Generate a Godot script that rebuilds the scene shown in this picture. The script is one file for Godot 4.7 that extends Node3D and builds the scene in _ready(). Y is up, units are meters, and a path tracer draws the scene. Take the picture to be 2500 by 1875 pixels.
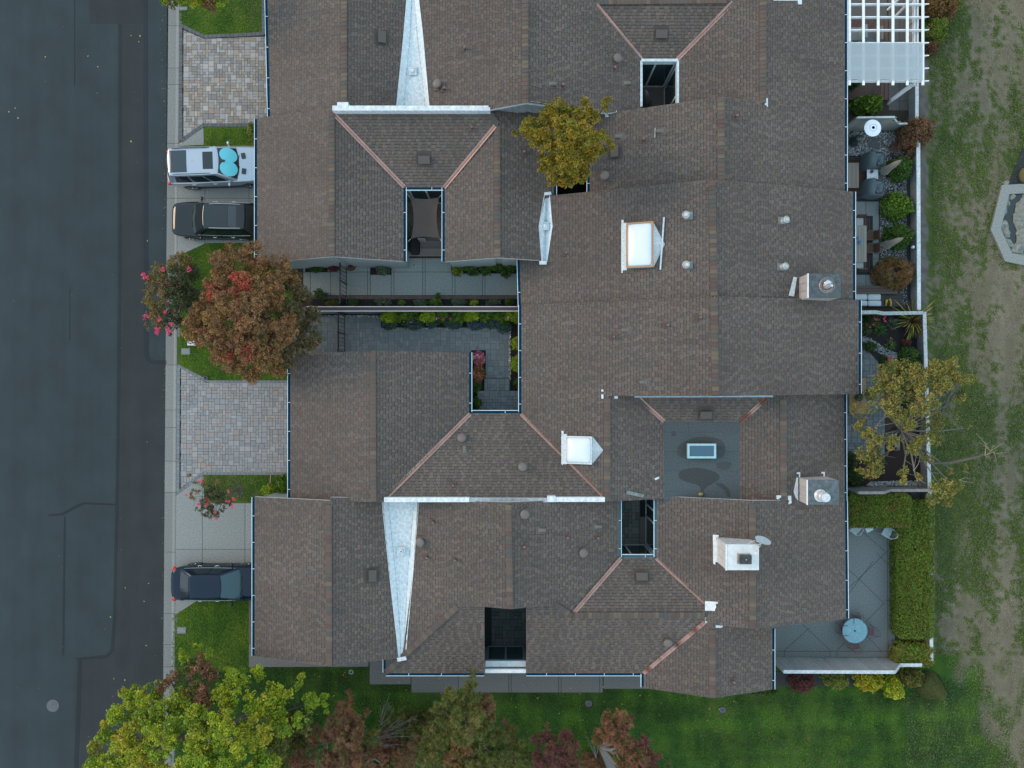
extends Node3D
# Townhouses seen from straight above: a drone 38 m up, image top = -z. Survey marks are (column, row) of the 2500 x 1875 photograph,
# turned into metres at the height of the surface they lie on.
const CAM_H := 38.0
const FOC := 1736.0
const G := 0.12            # level of the lots above the street
var rng := RandomNumberGenerator.new()
var names := {}
var mats := {}
var nz := FastNoiseLite.new()
var nz2 := FastNoiseLite.new()
var leafmesh := {}
var shared := {}

class M:
	var v := PackedVector3Array()
	var n := PackedVector3Array()
	var c := PackedColorArray()
	func tri(a: Vector3, b: Vector3, d: Vector3, col: Color, hint := Vector3.ZERO) -> void:
		var f := (d - a).cross(b - a)
		if f.length_squared() < 1e-14:
			return
		f = f.normalized()
		if hint != Vector3.ZERO and f.dot(hint) < 0.0:
			var t := b
			b = d
			d = t
			f = -f
		v.append(a); v.append(b); v.append(d)
		n.append(f); n.append(f); n.append(f)
		c.append(col); c.append(col); c.append(col)
	func trin(a: Vector3, b: Vector3, d: Vector3, na: Vector3, nb: Vector3, nd: Vector3, col: Color) -> void:
		var f := (d - a).cross(b - a)
		if f.length_squared() < 1e-16:
			return
		if f.dot(na + nb + nd) < 0.0:
			var t := b
			b = d
			d = t
			t = nb
			nb = nd
			nd = t
		v.append(a); v.append(b); v.append(d)
		n.append(na); n.append(nb); n.append(nd)
		c.append(col); c.append(col); c.append(col)
	func quad(a: Vector3, b: Vector3, d: Vector3, e: Vector3, col: Color, hint := Vector3.ZERO) -> void:
		tri(a, b, d, col, hint)
		tri(a, d, e, col, hint)
	func box(ct: Vector3, half: Vector3, col: Color, bs := Basis()) -> void:
		var x := bs.x * half.x
		var y := bs.y * half.y
		var z := bs.z * half.z
		quad(ct + x - y - z, ct + x + y - z, ct + x + y + z, ct + x - y + z, col, x)
		quad(ct - x - y - z, ct - x + y - z, ct - x + y + z, ct - x - y + z, col, -x)
		quad(ct - x + y - z, ct + x + y - z, ct + x + y + z, ct - x + y + z, col, y)
		quad(ct - x - y - z, ct + x - y - z, ct + x - y + z, ct - x - y + z, col, -y)
		quad(ct - x - y + z, ct + x - y + z, ct + x + y + z, ct - x + y + z, col, z)
		quad(ct - x - y - z, ct + x - y - z, ct + x + y - z, ct - x + y - z, col, -z)
	# a bar between two points, w wide and h high
	func bar(a: Vector3, b: Vector3, w: float, h: float, col: Color) -> void:
		var x := (b - a).normalized()
		var up := Vector3.UP if absf(x.y) < 0.95 else Vector3.RIGHT
		var z := x.cross(up).normalized()
		box((a + b) / 2.0, Vector3((b - a).length() / 2.0, h / 2.0, w / 2.0), col, Basis(x, z.cross(x).normalized(), z))
	func prism(p: PackedVector2Array, y0: float, y1: float, col: Color) -> void:
		var ix := Geometry2D.triangulate_polygon(p)
		for i in range(0, ix.size(), 3):
			var a := p[ix[i]]
			var b := p[ix[i + 1]]
			var d := p[ix[i + 2]]
			tri(Vector3(a.x, y1, a.y), Vector3(b.x, y1, b.y), Vector3(d.x, y1, d.y), col, Vector3.UP)
		var mid := Vector2.ZERO
		for q in p:
			mid += q / p.size()
		var cw := 1.0 if Geometry2D.is_polygon_clockwise(p) else -1.0
		for i in p.size():
			var a := p[i]
			var b := p[(i + 1) % p.size()]
			var e := (b - a)
			var o := Vector3(e.y, 0, -e.x) * cw * -1.0
			quad(Vector3(a.x, y0, a.y), Vector3(b.x, y0, b.y), Vector3(b.x, y1, b.y), Vector3(a.x, y1, a.y), col, o)
	# rings of points joined into a smooth skin
	func loft(r: Array, col: Color, closed := true, caps := true) -> void:
		var k: int = r[0].size()
		var ns := []
		for i in r.size():
			var mid := Vector3.ZERO
			for q in r[i]:
				mid += q / float(k)
			var row := PackedVector3Array()
			for j in k:
				var e1: Vector3 = r[mini(i + 1, r.size() - 1)][j] - r[maxi(i - 1, 0)][j]
				var j1 := (j + 1) % k if closed else mini(j + 1, k - 1)
				var j0 := (j + k - 1) % k if closed else maxi(j - 1, 0)
				var e2: Vector3 = r[i][j1] - r[i][j0]
				var f := e1.cross(e2)
				f = f.normalized() if f.length_squared() > 1e-16 else Vector3.UP
				if f.dot(r[i][j] - mid) < 0.0:
					f = -f
				row.append(f)
			ns.append(row)
		for i in r.size() - 1:
			for j in (k if closed else k - 1):
				var j1 := (j + 1) % k
				trin(r[i][j], r[i + 1][j], r[i + 1][j1], ns[i][j], ns[i + 1][j], ns[i + 1][j1], col)
				trin(r[i][j], r[i + 1][j1], r[i][j1], ns[i][j], ns[i + 1][j1], ns[i][j1], col)
		if caps and closed:
			for e in [0, r.size() - 1]:
				var mid := Vector3.ZERO
				for q in r[e]:
					mid += q / float(k)
				var o: Vector3 = r[e][0] - r[1 if e == 0 else r.size() - 2][0]
				for j in k:
					tri(mid, r[e][j], r[e][(j + 1) % k], col, o)
	func tube(pts: Array, rad: Array, col: Color, k := 7) -> void:
		var rings := []
		for i in pts.size():
			var d: Vector3 = (pts[mini(i + 1, pts.size() - 1)] - pts[maxi(i - 1, 0)]).normalized()
			var a := d.cross(Vector3.RIGHT if absf(d.x) < 0.7 else Vector3.FORWARD).normalized()
			var b := d.cross(a).normalized()
			var ring := PackedVector3Array()
			for j in k:
				var t := TAU * j / k
				ring.append(pts[i] + (a * cos(t) + b * sin(t)) * rad[i])
			rings.append(ring)
		loft(rings, col)
	# profile: [radius, height] pairs turned round an axis that starts at ct
	func lathe(ct: Vector3, prof: Array, col: Color, k := 16, bs := Basis()) -> void:
		var rings := []
		for p in prof:
			var ring := PackedVector3Array()
			for j in k:
				var t := TAU * j / k
				ring.append(ct + bs * Vector3(cos(t) * p[0], p[1], sin(t) * p[0]))
			rings.append(ring)
		loft(rings, col)
	func ball(ct: Vector3, r: Vector3, col: Color, k := 12, bs := Basis()) -> void:
		var rings := []
		for i in 7:
			var a := PI * (0.02 + 0.96 * i / 6.0)
			var ring := PackedVector3Array()
			for j in k:
				var t := TAU * j / k
				ring.append(ct + bs * Vector3(cos(t) * sin(a) * r.x, -cos(a) * r.y, sin(t) * sin(a) * r.z))
			rings.append(ring)
		loft(rings, col)
	func mesh() -> ArrayMesh:
		var arr := []
		arr.resize(Mesh.ARRAY_MAX)
		arr[Mesh.ARRAY_VERTEX] = v
		arr[Mesh.ARRAY_NORMAL] = n
		arr[Mesh.ARRAY_COLOR] = c
		var am := ArrayMesh.new()
		am.add_surface_from_arrays(Mesh.PRIMITIVE_TRIANGLES, arr)
		return am

# ---------- naming and building ----------
func numbered(parent: Node, called: String) -> String:
	var key := str(parent.get_instance_id()) + called
	var k: int = names.get(key, 0)
	names[key] = k + 1
	return called if k == 0 else "%s_%03d" % [called, k]

func tag(o: Node, label := "", category := "", group := "", kind := "") -> Node:
	if label: o.set_meta("label", label)
	if category: o.set_meta("category", category)
	if group: o.set_meta("group", group)
	if kind: o.set_meta("kind", kind)
	return o

func thing(called: String, at: Vector3, label: String, category: String, group := "") -> Node3D:
	var o := Node3D.new()
	o.name = numbered(self, called)
	o.position = at
	add_child(o, true)
	tag(o, label, category, group)
	return o

func struct(called: String, label := "") -> Node3D:
	var o := Node3D.new()
	o.name = numbered(self, called)
	add_child(o, true)
	tag(o, label, "", "", "structure")
	return o

func origin_of(parent: Node) -> Vector3:
	var o := Vector3.ZERO
	while parent != self:
		o += parent.position
		parent = parent.get_parent()
	return o

func part(m: M, called: String, mat: Material, parent: Node, kind := "") -> MeshInstance3D:
	var o := MeshInstance3D.new()
	o.name = numbered(parent, called)
	if m.v.size() == 0:
		m.tri(Vector3.ZERO, Vector3(0.001, 0, 0), Vector3(0, 0, 0.001), Color.WHITE)
	var off := origin_of(parent)
	if parent == self:
		var lo := m.v[0]
		var hi := m.v[0]
		for q in m.v:
			lo = lo.min(q)
			hi = hi.max(q)
		off = Vector3((lo.x + hi.x) / 2.0, lo.y, (lo.z + hi.z) / 2.0)
		o.position = off
	if off != Vector3.ZERO:
		for i in m.v.size():
			m.v[i] -= off
	o.mesh = m.mesh()
	o.material_override = mat
	parent.add_child(o, true)
	if kind: o.set_meta("kind", kind)
	return o

func placed(me: Mesh, called: String, mat: Material, parent: Node, t: Transform3D) -> MeshInstance3D:
	var o := MeshInstance3D.new()
	o.name = numbered(parent, called)
	o.mesh = me
	o.material_override = mat
	t.origin -= origin_of(parent)
	o.transform = t
	parent.add_child(o, true)
	return o

# ---------- survey ----------
func P(px: float, py: float, h := G) -> Vector3:
	return Vector3((px - 1250.0) / FOC * (CAM_H - h), h, (py - 937.5) / FOC * (CAM_H - h))
func P2(px: float, py: float, h := G) -> Vector2:
	var p := P(px, py, h)
	return Vector2(p.x, p.z)
func poly(a: Array, h := G) -> PackedVector2Array:
	var r := PackedVector2Array()
	for i in range(0, a.size(), 2):
		r.append(P2(a[i], a[i + 1], h))
	return r
func to_px(x: float, z: float, h := G) -> Vector2:
	return Vector2(x * FOC / (CAM_H - h) + 1250.0, z * FOC / (CAM_H - h) + 937.5)

# a roof plane: a point on it and its slope along x and z
func plane_at(p: Vector3, gx: float, gz: float) -> Dictionary:
	return {"p": p, "g": Vector2(gx, gz)}
func ph(pl: Dictionary, x: float, z: float) -> float:
	return pl.p.y + pl.g.x * (x - pl.p.x) + pl.g.y * (z - pl.p.z)
func hp(pl: Dictionary, px: float, py: float) -> Vector3:
	var kx := (px - 1250.0) / FOC
	var kz := (py - 937.5) / FOC
	var s: float = pl.g.x * kx + pl.g.y * kz
	var h: float = (pl.p.y + CAM_H * s - pl.g.x * pl.p.x - pl.g.y * pl.p.z) / (1.0 + s)
	return P(px, py, h)

func lin(r: float, g: float, b: float) -> Color:   # sRGB 0..255 to a linear colour
	return Color(r / 255.0, g / 255.0, b / 255.0).srgb_to_linear()
func vary(c: Color, a: float) -> Color:
	var f := 1.0 + rng.randf_range(-a, a)
	return Color(c.r * f, c.g * f, c.b * f)

# ---------- materials ----------
func ntex(seed_: int, freq: float, lo: float, hi: float, size := 512, oct := 4, tint := Color.WHITE, bump := false) -> Texture2D:
	var f := FastNoiseLite.new()
	f.seed = seed_
	f.noise_type = FastNoiseLite.TYPE_SIMPLEX_SMOOTH
	f.frequency = freq
	f.fractal_octaves = oct
	f.fractal_gain = 0.65
	var t := NoiseTexture2D.new()
	t.width = size
	t.height = size
	t.seamless = true
	t.noise = f
	if not bump:
		var gr := Gradient.new()
		gr.set_color(0, Color(lo * tint.r, lo * tint.g, lo * tint.b))
		gr.set_color(1, Color(hi, hi, hi))
		t.color_ramp = gr
	return t

func surface(key: String, albedo: Color, rough: float, tex: Texture2D = null, scale := 1.0, metal := 0.0, bump: Texture2D = null, depth := 0.0) -> StandardMaterial3D:
	if mats.has(key):
		return mats[key]
	var m := StandardMaterial3D.new()
	m.resource_name = key
	m.albedo_color = albedo.linear_to_srgb()
	m.roughness = rough
	m.metallic = metal
	m.cull_mode = BaseMaterial3D.CULL_DISABLED
	m.vertex_color_use_as_albedo = true
	if tex or bump:
		m.uv1_triplanar = true
		m.uv1_world_triplanar = true
		m.uv1_scale = Vector3.ONE * scale
		if tex: m.albedo_texture = tex
		if bump:
			m.heightmap_enabled = true
			m.heightmap_texture = bump
			m.heightmap_scale = depth
	mats[key] = m
	return m

func make_materials() -> void:
	var grain := ntex(1, 0.05, 0.62, 1.0)
	var coarse := ntex(2, 0.012, 0.72, 1.0)
	var dirt := ntex(3, 0.02, 0.45, 1.0, 512, 5)
	var faint := ntex(13, 0.008, 0.74, 1.0, 1024, 6)
	var rough_b := ntex(4, 0.06, 0, 1, 512, 4, Color.WHITE, true)
	surface("paint", Color.WHITE, 0.55, ntex(17, 0.008, 0.87, 1.0, 1024, 5), 0.35)
	surface("plain", Color.WHITE, 0.6)
	surface("gloss", Color.WHITE, 0.25)
	surface("shingle", Color.WHITE, 0.95, ntex(15, 0.08, 0.78, 1.0), 1.6)
	surface("deckfelt", Color.WHITE, 0.95)
	surface("asphalt", Color.WHITE, 0.95, worn(), 1.0 / 14.0, 0.0, rough_b, 0.4)
	surface("concrete", Color.WHITE, 0.9, ntex(6, 0.03, 0.66, 1.0, 1024, 6), 0.4, 0.0, rough_b, 0.15)
	surface("paving", Color.WHITE, 0.9, grain, 1.5)
	surface("membrane", Color.WHITE, 0.6, faint, 0.5)
	surface("cap_sheet", Color.WHITE, 0.85, ntex(7, 0.02, 0.7, 1.0, 1024, 5), 0.5)
	surface("soil", Color.WHITE, 1.0, ntex(8, 0.06, 0.4, 1.0, 512, 5), 1.2, 0.0, rough_b, 2.0)
	surface("turf", Color.WHITE, 1.0, ntex(9, 0.09, 0.5, 1.0, 1024, 5), 0.8)
	surface("copper", Color(0.56, 0.33, 0.275), 0.45, coarse, 1.5, 0.25)
	surface("metal", Color.WHITE, 0.4, faint, 0.9, 0.35)
	surface("lead", Color.WHITE, 0.4, ntex(14, 0.01, 0.6, 1.0, 512, 5), 0.6, 0.2)
	surface("wood", Color.WHITE, 0.75, grain, 1.8)
	surface("cloth", Color.WHITE, 0.95, grain, 3.0)
	surface("bark", Color.WHITE, 0.95, dirt, 2.5)
	surface("rubber", Color(0.02, 0.02, 0.02), 0.8)
	surface("chrome", Color(0.75, 0.77, 0.8), 0.2, null, 1.0, 0.9)
	surface("roof_glass", Color(0.045, 0.10, 0.15), 0.06)
	var lining := surface("lining", Color.WHITE, 0.6)
	lining.metallic_specular = 0.15
	surface("wind_glass", Color(0.030, 0.075, 0.090), 0.05)
	surface("dark_glass", Color(0.012, 0.02, 0.024), 0.05)
	surface("court_glass", Color(0.02, 0.045, 0.05), 0.07)
	var leaf := surface("leaf", Color.WHITE, 0.7)
	leaf.backlight_enabled = true
	leaf.backlight = Color(0.18, 0.18, 0.1)
	surface("petal", Color.WHITE, 0.7)
	surface("wash", Color.WHITE, 0.9, ntex(16, 0.006, 0.7, 1.0, 1024, 3), 0.05)
	for car in [["silver", Color(0.37, 0.41, 0.47), 0.6], ["black", Color(0.008, 0.009, 0.011), 0.0], ["navy", Color(0.006, 0.013, 0.028), 0.0]]:
		var cm := surface("car_" + car[0], car[1], 0.3 if car[0] == "silver" else 0.14, null, 1.0, car[2])
		if car[0] != "silver": cm.metallic_specular = 0.1
		cm.clearcoat_enabled = true
		cm.clearcoat = 0.6 if car[0] == "navy" else 1.0
		cm.clearcoat_roughness = 0.04
	var clear := surface("clear", Color.WHITE, 0.04)
	clear.transparency = BaseMaterial3D.TRANSPARENCY_ALPHA
	clear.albedo_color = Color(0.8, 0.95, 1.0, 0.12)
	var dome := surface("dome", Color(0.66, 0.69, 0.72), 0.25)
	dome.clearcoat_enabled = true
	var tint := surface("tint_glass", Color.WHITE, 0.06)
	tint.transparency = BaseMaterial3D.TRANSPARENCY_ALPHA
	tint.albedo_color = Color(0.3, 0.62, 0.75, 0.5)
	var sail := surface("sail", Color.WHITE, 0.9, grain, 2.0)
	sail.transparency = BaseMaterial3D.TRANSPARENCY_ALPHA
	sail.albedo_color = Color(1, 1, 1, 0.74)
	sail.backlight_enabled = true
	sail.backlight = Color(0.25, 0.25, 0.25)

# asphalt: fine aggregate, wheel-track streaks along the street and faint blotches
func worn() -> Texture2D:
	var n := 1024
	var f := FastNoiseLite.new()
	f.seed = 21
	f.frequency = 0.012
	f.fractal_octaves = 4
	var streak := f.get_seamless_image(n, 40)
	streak.resize(n, n, Image.INTERPOLATE_CUBIC)
	f.frequency = 0.006
	f.seed = 22
	var blot := f.get_seamless_image(n, n)
	f.frequency = 0.3
	f.seed = 23
	f.fractal_octaves = 2
	var fine := f.get_seamless_image(n, n)
	var a := streak.get_data()
	var b := blot.get_data()
	var c := fine.get_data()
	var d := PackedByteArray()
	d.resize(n * n)
	for i in n * n:
		d[i] = clampi(int(138.0 + a[i] * 0.07 + b[i] * 0.10 + c[i] * 0.28), 0, 255)
	return ImageTexture.create_from_image(Image.create_from_data(n, n, false, Image.FORMAT_L8, d))

func mt(k: String) -> StandardMaterial3D:
	return mats[k]

# ---------- roofs ----------
const SH := Color(0.156, 0.121, 0.104)
func shingle_color() -> Color:
	var f := rng.randf_range(0.86, 1.13)
	var c := SH * f
	var k := rng.randf()
	if k < 0.10: c = Color(c.r * 1.10, c.g * 0.98, c.b * 0.94)
	elif k < 0.20: c = Color(c.r * 0.90, c.g * 0.97, c.b * 1.03)
	elif k < 0.26: c = Color(c.r * 1.06, c.g * 1.07, c.b * 0.92)
	return c

func slope(house: Node3D, pl: Dictionary, marks: Array, walls := true) -> MeshInstance3D:
	var pts := PackedVector2Array()
	for i in range(0, marks.size(), 2):
		var q := hp(pl, marks[i], marks[i + 1])
		pts.append(Vector2(q.x, q.z))
	var deck := M.new()
	var ix := Geometry2D.triangulate_polygon(pts)
	var white := Color(0.72, 0.74, 0.75)
	var dark := Color(0.034, 0.029, 0.027)
	var Y := func(q: Vector2, d: float) -> Vector3: return Vector3(q.x, ph(pl, q.x, q.y) + d, q.y)
	for i in range(0, ix.size(), 3):
		deck.tri(Y.call(pts[ix[i]], 0.0), Y.call(pts[ix[i + 1]], 0.0), Y.call(pts[ix[i + 2]], 0.0), dark, Vector3.UP)
		deck.tri(Y.call(pts[ix[i]], -0.17), Y.call(pts[ix[i + 1]], -0.17), Y.call(pts[ix[i + 2]], -0.17), white, Vector3.DOWN)
	var sgn := -1.0 if Geometry2D.is_polygon_clockwise(pts) else 1.0
	for i in pts.size():
		var a := pts[i]
		var b := pts[(i + 1) % pts.size()]
		var o := Vector3(b.y - a.y, 0, -(b.x - a.x)) * sgn
		deck.quad(Y.call(a, 0.012), Y.call(b, 0.012), Y.call(b, -0.17), Y.call(a, -0.17), white, o)
	var d := part(deck, "roof_slope", mt("paint"), house)
	# the shingles: courses up the slope, uneven tabs along each
	var m := M.new()
	var down := (-Vector2(pl.g)).normalized()
	var al := Vector2(-down.y, down.x)
	var e: float = 0.142 / sqrt(1.0 + Vector2(pl.g).length_squared())
	var dmin := 1e9
	var dmax := -1e9
	var amin := 1e9
	var amax := -1e9
	for q in pts:
		dmin = minf(dmin, q.dot(down)); dmax = maxf(dmax, q.dot(down))
		amin = minf(amin, q.dot(al)); amax = maxf(amax, q.dot(al))
	var s := dmax + 0.02
	while s > dmin:
		var a := amin - rng.randf() * 0.3
		var raised := rng.randf() < 0.5
		while a < amax:
			var w := rng.randf_range(0.13, 0.27)
			raised = not raised
			var t := rng.randf_range(0.016, 0.022) if raised else rng.randf_range(0.007, 0.010)
			var low := s if raised else s - rng.randf_range(0.016, 0.032)
			var up := s - e + (0.007 if raised else 0.004) + rng.randf() * 0.008
			var g := 0.007
			var c0 := down * low + al * (a + g)
			var c1 := down * low + al * (a + w - g)
			var c2 := down * up + al * (a + w - g)
			var c3 := down * up + al * (a + g)
			var wx := c0.x
			var wz := c0.y
			var col := shingle_color() * (1.0 + 0.16 * nz2.get_noise_2d(wx * 9.0 + wz * 0.5, wz * 9.0) + 0.12 * nz2.get_noise_2d((c0.dot(al)) * 60.0, c0.dot(down) * 6.0 + 500.0))
			if not raised: col = col * 0.9
			var inside := 0
			for q in [c0, c1, c2, c3]:
				if Geometry2D.is_point_in_polygon(q, pts): inside += 1
			if inside == 4:
				var p0: Vector3 = Y.call(c0, t)
				var p1: Vector3 = Y.call(c1, t)
				m.quad(p0, p1, Y.call(c2, 0.004), Y.call(c3, 0.004), col, Vector3.UP)
				m.quad(p0, p1, Y.call(c1, 0.0), Y.call(c0, 0.0), col, Vector3(down.x, 0, down.y))
				if raised:
					m.tri(p0, Y.call(c3, 0.004), Y.call(c0, 0.0), col, Vector3(-al.x, 0, -al.y))
					m.tri(p1, Y.call(c2, 0.004), Y.call(c1, 0.0), col, Vector3(al.x, 0, al.y))
			elif inside > 0 or w > 0.1:
				for piece in Geometry2D.intersect_polygons(PackedVector2Array([c0, c1, c2, c3]), pts):
					var tx := Geometry2D.triangulate_polygon(piece)
					for i in range(0, tx.size(), 3):
						var r := []
						for k in 3:
							var q: Vector2 = piece[tx[i + k]]
							r.append(Y.call(q, lerpf(0.004, t, clampf((q.dot(down) - up) / (e - 0.02), 0, 1))))
						m.tri(r[0], r[1], r[2], col, Vector3.UP)
			a += w
		s -= e
	part(m, "shingles", mt("shingle"), d, "stuff")
	if walls:
		var best := PackedVector2Array()
		for q in Geometry2D.offset_polygon(pts, -0.16):
			if q.size() > best.size() or best.size() == 0: best = q
		var wm := M.new()
		var wc := Color(0.33, 0.36, 0.36)
		if best.size() > 2:
			for i in best.size():
				var a := best[i]
				var b := best[(i + 1) % best.size()]
				wm.quad(Vector3(a.x, 0, a.y), Vector3(b.x, 0, b.y), Y.call(b, -0.175), Y.call(a, -0.175), wc)
			part(wm, "wall", mt("paint"), house)
	return d

func cap_mesh(k: int, half: float, drop: float) -> Mesh:
	var key := "cap%d_%.2f_%.2f" % [k, half, drop]
	if not shared.has(key):
		var m := M.new()
		var col := shingle_color() * rng.randf_range(0.70, 0.92)
		if k == 5: col = Color(0.118, 0.080, 0.072)
		if k == 3: col = Color(0.100, 0.098, 0.089)
		var l := 0.235
		for s in [-1.0, 1.0]:
			var a := Vector3(0, 0.075, 0)
			var b := Vector3(l, 0.052, 0)
			var hw := half * (1.25 if s < 0 else 0.72)
			var lift := 0.0 if s < 0 else 0.038
			var c := Vector3(l, 0.052 + lift - drop * hw, s * hw)
			var d := Vector3(0, 0.075 + lift - drop * hw, s * hw)
			m.quad(a, b, c, d, col, Vector3.UP)
			m.quad(d, c, c - Vector3(0, 0.02, 0), d - Vector3(0, 0.07, 0), col, Vector3(0, 0, s))
			m.quad(a, d, d - Vector3(0, 0.03, 0), a - Vector3(0, 0.03, 0), col, Vector3(-1, 0, 0))
		shared[key] = m.mesh()
	return shared[key]

func ridge(house: Node3D, a: Vector3, b: Vector3, half := 0.15, drop := 0.33) -> void:
	var dir := (b - a)
	var n := int(dir.length() / 0.2)
	if absf(dir.y) < 0.25 and dir.length() > 2.0:
		var w := M.new()
		var e := dir.normalized() * 0.20
		var hh := minf(a.y, b.y) - 0.24
		w.bar(Vector3(a.x, hh / 2.0, a.z) + e, Vector3(b.x, hh / 2.0, b.z) - e, 0.37, hh, Color(0.33, 0.36, 0.36))
		part(w, "wall", mt("paint"), house)
	var x := dir.normalized()
	var z := x.cross(Vector3.UP).normalized()
	var bs := Basis(x, z.cross(x).normalized(), z)
	for i in n:
		placed(cap_mesh(rng.randi() % 6, half, drop), "ridge_shingle", mt("shingle"), house, Transform3D(bs, a + x * 0.2 * i))

func valley(house: Node3D, a: Vector3, b: Vector3, rust := false) -> void:
	var m := M.new()
	var x := (b - a).normalized()
	var z := x.cross(Vector3.UP).normalized()
	var n := 40
	for i in n:
		var p := a.lerp(b, float(i) / n) + Vector3(0, 0.03, 0)
		var q := a.lerp(b, float(i + 1) / n) + Vector3(0, 0.03, 0)
		var col := Color(1, 1, 1) * rng.randf_range(0.75, 1.1)
		col = Color(1, 1, 1) * (0.92 + 0.25 * nz2.get_noise_2d(p.x * 40.0, p.z * 40.0))
		if rust: col = Color(1.15, 1.2, 1.25).lerp(Color(0.42, 0.26, 0.18), clampf(0.45 + 1.6 * nz2.get_noise_2d(p.x * 60.0, p.z * 60.0), 0, 1))
		for s in [-1.0, 1.0]:
			var w: Vector3 = z * s * 0.10 + Vector3(0, 0.03, 0)
			var r: Vector3 = z * s * 0.018
			m.quad(p + w, q + w, q + r, p + r, col, Vector3.UP)
			m.quad(p + r, q + r, q + Vector3(0, 0.03, 0), p + Vector3(0, 0.03, 0), col, Vector3.UP)
	part(m, "valley_flashing", mt("copper"), house)

# marks along the eave, outward direction
func gutter(house: Node3D, a: Vector3, b: Vector3, out: Vector2, dark := true) -> void:
	var o := Vector3(out.x, 0, out.y)
	var m := M.new()
	var y := Vector3(0, -0.02, 0)
	m.bar(a + o * 0.142 + y * 2.0, b + o * 0.142 + y * 2.0, 0.026, 0.09, Color(0.74, 0.82, 0.86))
	m.bar(a + o * 0.06 + y * 4.6, b + o * 0.06 + y * 4.6, 0.15, 0.012, Color(0.5, 0.55, 0.58))
	var g := part(m, "gutter", mt("paint"), house)
	var l := M.new()
	var lc := Color(0.005, 0.048, 0.092) if dark else Color(0.08, 0.16, 0.20)
	l.bar(a + o * 0.062 + y * 3.4, b + o * 0.062 + y * 3.4, 0.12, 0.012, lc)
	l.bar(a + o * 0.119 + y * 2.3, b + o * 0.119 + y * 2.3, 0.010, 0.085, lc)
	l.bar(a + o * 0.008 + y * 2.3, b + o * 0.008 + y * 2.3, 0.014, 0.085, lc)
	part(l, "gutter_lining", mt("lining"), g)
	var n := int((b - a).length() / 1.25)
	for i in n:
		var p := a.lerp(b, (i + 0.7) / n) + o * 0.06 + Vector3(0, 0.015, 0)
		var k := M.new()
		k.bar(p - o * 0.05, p + o * 0.085, 0.028, 0.012, Color(0.62, 0.72, 0.78))
		part(k, "gutter_bracket", mt("paint"), g)

# a folded white pan between two slopes: rows of four points across
func pan(house: Node3D, rows: Array) -> Node3D:
	var m := M.new()
	for i in rows.size() - 1:
		for k in 3:
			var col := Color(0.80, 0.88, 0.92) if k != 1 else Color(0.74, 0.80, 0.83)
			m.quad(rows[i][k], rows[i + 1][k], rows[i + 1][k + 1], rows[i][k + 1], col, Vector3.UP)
		for k in [0, 3]:
			m.quad(rows[i][k], rows[i + 1][k], rows[i + 1][k] - Vector3(0, 0.12, 0), rows[i][k] - Vector3(0, 0.12, 0), Color(0.7, 0.75, 0.78))
	var o := part(m, "roof_cricket", mt("membrane"), house)
	for k in [1, 2]:
		var q := M.new()
		for i in rows.size() - 1:
			var a: Vector3 = rows[i][k] + Vector3(0, 0.004, 0)
			var b: Vector3 = rows[i + 1][k] + Vector3(0, 0.004, 0)
			for j in 12:
				var w := rng.randf_range(0.015, 0.05)
				q.bar(a.lerp(b, j / 12.0) + Vector3(rng.randf_range(-0.015, 0.015), 0, 0), a.lerp(b, (j + rng.randf_range(0.6, 1.0)) / 12.0), w, 0.008, vary(Color(0.44, 0.50, 0.52), 0.2))
		part(q, "seam_sealant", mt("membrane"), o)
	return o

func pan_drain(pp: Node3D, at: Vector3) -> void:
	var m := M.new()
	m.box(at + Vector3(0, 0.02, 0), Vector3(0.2, 0.02, 0.2), Color(0.66, 0.72, 0.76))
	m.lathe(at + Vector3(0, 0.04, 0), [[0.11, 0.0], [0.10, 0.05], [0.06, 0.09], [0.0, 0.1]], Color(0.8, 0.86, 0.92))
	part(m, "roof_drain", mt("membrane"), pp)

func vent_pipe(house: Node3D, pl: Dictionary, px: float, py: float, dir := 1.0) -> void:
	var p := hp(pl, px, py)
	var key := "pipe"
	if not shared.has(key):
		var m := M.new()
		m.box(Vector3(-0.02, 0.02, 0), Vector3(0.15, 0.008, 0.13), Color(0.22, 0.26, 0.28))
		m.lathe(Vector3(0, 0.03, 0), [[0.075, 0.0], [0.042, 0.05], [0.036, 0.2]], Color(0.35, 0.3, 0.28), 10)
		m.lathe(Vector3(0, 0.2, 0), [[0.046, 0.0], [0.05, 0.09], [0.035, 0.10], [0.0, 0.07]], Color(1.25, 1.2, 1.15), 10)
		shared[key] = m.mesh()
	placed(shared[key], "vent_pipe", mt("copper"), house, Transform3D(Basis(), p))

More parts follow.
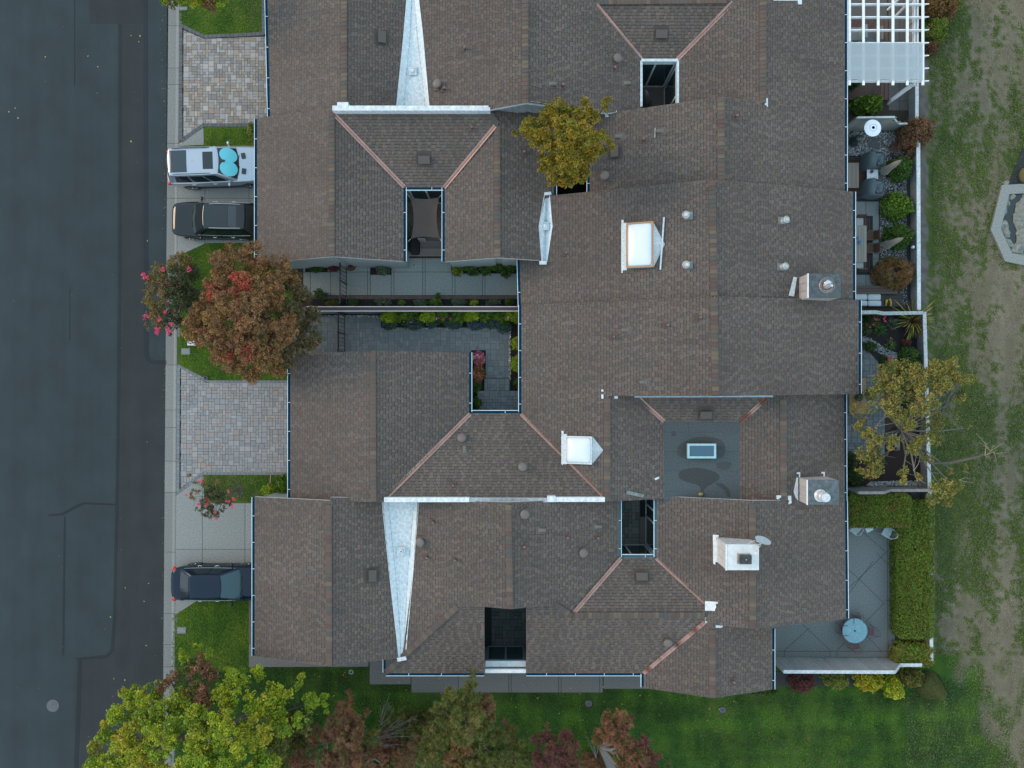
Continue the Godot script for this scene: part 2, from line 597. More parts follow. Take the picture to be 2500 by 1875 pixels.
func vent_hood(house: Node3D, pl: Dictionary, px: float, py: float, kind: String) -> void:
	var p := hp(pl, px, py)
	var g: Vector2 = pl.g
	var yaw := atan2(g.y, -g.x)     # local +x points down the slope
	var tilt := Basis(Vector3.UP, yaw) * Basis(Vector3(0, 0, 1), -atan(g.length()))
	var key := "hood_" + kind
	if not shared.has(key):
		var m := M.new()
		var c := Color(0.112, 0.093, 0.082)
		match kind:
			"dome":
				m.box(Vector3(-0.05, 0.018, 0), Vector3(0.30, 0.008, 0.24), c * 0.85)
				m.lathe(Vector3(0, 0.02, 0), [[0.15, 0.0], [0.15, 0.13], [0.22, 0.14], [0.225, 0.20], [0.18, 0.25], [0.08, 0.28], [0.0, 0.285]], c * 1.3, 18)
			"box":
				m.box(Vector3(0.0, 0.018, 0), Vector3(0.36, 0.008, 0.36), c * 0.8)
				m.box(Vector3(0.0, 0.09, 0), Vector3(0.16, 0.07, 0.26), c)
				m.box(Vector3(0.015, 0.165, 0), Vector3(0.185, 0.012, 0.28), c * 1.15)
			"hood":
				m.box(Vector3(-0.05, 0.018, 0), Vector3(0.22, 0.008, 0.18), c * 0.85)
				var rings := []
				for i in 5:
					var x := -0.16 + 0.34 * i / 4.0
					var h := lerpf(0.03, 0.17, minf(1.0, i / 2.5))
					var ring := PackedVector3Array()
					for j in 8:
						var t := PI * j / 7.0
						ring.append(Vector3(x, 0.02 + sin(t) * h, cos(t) * 0.11))
					rings.append(ring)
				m.loft(rings, c * 1.25)
			"turbine":
				m.box(Vector3(-0.08, 0.018, 0), Vector3(0.2, 0.008, 0.17), Color(0.30, 0.33, 0.33))
				m.lathe(Vector3(0, 0.02, 0), [[0.15, 0.0], [0.13, 0.16], [0.17, 0.18], [0.18, 0.26], [0.14, 0.31], [0.10, 0.315], [0.09, 0.29], [0.0, 0.29]], Color(0.72, 0.76, 0.74), 18)
		shared[key] = m.mesh()
	placed(shared[key], "roof_vent" if kind != "box" else "attic_vent", mt("lead") if kind == "turbine" else mt("shingle") if kind == "box" else mt("plain"), house, Transform3D(tilt, p))

# a chimney chase: px rectangle of its top at height h1, standing on the roof
func chimney(house: Node3D, x0: float, y0: float, x1: float, y1: float, h1: float, h0: float, capc: Color, facec: Color) -> Node3D:
	var a := P(x0, y0, h1)
	var b := P(x1, y1, h1)
	var c := (a + b) / 2.0
	var hx := (b.x - a.x) / 2.0
	var hz := (b.z - a.z) / 2.0
	var m := M.new()
	m.box(Vector3(c.x, (h0 + h1) / 2.0 - 0.05, c.z), Vector3(hx - 0.03, (h1 - h0) / 2.0, hz - 0.03), facec * 0.93)
	var ch := part(m, "chimney", mt("paint"), house)
	# siding boards, each its own
	for s in [-1.0, 1.0]:
		var n := 3
		for i in n:
			var q := M.new()
			var z := c.z - hz + (i + 0.5) * 2.0 * hz / n
			q.box(Vector3(c.x + s * (hx - 0.02), (h0 + h1) / 2.0 - 0.05, z), Vector3(0.012, (h1 - h0) / 2.0, hz / n - 0.012), vary(facec, 0.04))
			part(q, "siding_board", mt("paint"), ch)
		n = 4
		for i in n:
			var q := M.new()
			var x := c.x - hx + (i + 0.5) * 2.0 * hx / n
			q.box(Vector3(x, (h0 + h1) / 2.0 - 0.05, c.z + s * (hz - 0.02)), Vector3(hx / n - 0.012, (h1 - h0) / 2.0, 0.012), vary(facec, 0.04))
			part(q, "siding_board", mt("paint"), ch)
	var k := M.new()
	# a shallow sheet pan, low in the middle
	var top := Vector3(0, h1, 0)
	for s in [[-1, -1, 1, -1], [1, -1, 1, 1], [1, 1, -1, 1], [-1, 1, -1, -1]]:
		var p := Vector3(c.x + s[0] * hx, h1, c.z + s[1] * hz)
		var q := Vector3(c.x + s[2] * hx, h1, c.z + s[3] * hz)
		k.tri(p, q, Vector3(c.x, h1 + 0.035, c.z), capc, Vector3.UP)
		k.quad(p, q, q - Vector3(0, 0.1, 0), p - Vector3(0, 0.1, 0), capc, Vector3(p.x + q.x - 2 * c.x, 0, p.z + q.z - 2 * c.z))
	part(k, "chimney_cap", mt("lead") if capc.r < 0.4 else mt("paint"), ch)
	var w := M.new()
	w.box(Vector3(a.x - 0.005, h1 - 0.02, c.z), Vector3(0.02, 0.05, hz + 0.01), Color(0.85, 0.85, 0.87))
	part(w, "trim_board", mt("paint"), ch)
	return ch

# a wall plane with two rows of panes; from a to b along the wall, from y0 to y1, normal n
func glazed(house: Node3D, a: Vector3, b: Vector3, y0: float, y1: float, n: Vector3, cuts: Array, framec := Color(0.62, 0.70, 0.72)) -> void:
	var w := Node3D.new()
	w.name = numbered(house, "window")
	house.add_child(w, true)
	var f := M.new()
	var A := Vector3(a.x, 0, a.z)
	var B := Vector3(b.x, 0, b.z)
	var up := Vector3.UP
	f.bar(A + up * y0, B + up * y0, 0.07, 0.12, framec)
	f.bar(A + up * y1, B + up * y1, 0.07, 0.12, framec)
	for t in cuts:
		var q := A.lerp(B, t)
		var x := (B - A).normalized()
		f.box(q + up * (y0 + y1) / 2.0, Vector3(0.045, (y1 - y0) / 2.0 - 0.06, 0.035), framec, Basis(x, up, x.cross(up)))
	part(f, "frame", mt("paint"), w)
	for i in cuts.size() - 1:
		var p := M.new()
		var q0 := A.lerp(B, cuts[i]) + n * 0.01
		var q1 := A.lerp(B, cuts[i + 1]) + n * 0.01
		p.quad(q0 + up * (y0 + 0.05), q1 + up * (y0 + 0.05), q1 + up * (y1 - 0.05), q0 + up * (y1 - 0.05), Color.WHITE, n)
		part(p, "pane", mt("court_glass"), w)

func skylight(house: Node3D, pl: Dictionary, x0: float, y0: float, x1: float, y1: float, frame: Color, wooden: bool) -> void:
	var s := Node3D.new()
	s.name = numbered(house, "skylight")
	house.add_child(s, true)
	var mid := hp(pl, (x0 + x1) / 2.0, (y0 + y1) / 2.0)
	var lift := 0.28
	var a := hp({"p": pl.p + Vector3(0, lift, 0), "g": pl.g}, x0, y0)
	var b := hp({"p": pl.p + Vector3(0, lift, 0), "g": pl.g}, x1, y1)
	var hx := (b.x - a.x) / 2.0
	var hz := (b.z - a.z) / 2.0
	var c := (a + b) / 2.0
	var gx: float = pl.g.x
	var bs := Basis(Vector3(1, gx, 0).normalized(), Vector3(-gx, 1, 0).normalized(), Vector3(0, 0, 1))
	var k := M.new()
	k.box(c - bs.y * 0.17, Vector3(hx - 0.02, 0.17, hz - 0.02), Color(0.72, 0.76, 0.78), bs)
	part(k, "curb", mt("paint"), s)
	var f := M.new()
	var t := 0.035 if wooden else 0.03
	for e in [-1.0, 1.0]:
		f.box(c + bs.x * (hx - t) * e + bs.y * 0.02, Vector3(t, 0.03, hz), frame, bs)
		f.box(c + bs.z * (hz - t) * e + bs.y * 0.021, Vector3(hx - 2 * t, 0.03, t), frame, bs)
	part(f, "frame", mt("wood") if wooden else mt("metal"), s)
	var d := M.new()
	var rings := []
	var W := hx - 2 * t
	var H := hz - 2 * t
	for i in 9:
		var q := i / 8.0
		var ring := PackedVector3Array()
		var sc := cos(q * PI / 2.0)
		for j in 32:
			var u := TAU * j / 32.0
			var cx := cos(u)
			var sz := sin(u)
			var ex := lerpf(0.22, 0.8, q)
			ring.append(c + bs * Vector3(signf(cx) * pow(absf(cx), ex) * W * maxf(sc, 0.01), 0.02 + 0.24 * sin(q * PI / 2.0), signf(sz) * pow(absf(sz), ex) * H * maxf(sc, 0.01)))
		rings.append(ring)
	d.loft(rings, Color.WHITE)
	part(d, "dome", mt("dome"), s)
	# the apron below and the little saddle above
	var m := M.new()
	var wl := Color(0.80, 0.83, 0.85)
	var lo := c - bs.x * (hx + 0.14) - bs.y * 0.24
	m.box(lo, Vector3(0.13, 0.012, hz + 0.06), wl, bs)
	m.box(lo - bs.z * (hz + 0.12) - bs.x * 0.07, Vector3(0.05, 0.012, 0.10), wl, bs)
	m.box(lo - bs.z * (hz + 0.02) + bs.x * 0.06, Vector3(0.09, 0.014, 0.05), wl, bs)
	m.box(lo + bs.z * (hz + 0.10) - bs.x * 0.09, Vector3(0.03, 0.013, 0.08), wl, bs)
	part(m, "apron_flashing", mt("metal"), s)
	m = M.new()
	var e0 := c + bs.x * (hx - 0.01) - bs.y * 0.02
	var pk := c + bs.x * (hx + 0.5) - bs.y * 0.24
	var z0 := bs.z * (hz - 0.03)
	m.tri(e0 + bs.y * 0.02, e0 - z0 - bs.y * 0.22, pk, wl * 0.85, Vector3.UP)
	m.tri(e0 + bs.y * 0.02, e0 + z0 - bs.y * 0.22, pk, wl * 0.75, Vector3.UP)
	m.tri(e0 + bs.y * 0.02, e0 - z0 - bs.y * 0.02, e0 - z0 - bs.y * 0.22, wl * 0.8)
	m.tri(e0 + bs.y * 0.02, e0 + z0 - bs.y * 0.02, e0 + z0 - bs.y * 0.22, wl * 0.8)
	part(m, "saddle_flashing", mt("metal"), s)

func white_bit(house: Node3D, pl: Dictionary, marks: Array, lift := 0.035) -> void:
	var m := M.new()
	var pts := PackedVector2Array()
	for i in range(0, marks.size(), 2):
		var q := hp(pl, marks[i], marks[i + 1])
		pts.append(Vector2(q.x, q.z))
	var ix := Geometry2D.triangulate_polygon(pts)
	for i in range(0, ix.size(), 3):
		var r := []
		for k in 3:
			var q := pts[ix[i + k]]
			r.append(Vector3(q.x, ph(pl, q.x, q.y) + lift, q.y))
		m.tri(r[0], r[1], r[2], Color(0.85, 0.88, 0.9), Vector3.UP)
	for i in pts.size():
		var a := pts[i]
		var b := pts[(i + 1) % pts.size()]
		var pa := Vector3(a.x, ph(pl, a.x, a.y) + lift, a.y)
		var pb := Vector3(b.x, ph(pl, b.x, b.y) + lift, b.y)
		m.quad(pa, pb, pb - Vector3(0, lift, 0), pa - Vector3(0, lift, 0), Color(0.7, 0.72, 0.74))
	part(m, "flashing", mt("membrane"), house)

func coping(house: Node3D, a: Vector3, b: Vector3, w: float, h: float, col := Color(0.84, 0.88, 0.9)) -> void:
	var m := M.new()
	m.bar(a, b, w, h, col)
	part(m, "coping", mt("membrane"), house)

# ---------- the four townhouses ----------
func build_houses() -> void:
	var s := 0.33
	# --- the house at the top of the photograph ---
	var A := thing("townhouse", P(1250, 100, 0), "townhouse along the top edge, white wedge roof pan and square glazed light well", "townhouse", "joined brown shingled townhouses")
	var a1 := plane_at(P(655, 150, 2.9), s, 0)
	var rA := hp(a1, 842, 130)
	var a2 := plane_at(rA, -s, 0)
	var a3 := plane_at(P(1036, 130, 3.5), s, 0)
	var rA2 := hp(a3, 1284, 130)
	var a4 := plane_at(rA2, -s, 0)
	var a5 := plane_at(P(1610, 147, 3.2), 0, -s)
	var a5n := plane_at(hp(a5, 1620, 6), 0, s)
	var a6 := plane_at(P(1652, 200, 3.2), s, 0)
	var rA3 := hp(a6, 1864, 130)
	var a7 := plane_at(rA3, -s, 0)
	slope(A, a1, [653, -12, 842, -12, 843, 272, 814, 274, 660, 292])
	slope(A, a2, [842, -12, 994, -12, 967, 270, 843, 270])
	slope(A, a3, [1022, -12, 1284, -12, 1286, 251, 1195, 268, 1049, 264])
	slope(A, a4, [1284, -12, 1440, -12, 1453, 12, 1567, 147, 1567, 268, 1480, 276, 1286, 251])
	slope(A, a5, [1452, 8, 1792, 3, 1652, 147, 1567, 147])
	slope(A, a5n, [1430, -14, 1815, -14, 1792, 3, 1452, 8], false)
	slope(A, a6, [1815, -12, 1864, -12, 1864, 256, 1754, 244, 1652, 262, 1652, 147, 1792, 3])
	slope(A, a7, [1864, -12, 2062, -12, 2062, 262, 1864, 256])
	ridge(A, hp(a1, 842, 270), hp(a1, 842, -10))
	ridge(A, hp(a3, 1284, 252), hp(a3, 1284, -10))
	ridge(A, hp(a6, 1864, 252), hp(a6, 1864, -10))
	ridge(A, hp(a5, 1465, 7), hp(a5, 1780, 4))
	valley(A, hp(a5, 1455, 12), hp(a5, 1567, 147))
	valley(A, hp(a5, 1789, 6), hp(a5, 1652, 147))
	gutter(A, hp(a1, 653, -12), hp(a1, 660, 288), Vector2(-1, 0))
	gutter(A, hp(a7, 2062, -12), hp(a7, 2062, 262), Vector2(1, 0))
	for p in [[1135, 121], [1085, 219]]: vent_pipe(A, a3, p[0], p[1])
	vent_hood(A, a3, 1071, 208, "dome")
	for p in [[1500, 169], [1374, 211]]: vent_pipe(A, a4, p[0], p[1])
	vent_hood(A, a4, 1504, 146, "dome")
	vent_hood(A, a4, 1347, 206, "hood")
	vent_hood(A, a4, 1529, 204, "hood")
	vent_hood(A, a2, 931, 93, "box")
	vent_hood(A, a5, 1614, 83, "box")
	var up := Vector3(0, 0.03, 0)
	var low := Vector3(0, 0.20, 0)
	var pa := pan(A, [
		[hp(a2, 993, -12) + up, hp(a2, 1005, -12) - low * 0.3, hp(a3, 1010, -12) - low * 0.3, hp(a3, 1022, -12) + up],
		[hp(a2, 985, 85) + up, hp(a2, 1000, 85) - low * 0.6, hp(a3, 1019, 85) - low * 0.6, hp(a3, 1033, 85) + up],
		[hp(a2, 967, 263) + up, hp(a2, 983, 263) - low, hp(a3, 1038, 263) - low, hp(a3, 1049, 263) + up]])
	pan_drain(pa, P(1008, 174, 3.28))
	# glazed light well: white sill round the opening, glass walls below
	var w0 := P(1565, 149, 3.2)
	var w1 := P(1654, 262, 3.2)
	var tw := M.new()
	var wc := Color(0.72, 0.82, 0.86)
	tw.bar(Vector3(w0.x, 3.26, w0.z), Vector3(w1.x, 3.26, w0.z), 0.13, 0.1, wc)
	tw.bar(Vector3(w0.x, 3.255, w0.z + 0.02), Vector3(w0.x, 3.255, w1.z), 0.11, 0.1, wc)
	tw.bar(Vector3(w1.x, 3.255, w0.z + 0.02), Vector3(w1.x, 3.255, w1.z), 0.11, 0.1, wc)
	part(tw, "light_well_trim", mt("membrane"), A)
	glazed(A, Vector3(w0.x + 0.05, 0, w0.z), Vector3(w1.x - 0.02, 0, w0.z), 0.25, 2.95, Vector3(0, 0, 1), [0.03, 0.42, 0.97])
	glazed(A, Vector3(w1.x + 0.0, 0, w0.z + 0.1), Vector3(w1.x + 0.0, 0, w1.z), 0.25, 2.95, Vector3(-1, 0, 0), [0.03, 0.7, 0.98])
	var wl := M.new()
	wl.box(Vector3((w0.x + w1.x) / 2, 1.5, w0.z - 0.08), Vector3((w1.x - w0.x) / 2 + 0.2, 1.45, 0.05), Color(0.3, 0.33, 0.33))
	wl.box(Vector3(w1.x + 0.08, 1.5, (w0.z + w1.z) / 2), Vector3(0.05, 1.45, (w1.z - w0.z) / 2), Color(0.3, 0.33, 0.33))
	part(wl, "wall", mt("paint"), A)
	var fl := M.new()
	fl.box(Vector3((w0.x + w1.x) / 2, 0.14, (w0.z + w1.z) / 2), Vector3((w1.x - w0.x) / 2, 0.03, (w1.z - w0.z) / 2 + 0.4), Color(0.22, 0.17, 0.15))
	part(fl, "patio_floor", mt("wood"), A)
	# gable boards over the neighbour's roof
	var gtop := hp(a3, 1287, 252)
	for i in 9:
		var q := M.new()
		var px := 1200.0 + i * 17.0
		var tp := hp(a3 if px < 1287 else a4, px, 262)
		q.box(Vector3(tp.x + 0.16, tp.y - 0.65, gtop.z - 0.10), Vector3(0.155, 0.6, 0.012), vary(Color(0.27, 0.31, 0.32), 0.06))
		part(q, "siding_board", mt("paint"), A)
	# white parapet between this roof and the next
	var c0 := P(814, 268, 4.45)
	var c1 := P(1193, 268, 4.45)
	coping(A, c0, c1, 0.23, 0.42)
	coping(A, P(825, 258, 4.5), P(852, 258, 4.5), 0.22, 0.30)
	coping(A, P(1165, 270, 4.5), P(1197, 270, 4.5), 0.16, 0.4, Color(0.7, 0.76, 0.8))
	white_bit(A, a7, [1888, -12, 1957, -12, 1957, 11, 1948, 11, 1947, 2, 1888, 2])

	# --- the second house, with the long concrete court ---
	var B := thing("townhouse", P(1250, 460, 0), "townhouse between the shade sail court and the wood framed roof dome", "townhouse", "joined brown shingled townhouses")
	var b1 := plane_at(P(628, 450, 2.9), s, 0)
	var rB := hp(b1, 812, 450)
	var b2 := plane_at(rB, -s, 0)
	var b3 := plane_at(P(1036, 458, 3.18), 0, -s)
	var b4 := plane_at(P(1086, 540, 3.18), s, 0)
	var rB2 := hp(b4, 1215, 450)
	var b5 := plane_at(rB2, -s, 0)
	var rB3 := hp(a7, 1762, 340)
	var b6 := plane_at(rB3, s, 0)
	var c2 := plane_at(P(2082, 600, 3.12), -s, 0)
	var rC := hp(c2, 1740, 580)
	var c1p := plane_at(rC, s, 0)
	slope(B, b1, [628, 289, 657, 284, 812, 263, 812, 626, 692, 637, 628, 643])
	slope(B, b2, [812, 274, 985, 457, 985, 638, 812, 626])
	slope(B, b3, [812, 274, 1195, 272, 1215, 303, 1086, 457, 985, 457])
	slope(B, b4, [1215, 303, 1216, 629, 1086, 639, 1086, 457])
	slope(B, b5, [1198, 262, 1350, 268, 1352, 478, 1330, 486, 1316, 553, 1323, 636, 1216, 629, 1215, 303])
	slope(B, b6, [1440, 281, 1480, 277, 1762, 236, 1762, 446, 1440, 480])
	slope(B, a7, [1762, 236, 1864, 249, 1864, 256, 2062, 262, 2062, 476, 1762, 446])
	slope(B, c1p, [1341, 478, 1740, 438, 1746, 730, 1272, 752, 1269, 634, 1322, 637, 1337, 642, 1350, 553])
	slope(B, c2, [1740, 438, 2082, 468, 2082, 740, 1746, 730])
	ridge(B, hp(b1, 812, 625), hp(b1, 812, 266))
	ridge(B, hp(b4, 1216, 627), hp(b4, 1215, 306))
	ridge(B, hp(b4, 1215, 303), hp(b3, 1196, 276), 0.14, 0.2)
	ridge(B, hp(b6, 1762, 440), hp(b6, 1762, 238))
	ridge(B, hp(c1p, 1745, 722), hp(c1p, 1740, 440))
	valley(B, hp(b3, 817, 281), hp(b3, 987, 457))
	valley(B, hp(b3, 1209, 308), hp(b3, 1084, 459))
	gutter(B, hp(b1, 628, 290), hp(b1, 628, 642), Vector2(-1, 0))
	gutter(B, hp(a7, 2062, 262), hp(a7, 2062, 468), Vector2(1, 0))
	gutter(B, hp(c2, 2082, 468), hp(c2, 2082, 731), Vector2(1, 0))
	gutter(B, hp(c1p, 1269, 634), hp(c1p, 1272, 748), Vector2(-1, 0))
	gutter(B, hp(b2, 985, 455), hp(b2, 985, 638), Vector2(1, 0))
	gutter(B, hp(b4, 1086, 455), hp(b4, 1086, 638), Vector2(-1, 0))
	gutter(B, hp(b3, 990, 457), hp(b3, 1082, 457), Vector2(0, 1))
	gutter(B, hp(b5, 1352, 300), hp(b5, 1352, 478), Vector2(1, 0))
	gutter(B, hp(b6, 1440, 300), hp(b6, 1440, 474), Vector2(-1, 0))
	vent_pipe(B, b3, 1152, 314)
	vent_pipe(B, b5, 1279, 374)
	vent_pipe(B, b6, 1569, 343)
	vent_pipe(B, a7, 1796, 286)
	vent_pipe(B, c1p, 1381, 619)
	vent_hood(B, b3, 1036, 389, "box")
	vent_hood(B, b6, 1502, 371, "box")
	vent_hood(B, b6, 1512, 334, "hood")
	vent_hood(B, b6, 1613, 321, "hood")
	vent_hood(B, b6, 1478, 431, "dome")
	for p in [[1676, 527], [1676, 648]]: vent_hood(B, c1p, p[0], p[1], "turbine")
	for p in [[1911, 539], [1909, 652]]: vent_hood(B, c2, p[0], p[1], "turbine")
	skylight(B, c1p, 1527, 545, 1597, 651, Color(0.62, 0.36, 0.19), true)
	var rod := M.new()
	rod.bar(hp(c1p, 1620, 531) + Vector3(0, 0.08, 0), hp(c1p, 1611, 659) + Vector3(0, 0.08, 0), 0.07, 0.07, Color(0.75, 0.8, 0.84))
	tag(part(rod, "loose_pipe", mt("metal"), self), "long white pipe lying on the shingles beside the roof dome", "pipe")
	var rod2 := M.new()
	rod2.bar(hp(b6, 1599, 313) + Vector3(0, 0.05, 0), hp(b6, 1598, 337) + Vector3(0, 0.05, 0), 0.03, 0.03, Color(0.7, 0.72, 0.72))
	tag(part(rod2, "loose_rod", mt("metal"), self), "short pale rod on the shingles left of a brown roof vent", "rod")
	white_bit(B, a7, [1866, 240, 1874, 240, 1874, 261, 1872, 261, 1871, 257, 1867, 257])
	white_bit(B, b6, [1474, 273, 1506, 271, 1504, 275, 1484, 279, 1486, 286, 1478, 286])
	var pb := pan(B, [
		[hp(b5, 1329, 470) + up, hp(b5, 1333, 470) - low * 0.1, hp(c1p, 1336, 470) - low * 0.1, hp(c1p, 1342, 474) + up],
		[hp(b5, 1315, 553) + up, hp(b5, 1329, 553) - low * 0.7, hp(c1p, 1332, 553) - low * 0.7, hp(c1p, 1349, 553) + up],
		[hp(b5, 1322, 640) + up, hp(b5, 1326, 640) - low * 0.1, hp(c1p, 1330, 640) - low * 0.1, hp(c1p, 1336, 640) + up]])
	pan_drain(pb, P(1331, 552, 3.2))
	coping(B, hp(b5, 1329, 474) + up, hp(b5, 1345, 472) + up, 0.14, 0.06)
	coping(B, hp(b5, 1317, 642) + up, hp(b5, 1334, 642) + up, 0.16, 0.06)
	var ch := chimney(B, 1973, 668, 2053, 727, 5.2, 3.2, Color(0.11, 0.13, 0.14), Color(0.47, 0.44, 0.435))
	var fm := M.new()
	fm.lathe(P(2018, 697, 5.22), [[0.36, 0.0], [0.36, 0.05], [0.27, 0.06], [0.24, 0.02], [0.17, 0.02], [0.16, 0.16], [0.05, 0.18], [0.0, 0.18]], Color(0.4, 0.36, 0.33), 20)
	part(fm, "flue", mt("metal"), ch)
	var bl := M.new()
	for i in 6:
		bl.ball(P(2024 + rng.randf_range(-9, 9), 693 + rng.randf_range(-6, 6), 5.36), Vector3(0.10, 0.05, 0.08) * rng.randf_range(0.6, 1.2), Color(0.8, 0.8, 0.82), 6)
	part(bl, "crumpled_flashing", mt("chrome"), ch)
	white_bit(B, c2, [1925, 722, 1937, 676, 1945, 678, 1938, 724])
	# glass at the head of the sail court
	var g0 := hp(b3, 993, 459)
	var g1 := hp(b3, 1080, 459)
	glazed(B, Vector3(g0.x, 0, g0.z - 0.03), Vector3(g1.x, 0, g0.z - 0.03), 0.25, 2.9, Vector3(0, 0, 1), [0.03, 0.5, 0.97])
	var gl := M.new()
	gl.box(Vector3((g0.x + g1.x) / 2, 1.5, g0.z - 0.13), Vector3((g1.x - g0.x) / 2 + 0.2, 1.45, 0.05), Color(0.3, 0.33, 0.33))
	part(gl, "wall", mt("paint"), B)

	# --- the third house, with the flat roof ---
	var D := thing("townhouse", P(1350, 1000, 0), "townhouse with the grey flat roof, planted paver court and square white dome", "townhouse", "joined brown shingled townhouses")
	var d2 := plane_at(P(2096, 850, 3.36), -s, 0)
	var rD := hp(d2, 1748, 850)
	var d1 := plane_at(rD, 0.338, 0)
	var g1p := plane_at(P(709, 1050, 2.9), s, 0)
	var rG := hp(g1p, 913, 1050)
	var g2 := plane_at(rG, -0.345, 0)
	var d3 := plane_at(P(1210, 1009, 2.82), 0, s)
	var rD5 := hp(d1, 1484, 1100)
	var d5 := plane_at(rD5, -s, 0)
	var fh := hp(d5, 1620, 1120).y
	var d6 := plane_at(P(1712, 1029, fh), 0, -s)
	var d7 := plane_at(P(1806, 1120, fh - 0.02), s, 0)
	var rD7 := hp(d7, 1915, 1100)
	var d8 := plane_at(rD7, -s, 0)
	slope(D, d1, [1273, 745, 1745, 723, 1750, 967, 1484, 967, 1484, 1222, 1475, 1214, 1273, 1007])
	slope(D, d2, [1745, 723, 2096, 733, 2096, 962, 1750, 967])
	slope(D, g1p, [709, 862, 913, 857, 914, 1226, 848, 1224, 709, 1219])
	slope(D, g2, [913, 857, 1145, 860, 1145, 1009, 945, 1212, 938, 1226, 914, 1226])
	slope(D, d3, [1147, 1009, 1271, 1009, 1476, 1214, 1470, 1222, 938, 1222, 945, 1212])
	slope(D, d5, [1484, 958, 1552, 958, 1620, 1028, 1622, 1218, 1484, 1224])
	slope(D, d6, [1545, 960, 1885, 960, 1806, 1030, 1619, 1030])
	slope(D, d7, [1885, 960, 1914, 956, 1916, 1228, 1806, 1222, 1806, 1030])
	slope(D, d8, [1914, 956, 2060, 954, 2062, 1222, 1916, 1222])
	ridge(D, hp(d1, 1749, 965), hp(d1, 1745, 725))
	ridge(D, hp(d1, 1484, 1222), hp(d1, 1484, 968))
	ridge(D, hp(g1p, 914, 1224), hp(g1p, 912, 859))
	ridge(D, hp(d7, 1915, 1222), hp(d7, 1914, 970))
	valley(D, hp(d3, 1148, 1010), hp(d3, 942, 1216))
	valley(D, hp(d3, 1272, 1010), hp(d3, 1476, 1213))
	valley(D, hp(d6, 1556, 970), hp(d6, 1621, 1029))
	valley(D, hp(d6, 1874, 970), hp(d6, 1806, 1030), true)
	gutter(D, hp(g1p, 709, 862), hp(g1p, 709, 1216), Vector2(-1, 0))
	gutter(D, hp(g2, 1145, 860), hp(g2, 1145, 1006), Vector2(1, 0))
	gutter(D, hp(d1, 1273, 745), hp(d1, 1273, 1006), Vector2(-1, 0))
	gutter(D, hp(d3, 1150, 1009), hp(d3, 1269, 1009), Vector2(0, -1))
	gutter(D, hp(d2, 2096, 733), hp(d2, 2096, 961), Vector2(1, 0))
	gutter(D, hp(d8, 2060, 962), hp(d8, 2061, 1222), Vector2(1, 0))
	for p in [[1627, 795], [1707, 776], [1497, 823]]: vent_pipe(D, d1, p[0], p[1])
	vent_hood(D, d1, 1528, 806, "hood")
	vent_hood(D, d1, 1572, 933, "hood")
	for p in [[1107, 1183], [1285, 1084]]: vent_pipe(D, d3, p[0], p[1])
	for p in [[1128, 1071], [1276, 1142]]: vent_hood(D, d3, p[0], p[1], "dome")
	vent_hood(D, d3, 1135, 1099, "hood")
	vent_hood(D, d6, 1722, 1010, "box")
	skylight(D, d1, 1379, 1064, 1447, 1134, Color(0.8, 0.82, 0.84), false)
	white_bit(D, d5, [1597, 1168, 1609, 1163, 1609, 1168, 1600, 1172])
	white_bit(D, d5, [1499, 964, 1508, 964, 1508, 973, 1500, 973])
	white_bit(D, d1, [1468, 963, 1473, 963, 1473, 973, 1468, 973])
	white_bit(D, d1, [1468, 951, 1473, 951, 1473, 956, 1468, 956])
	white_bit(D, d8, [1923, 1210, 1931, 1210, 1932, 1228, 1924, 1231, 1926, 1222, 1923, 1220])
	var st := M.new()
	st.bar(hp(d5, 1529, 1201) + Vector3(0, 0.05, 0), hp(d5, 1571, 1211) + Vector3(0, 0.05, 0), 0.16, 0.02, Color(0.32, 0.35, 0.35))
	tag(part(st, "loose_flashing", mt("lead"), self), "loose grey metal strip on the shingles above the narrow light well", "metal strip")
	coping(D, hp(d6, 1548, 968) + up * 2.0, hp(d6, 1886, 967) + up * 2.0, 0.1, 0.08, Color(0.5, 0.6, 0.68))
	# the flat roof: a built-up slab with its sheets laid side by side
	var f0 := P(1618, 1028, fh)
	var f1 := P(1807, 1224, fh)
	var fb := M.new()
	fb.box(Vector3((f0.x + f1.x) / 2, fh - 0.12, (f0.z + f1.z) / 2), Vector3((f1.x - f0.x) / 2, 0.1, (f1.z - f0.z) / 2), Color(0.07, 0.085, 0.09))
	var flat := part(fb, "flat_roof", mt("cap_sheet"), D)
	var ys := [1028, 1055, 1102.5, 1150, 1199, 1222]
	for i in 5:
		var xs := [1618, 1682 + 28 * (i % 2), 1750, 1807] if i % 2 == 0 else [1618, 1722, 1807]
		for j in xs.size() - 1:
			var q := M.new()
			var a := P(xs[j], ys[i], fh)
			var b := P(xs[j + 1], ys[i + 1], fh)
			var hh := 0.004 * ((i + j) % 2)
			q.box(Vector3((a.x + b.x) / 2, fh - 0.015 + hh, (a.z + b.z) / 2), Vector3((b.x - a.x) / 2 - 0.004, 0.008, (b.z - a.z) / 2 - 0.004), vary(Color(0.088, 0.108, 0.116), 0.05))
			part(q, "roof_sheet", mt("cap_sheet"), flat)
	# dried puddle stains
	for e in [[[1655, 1085, 1700, 1065, 1750, 1068, 1772, 1085, 1768, 1115, 1745, 1122, 1668, 1120, 1652, 1110], 0.75], [[1655, 1150, 1700, 1140, 1745, 1150, 1760, 1165, 1745, 1178, 1722, 1190, 1716, 1200, 1722, 1210, 1708, 1212, 1712, 1196, 1706, 1184, 1680, 1178, 1658, 1170], 0.62], [[1638, 1054, 1648, 1052, 1652, 1064, 1640, 1066], 0.7], [[1745, 1178, 1770, 1182, 1782, 1200, 1784, 1213, 1776, 1213, 1770, 1196, 1752, 1186], 0.66], [[1750, 1130, 1785, 1126, 1786, 1142, 1768, 1148, 1748, 1142], 0.8]]:
		var q := M.new()
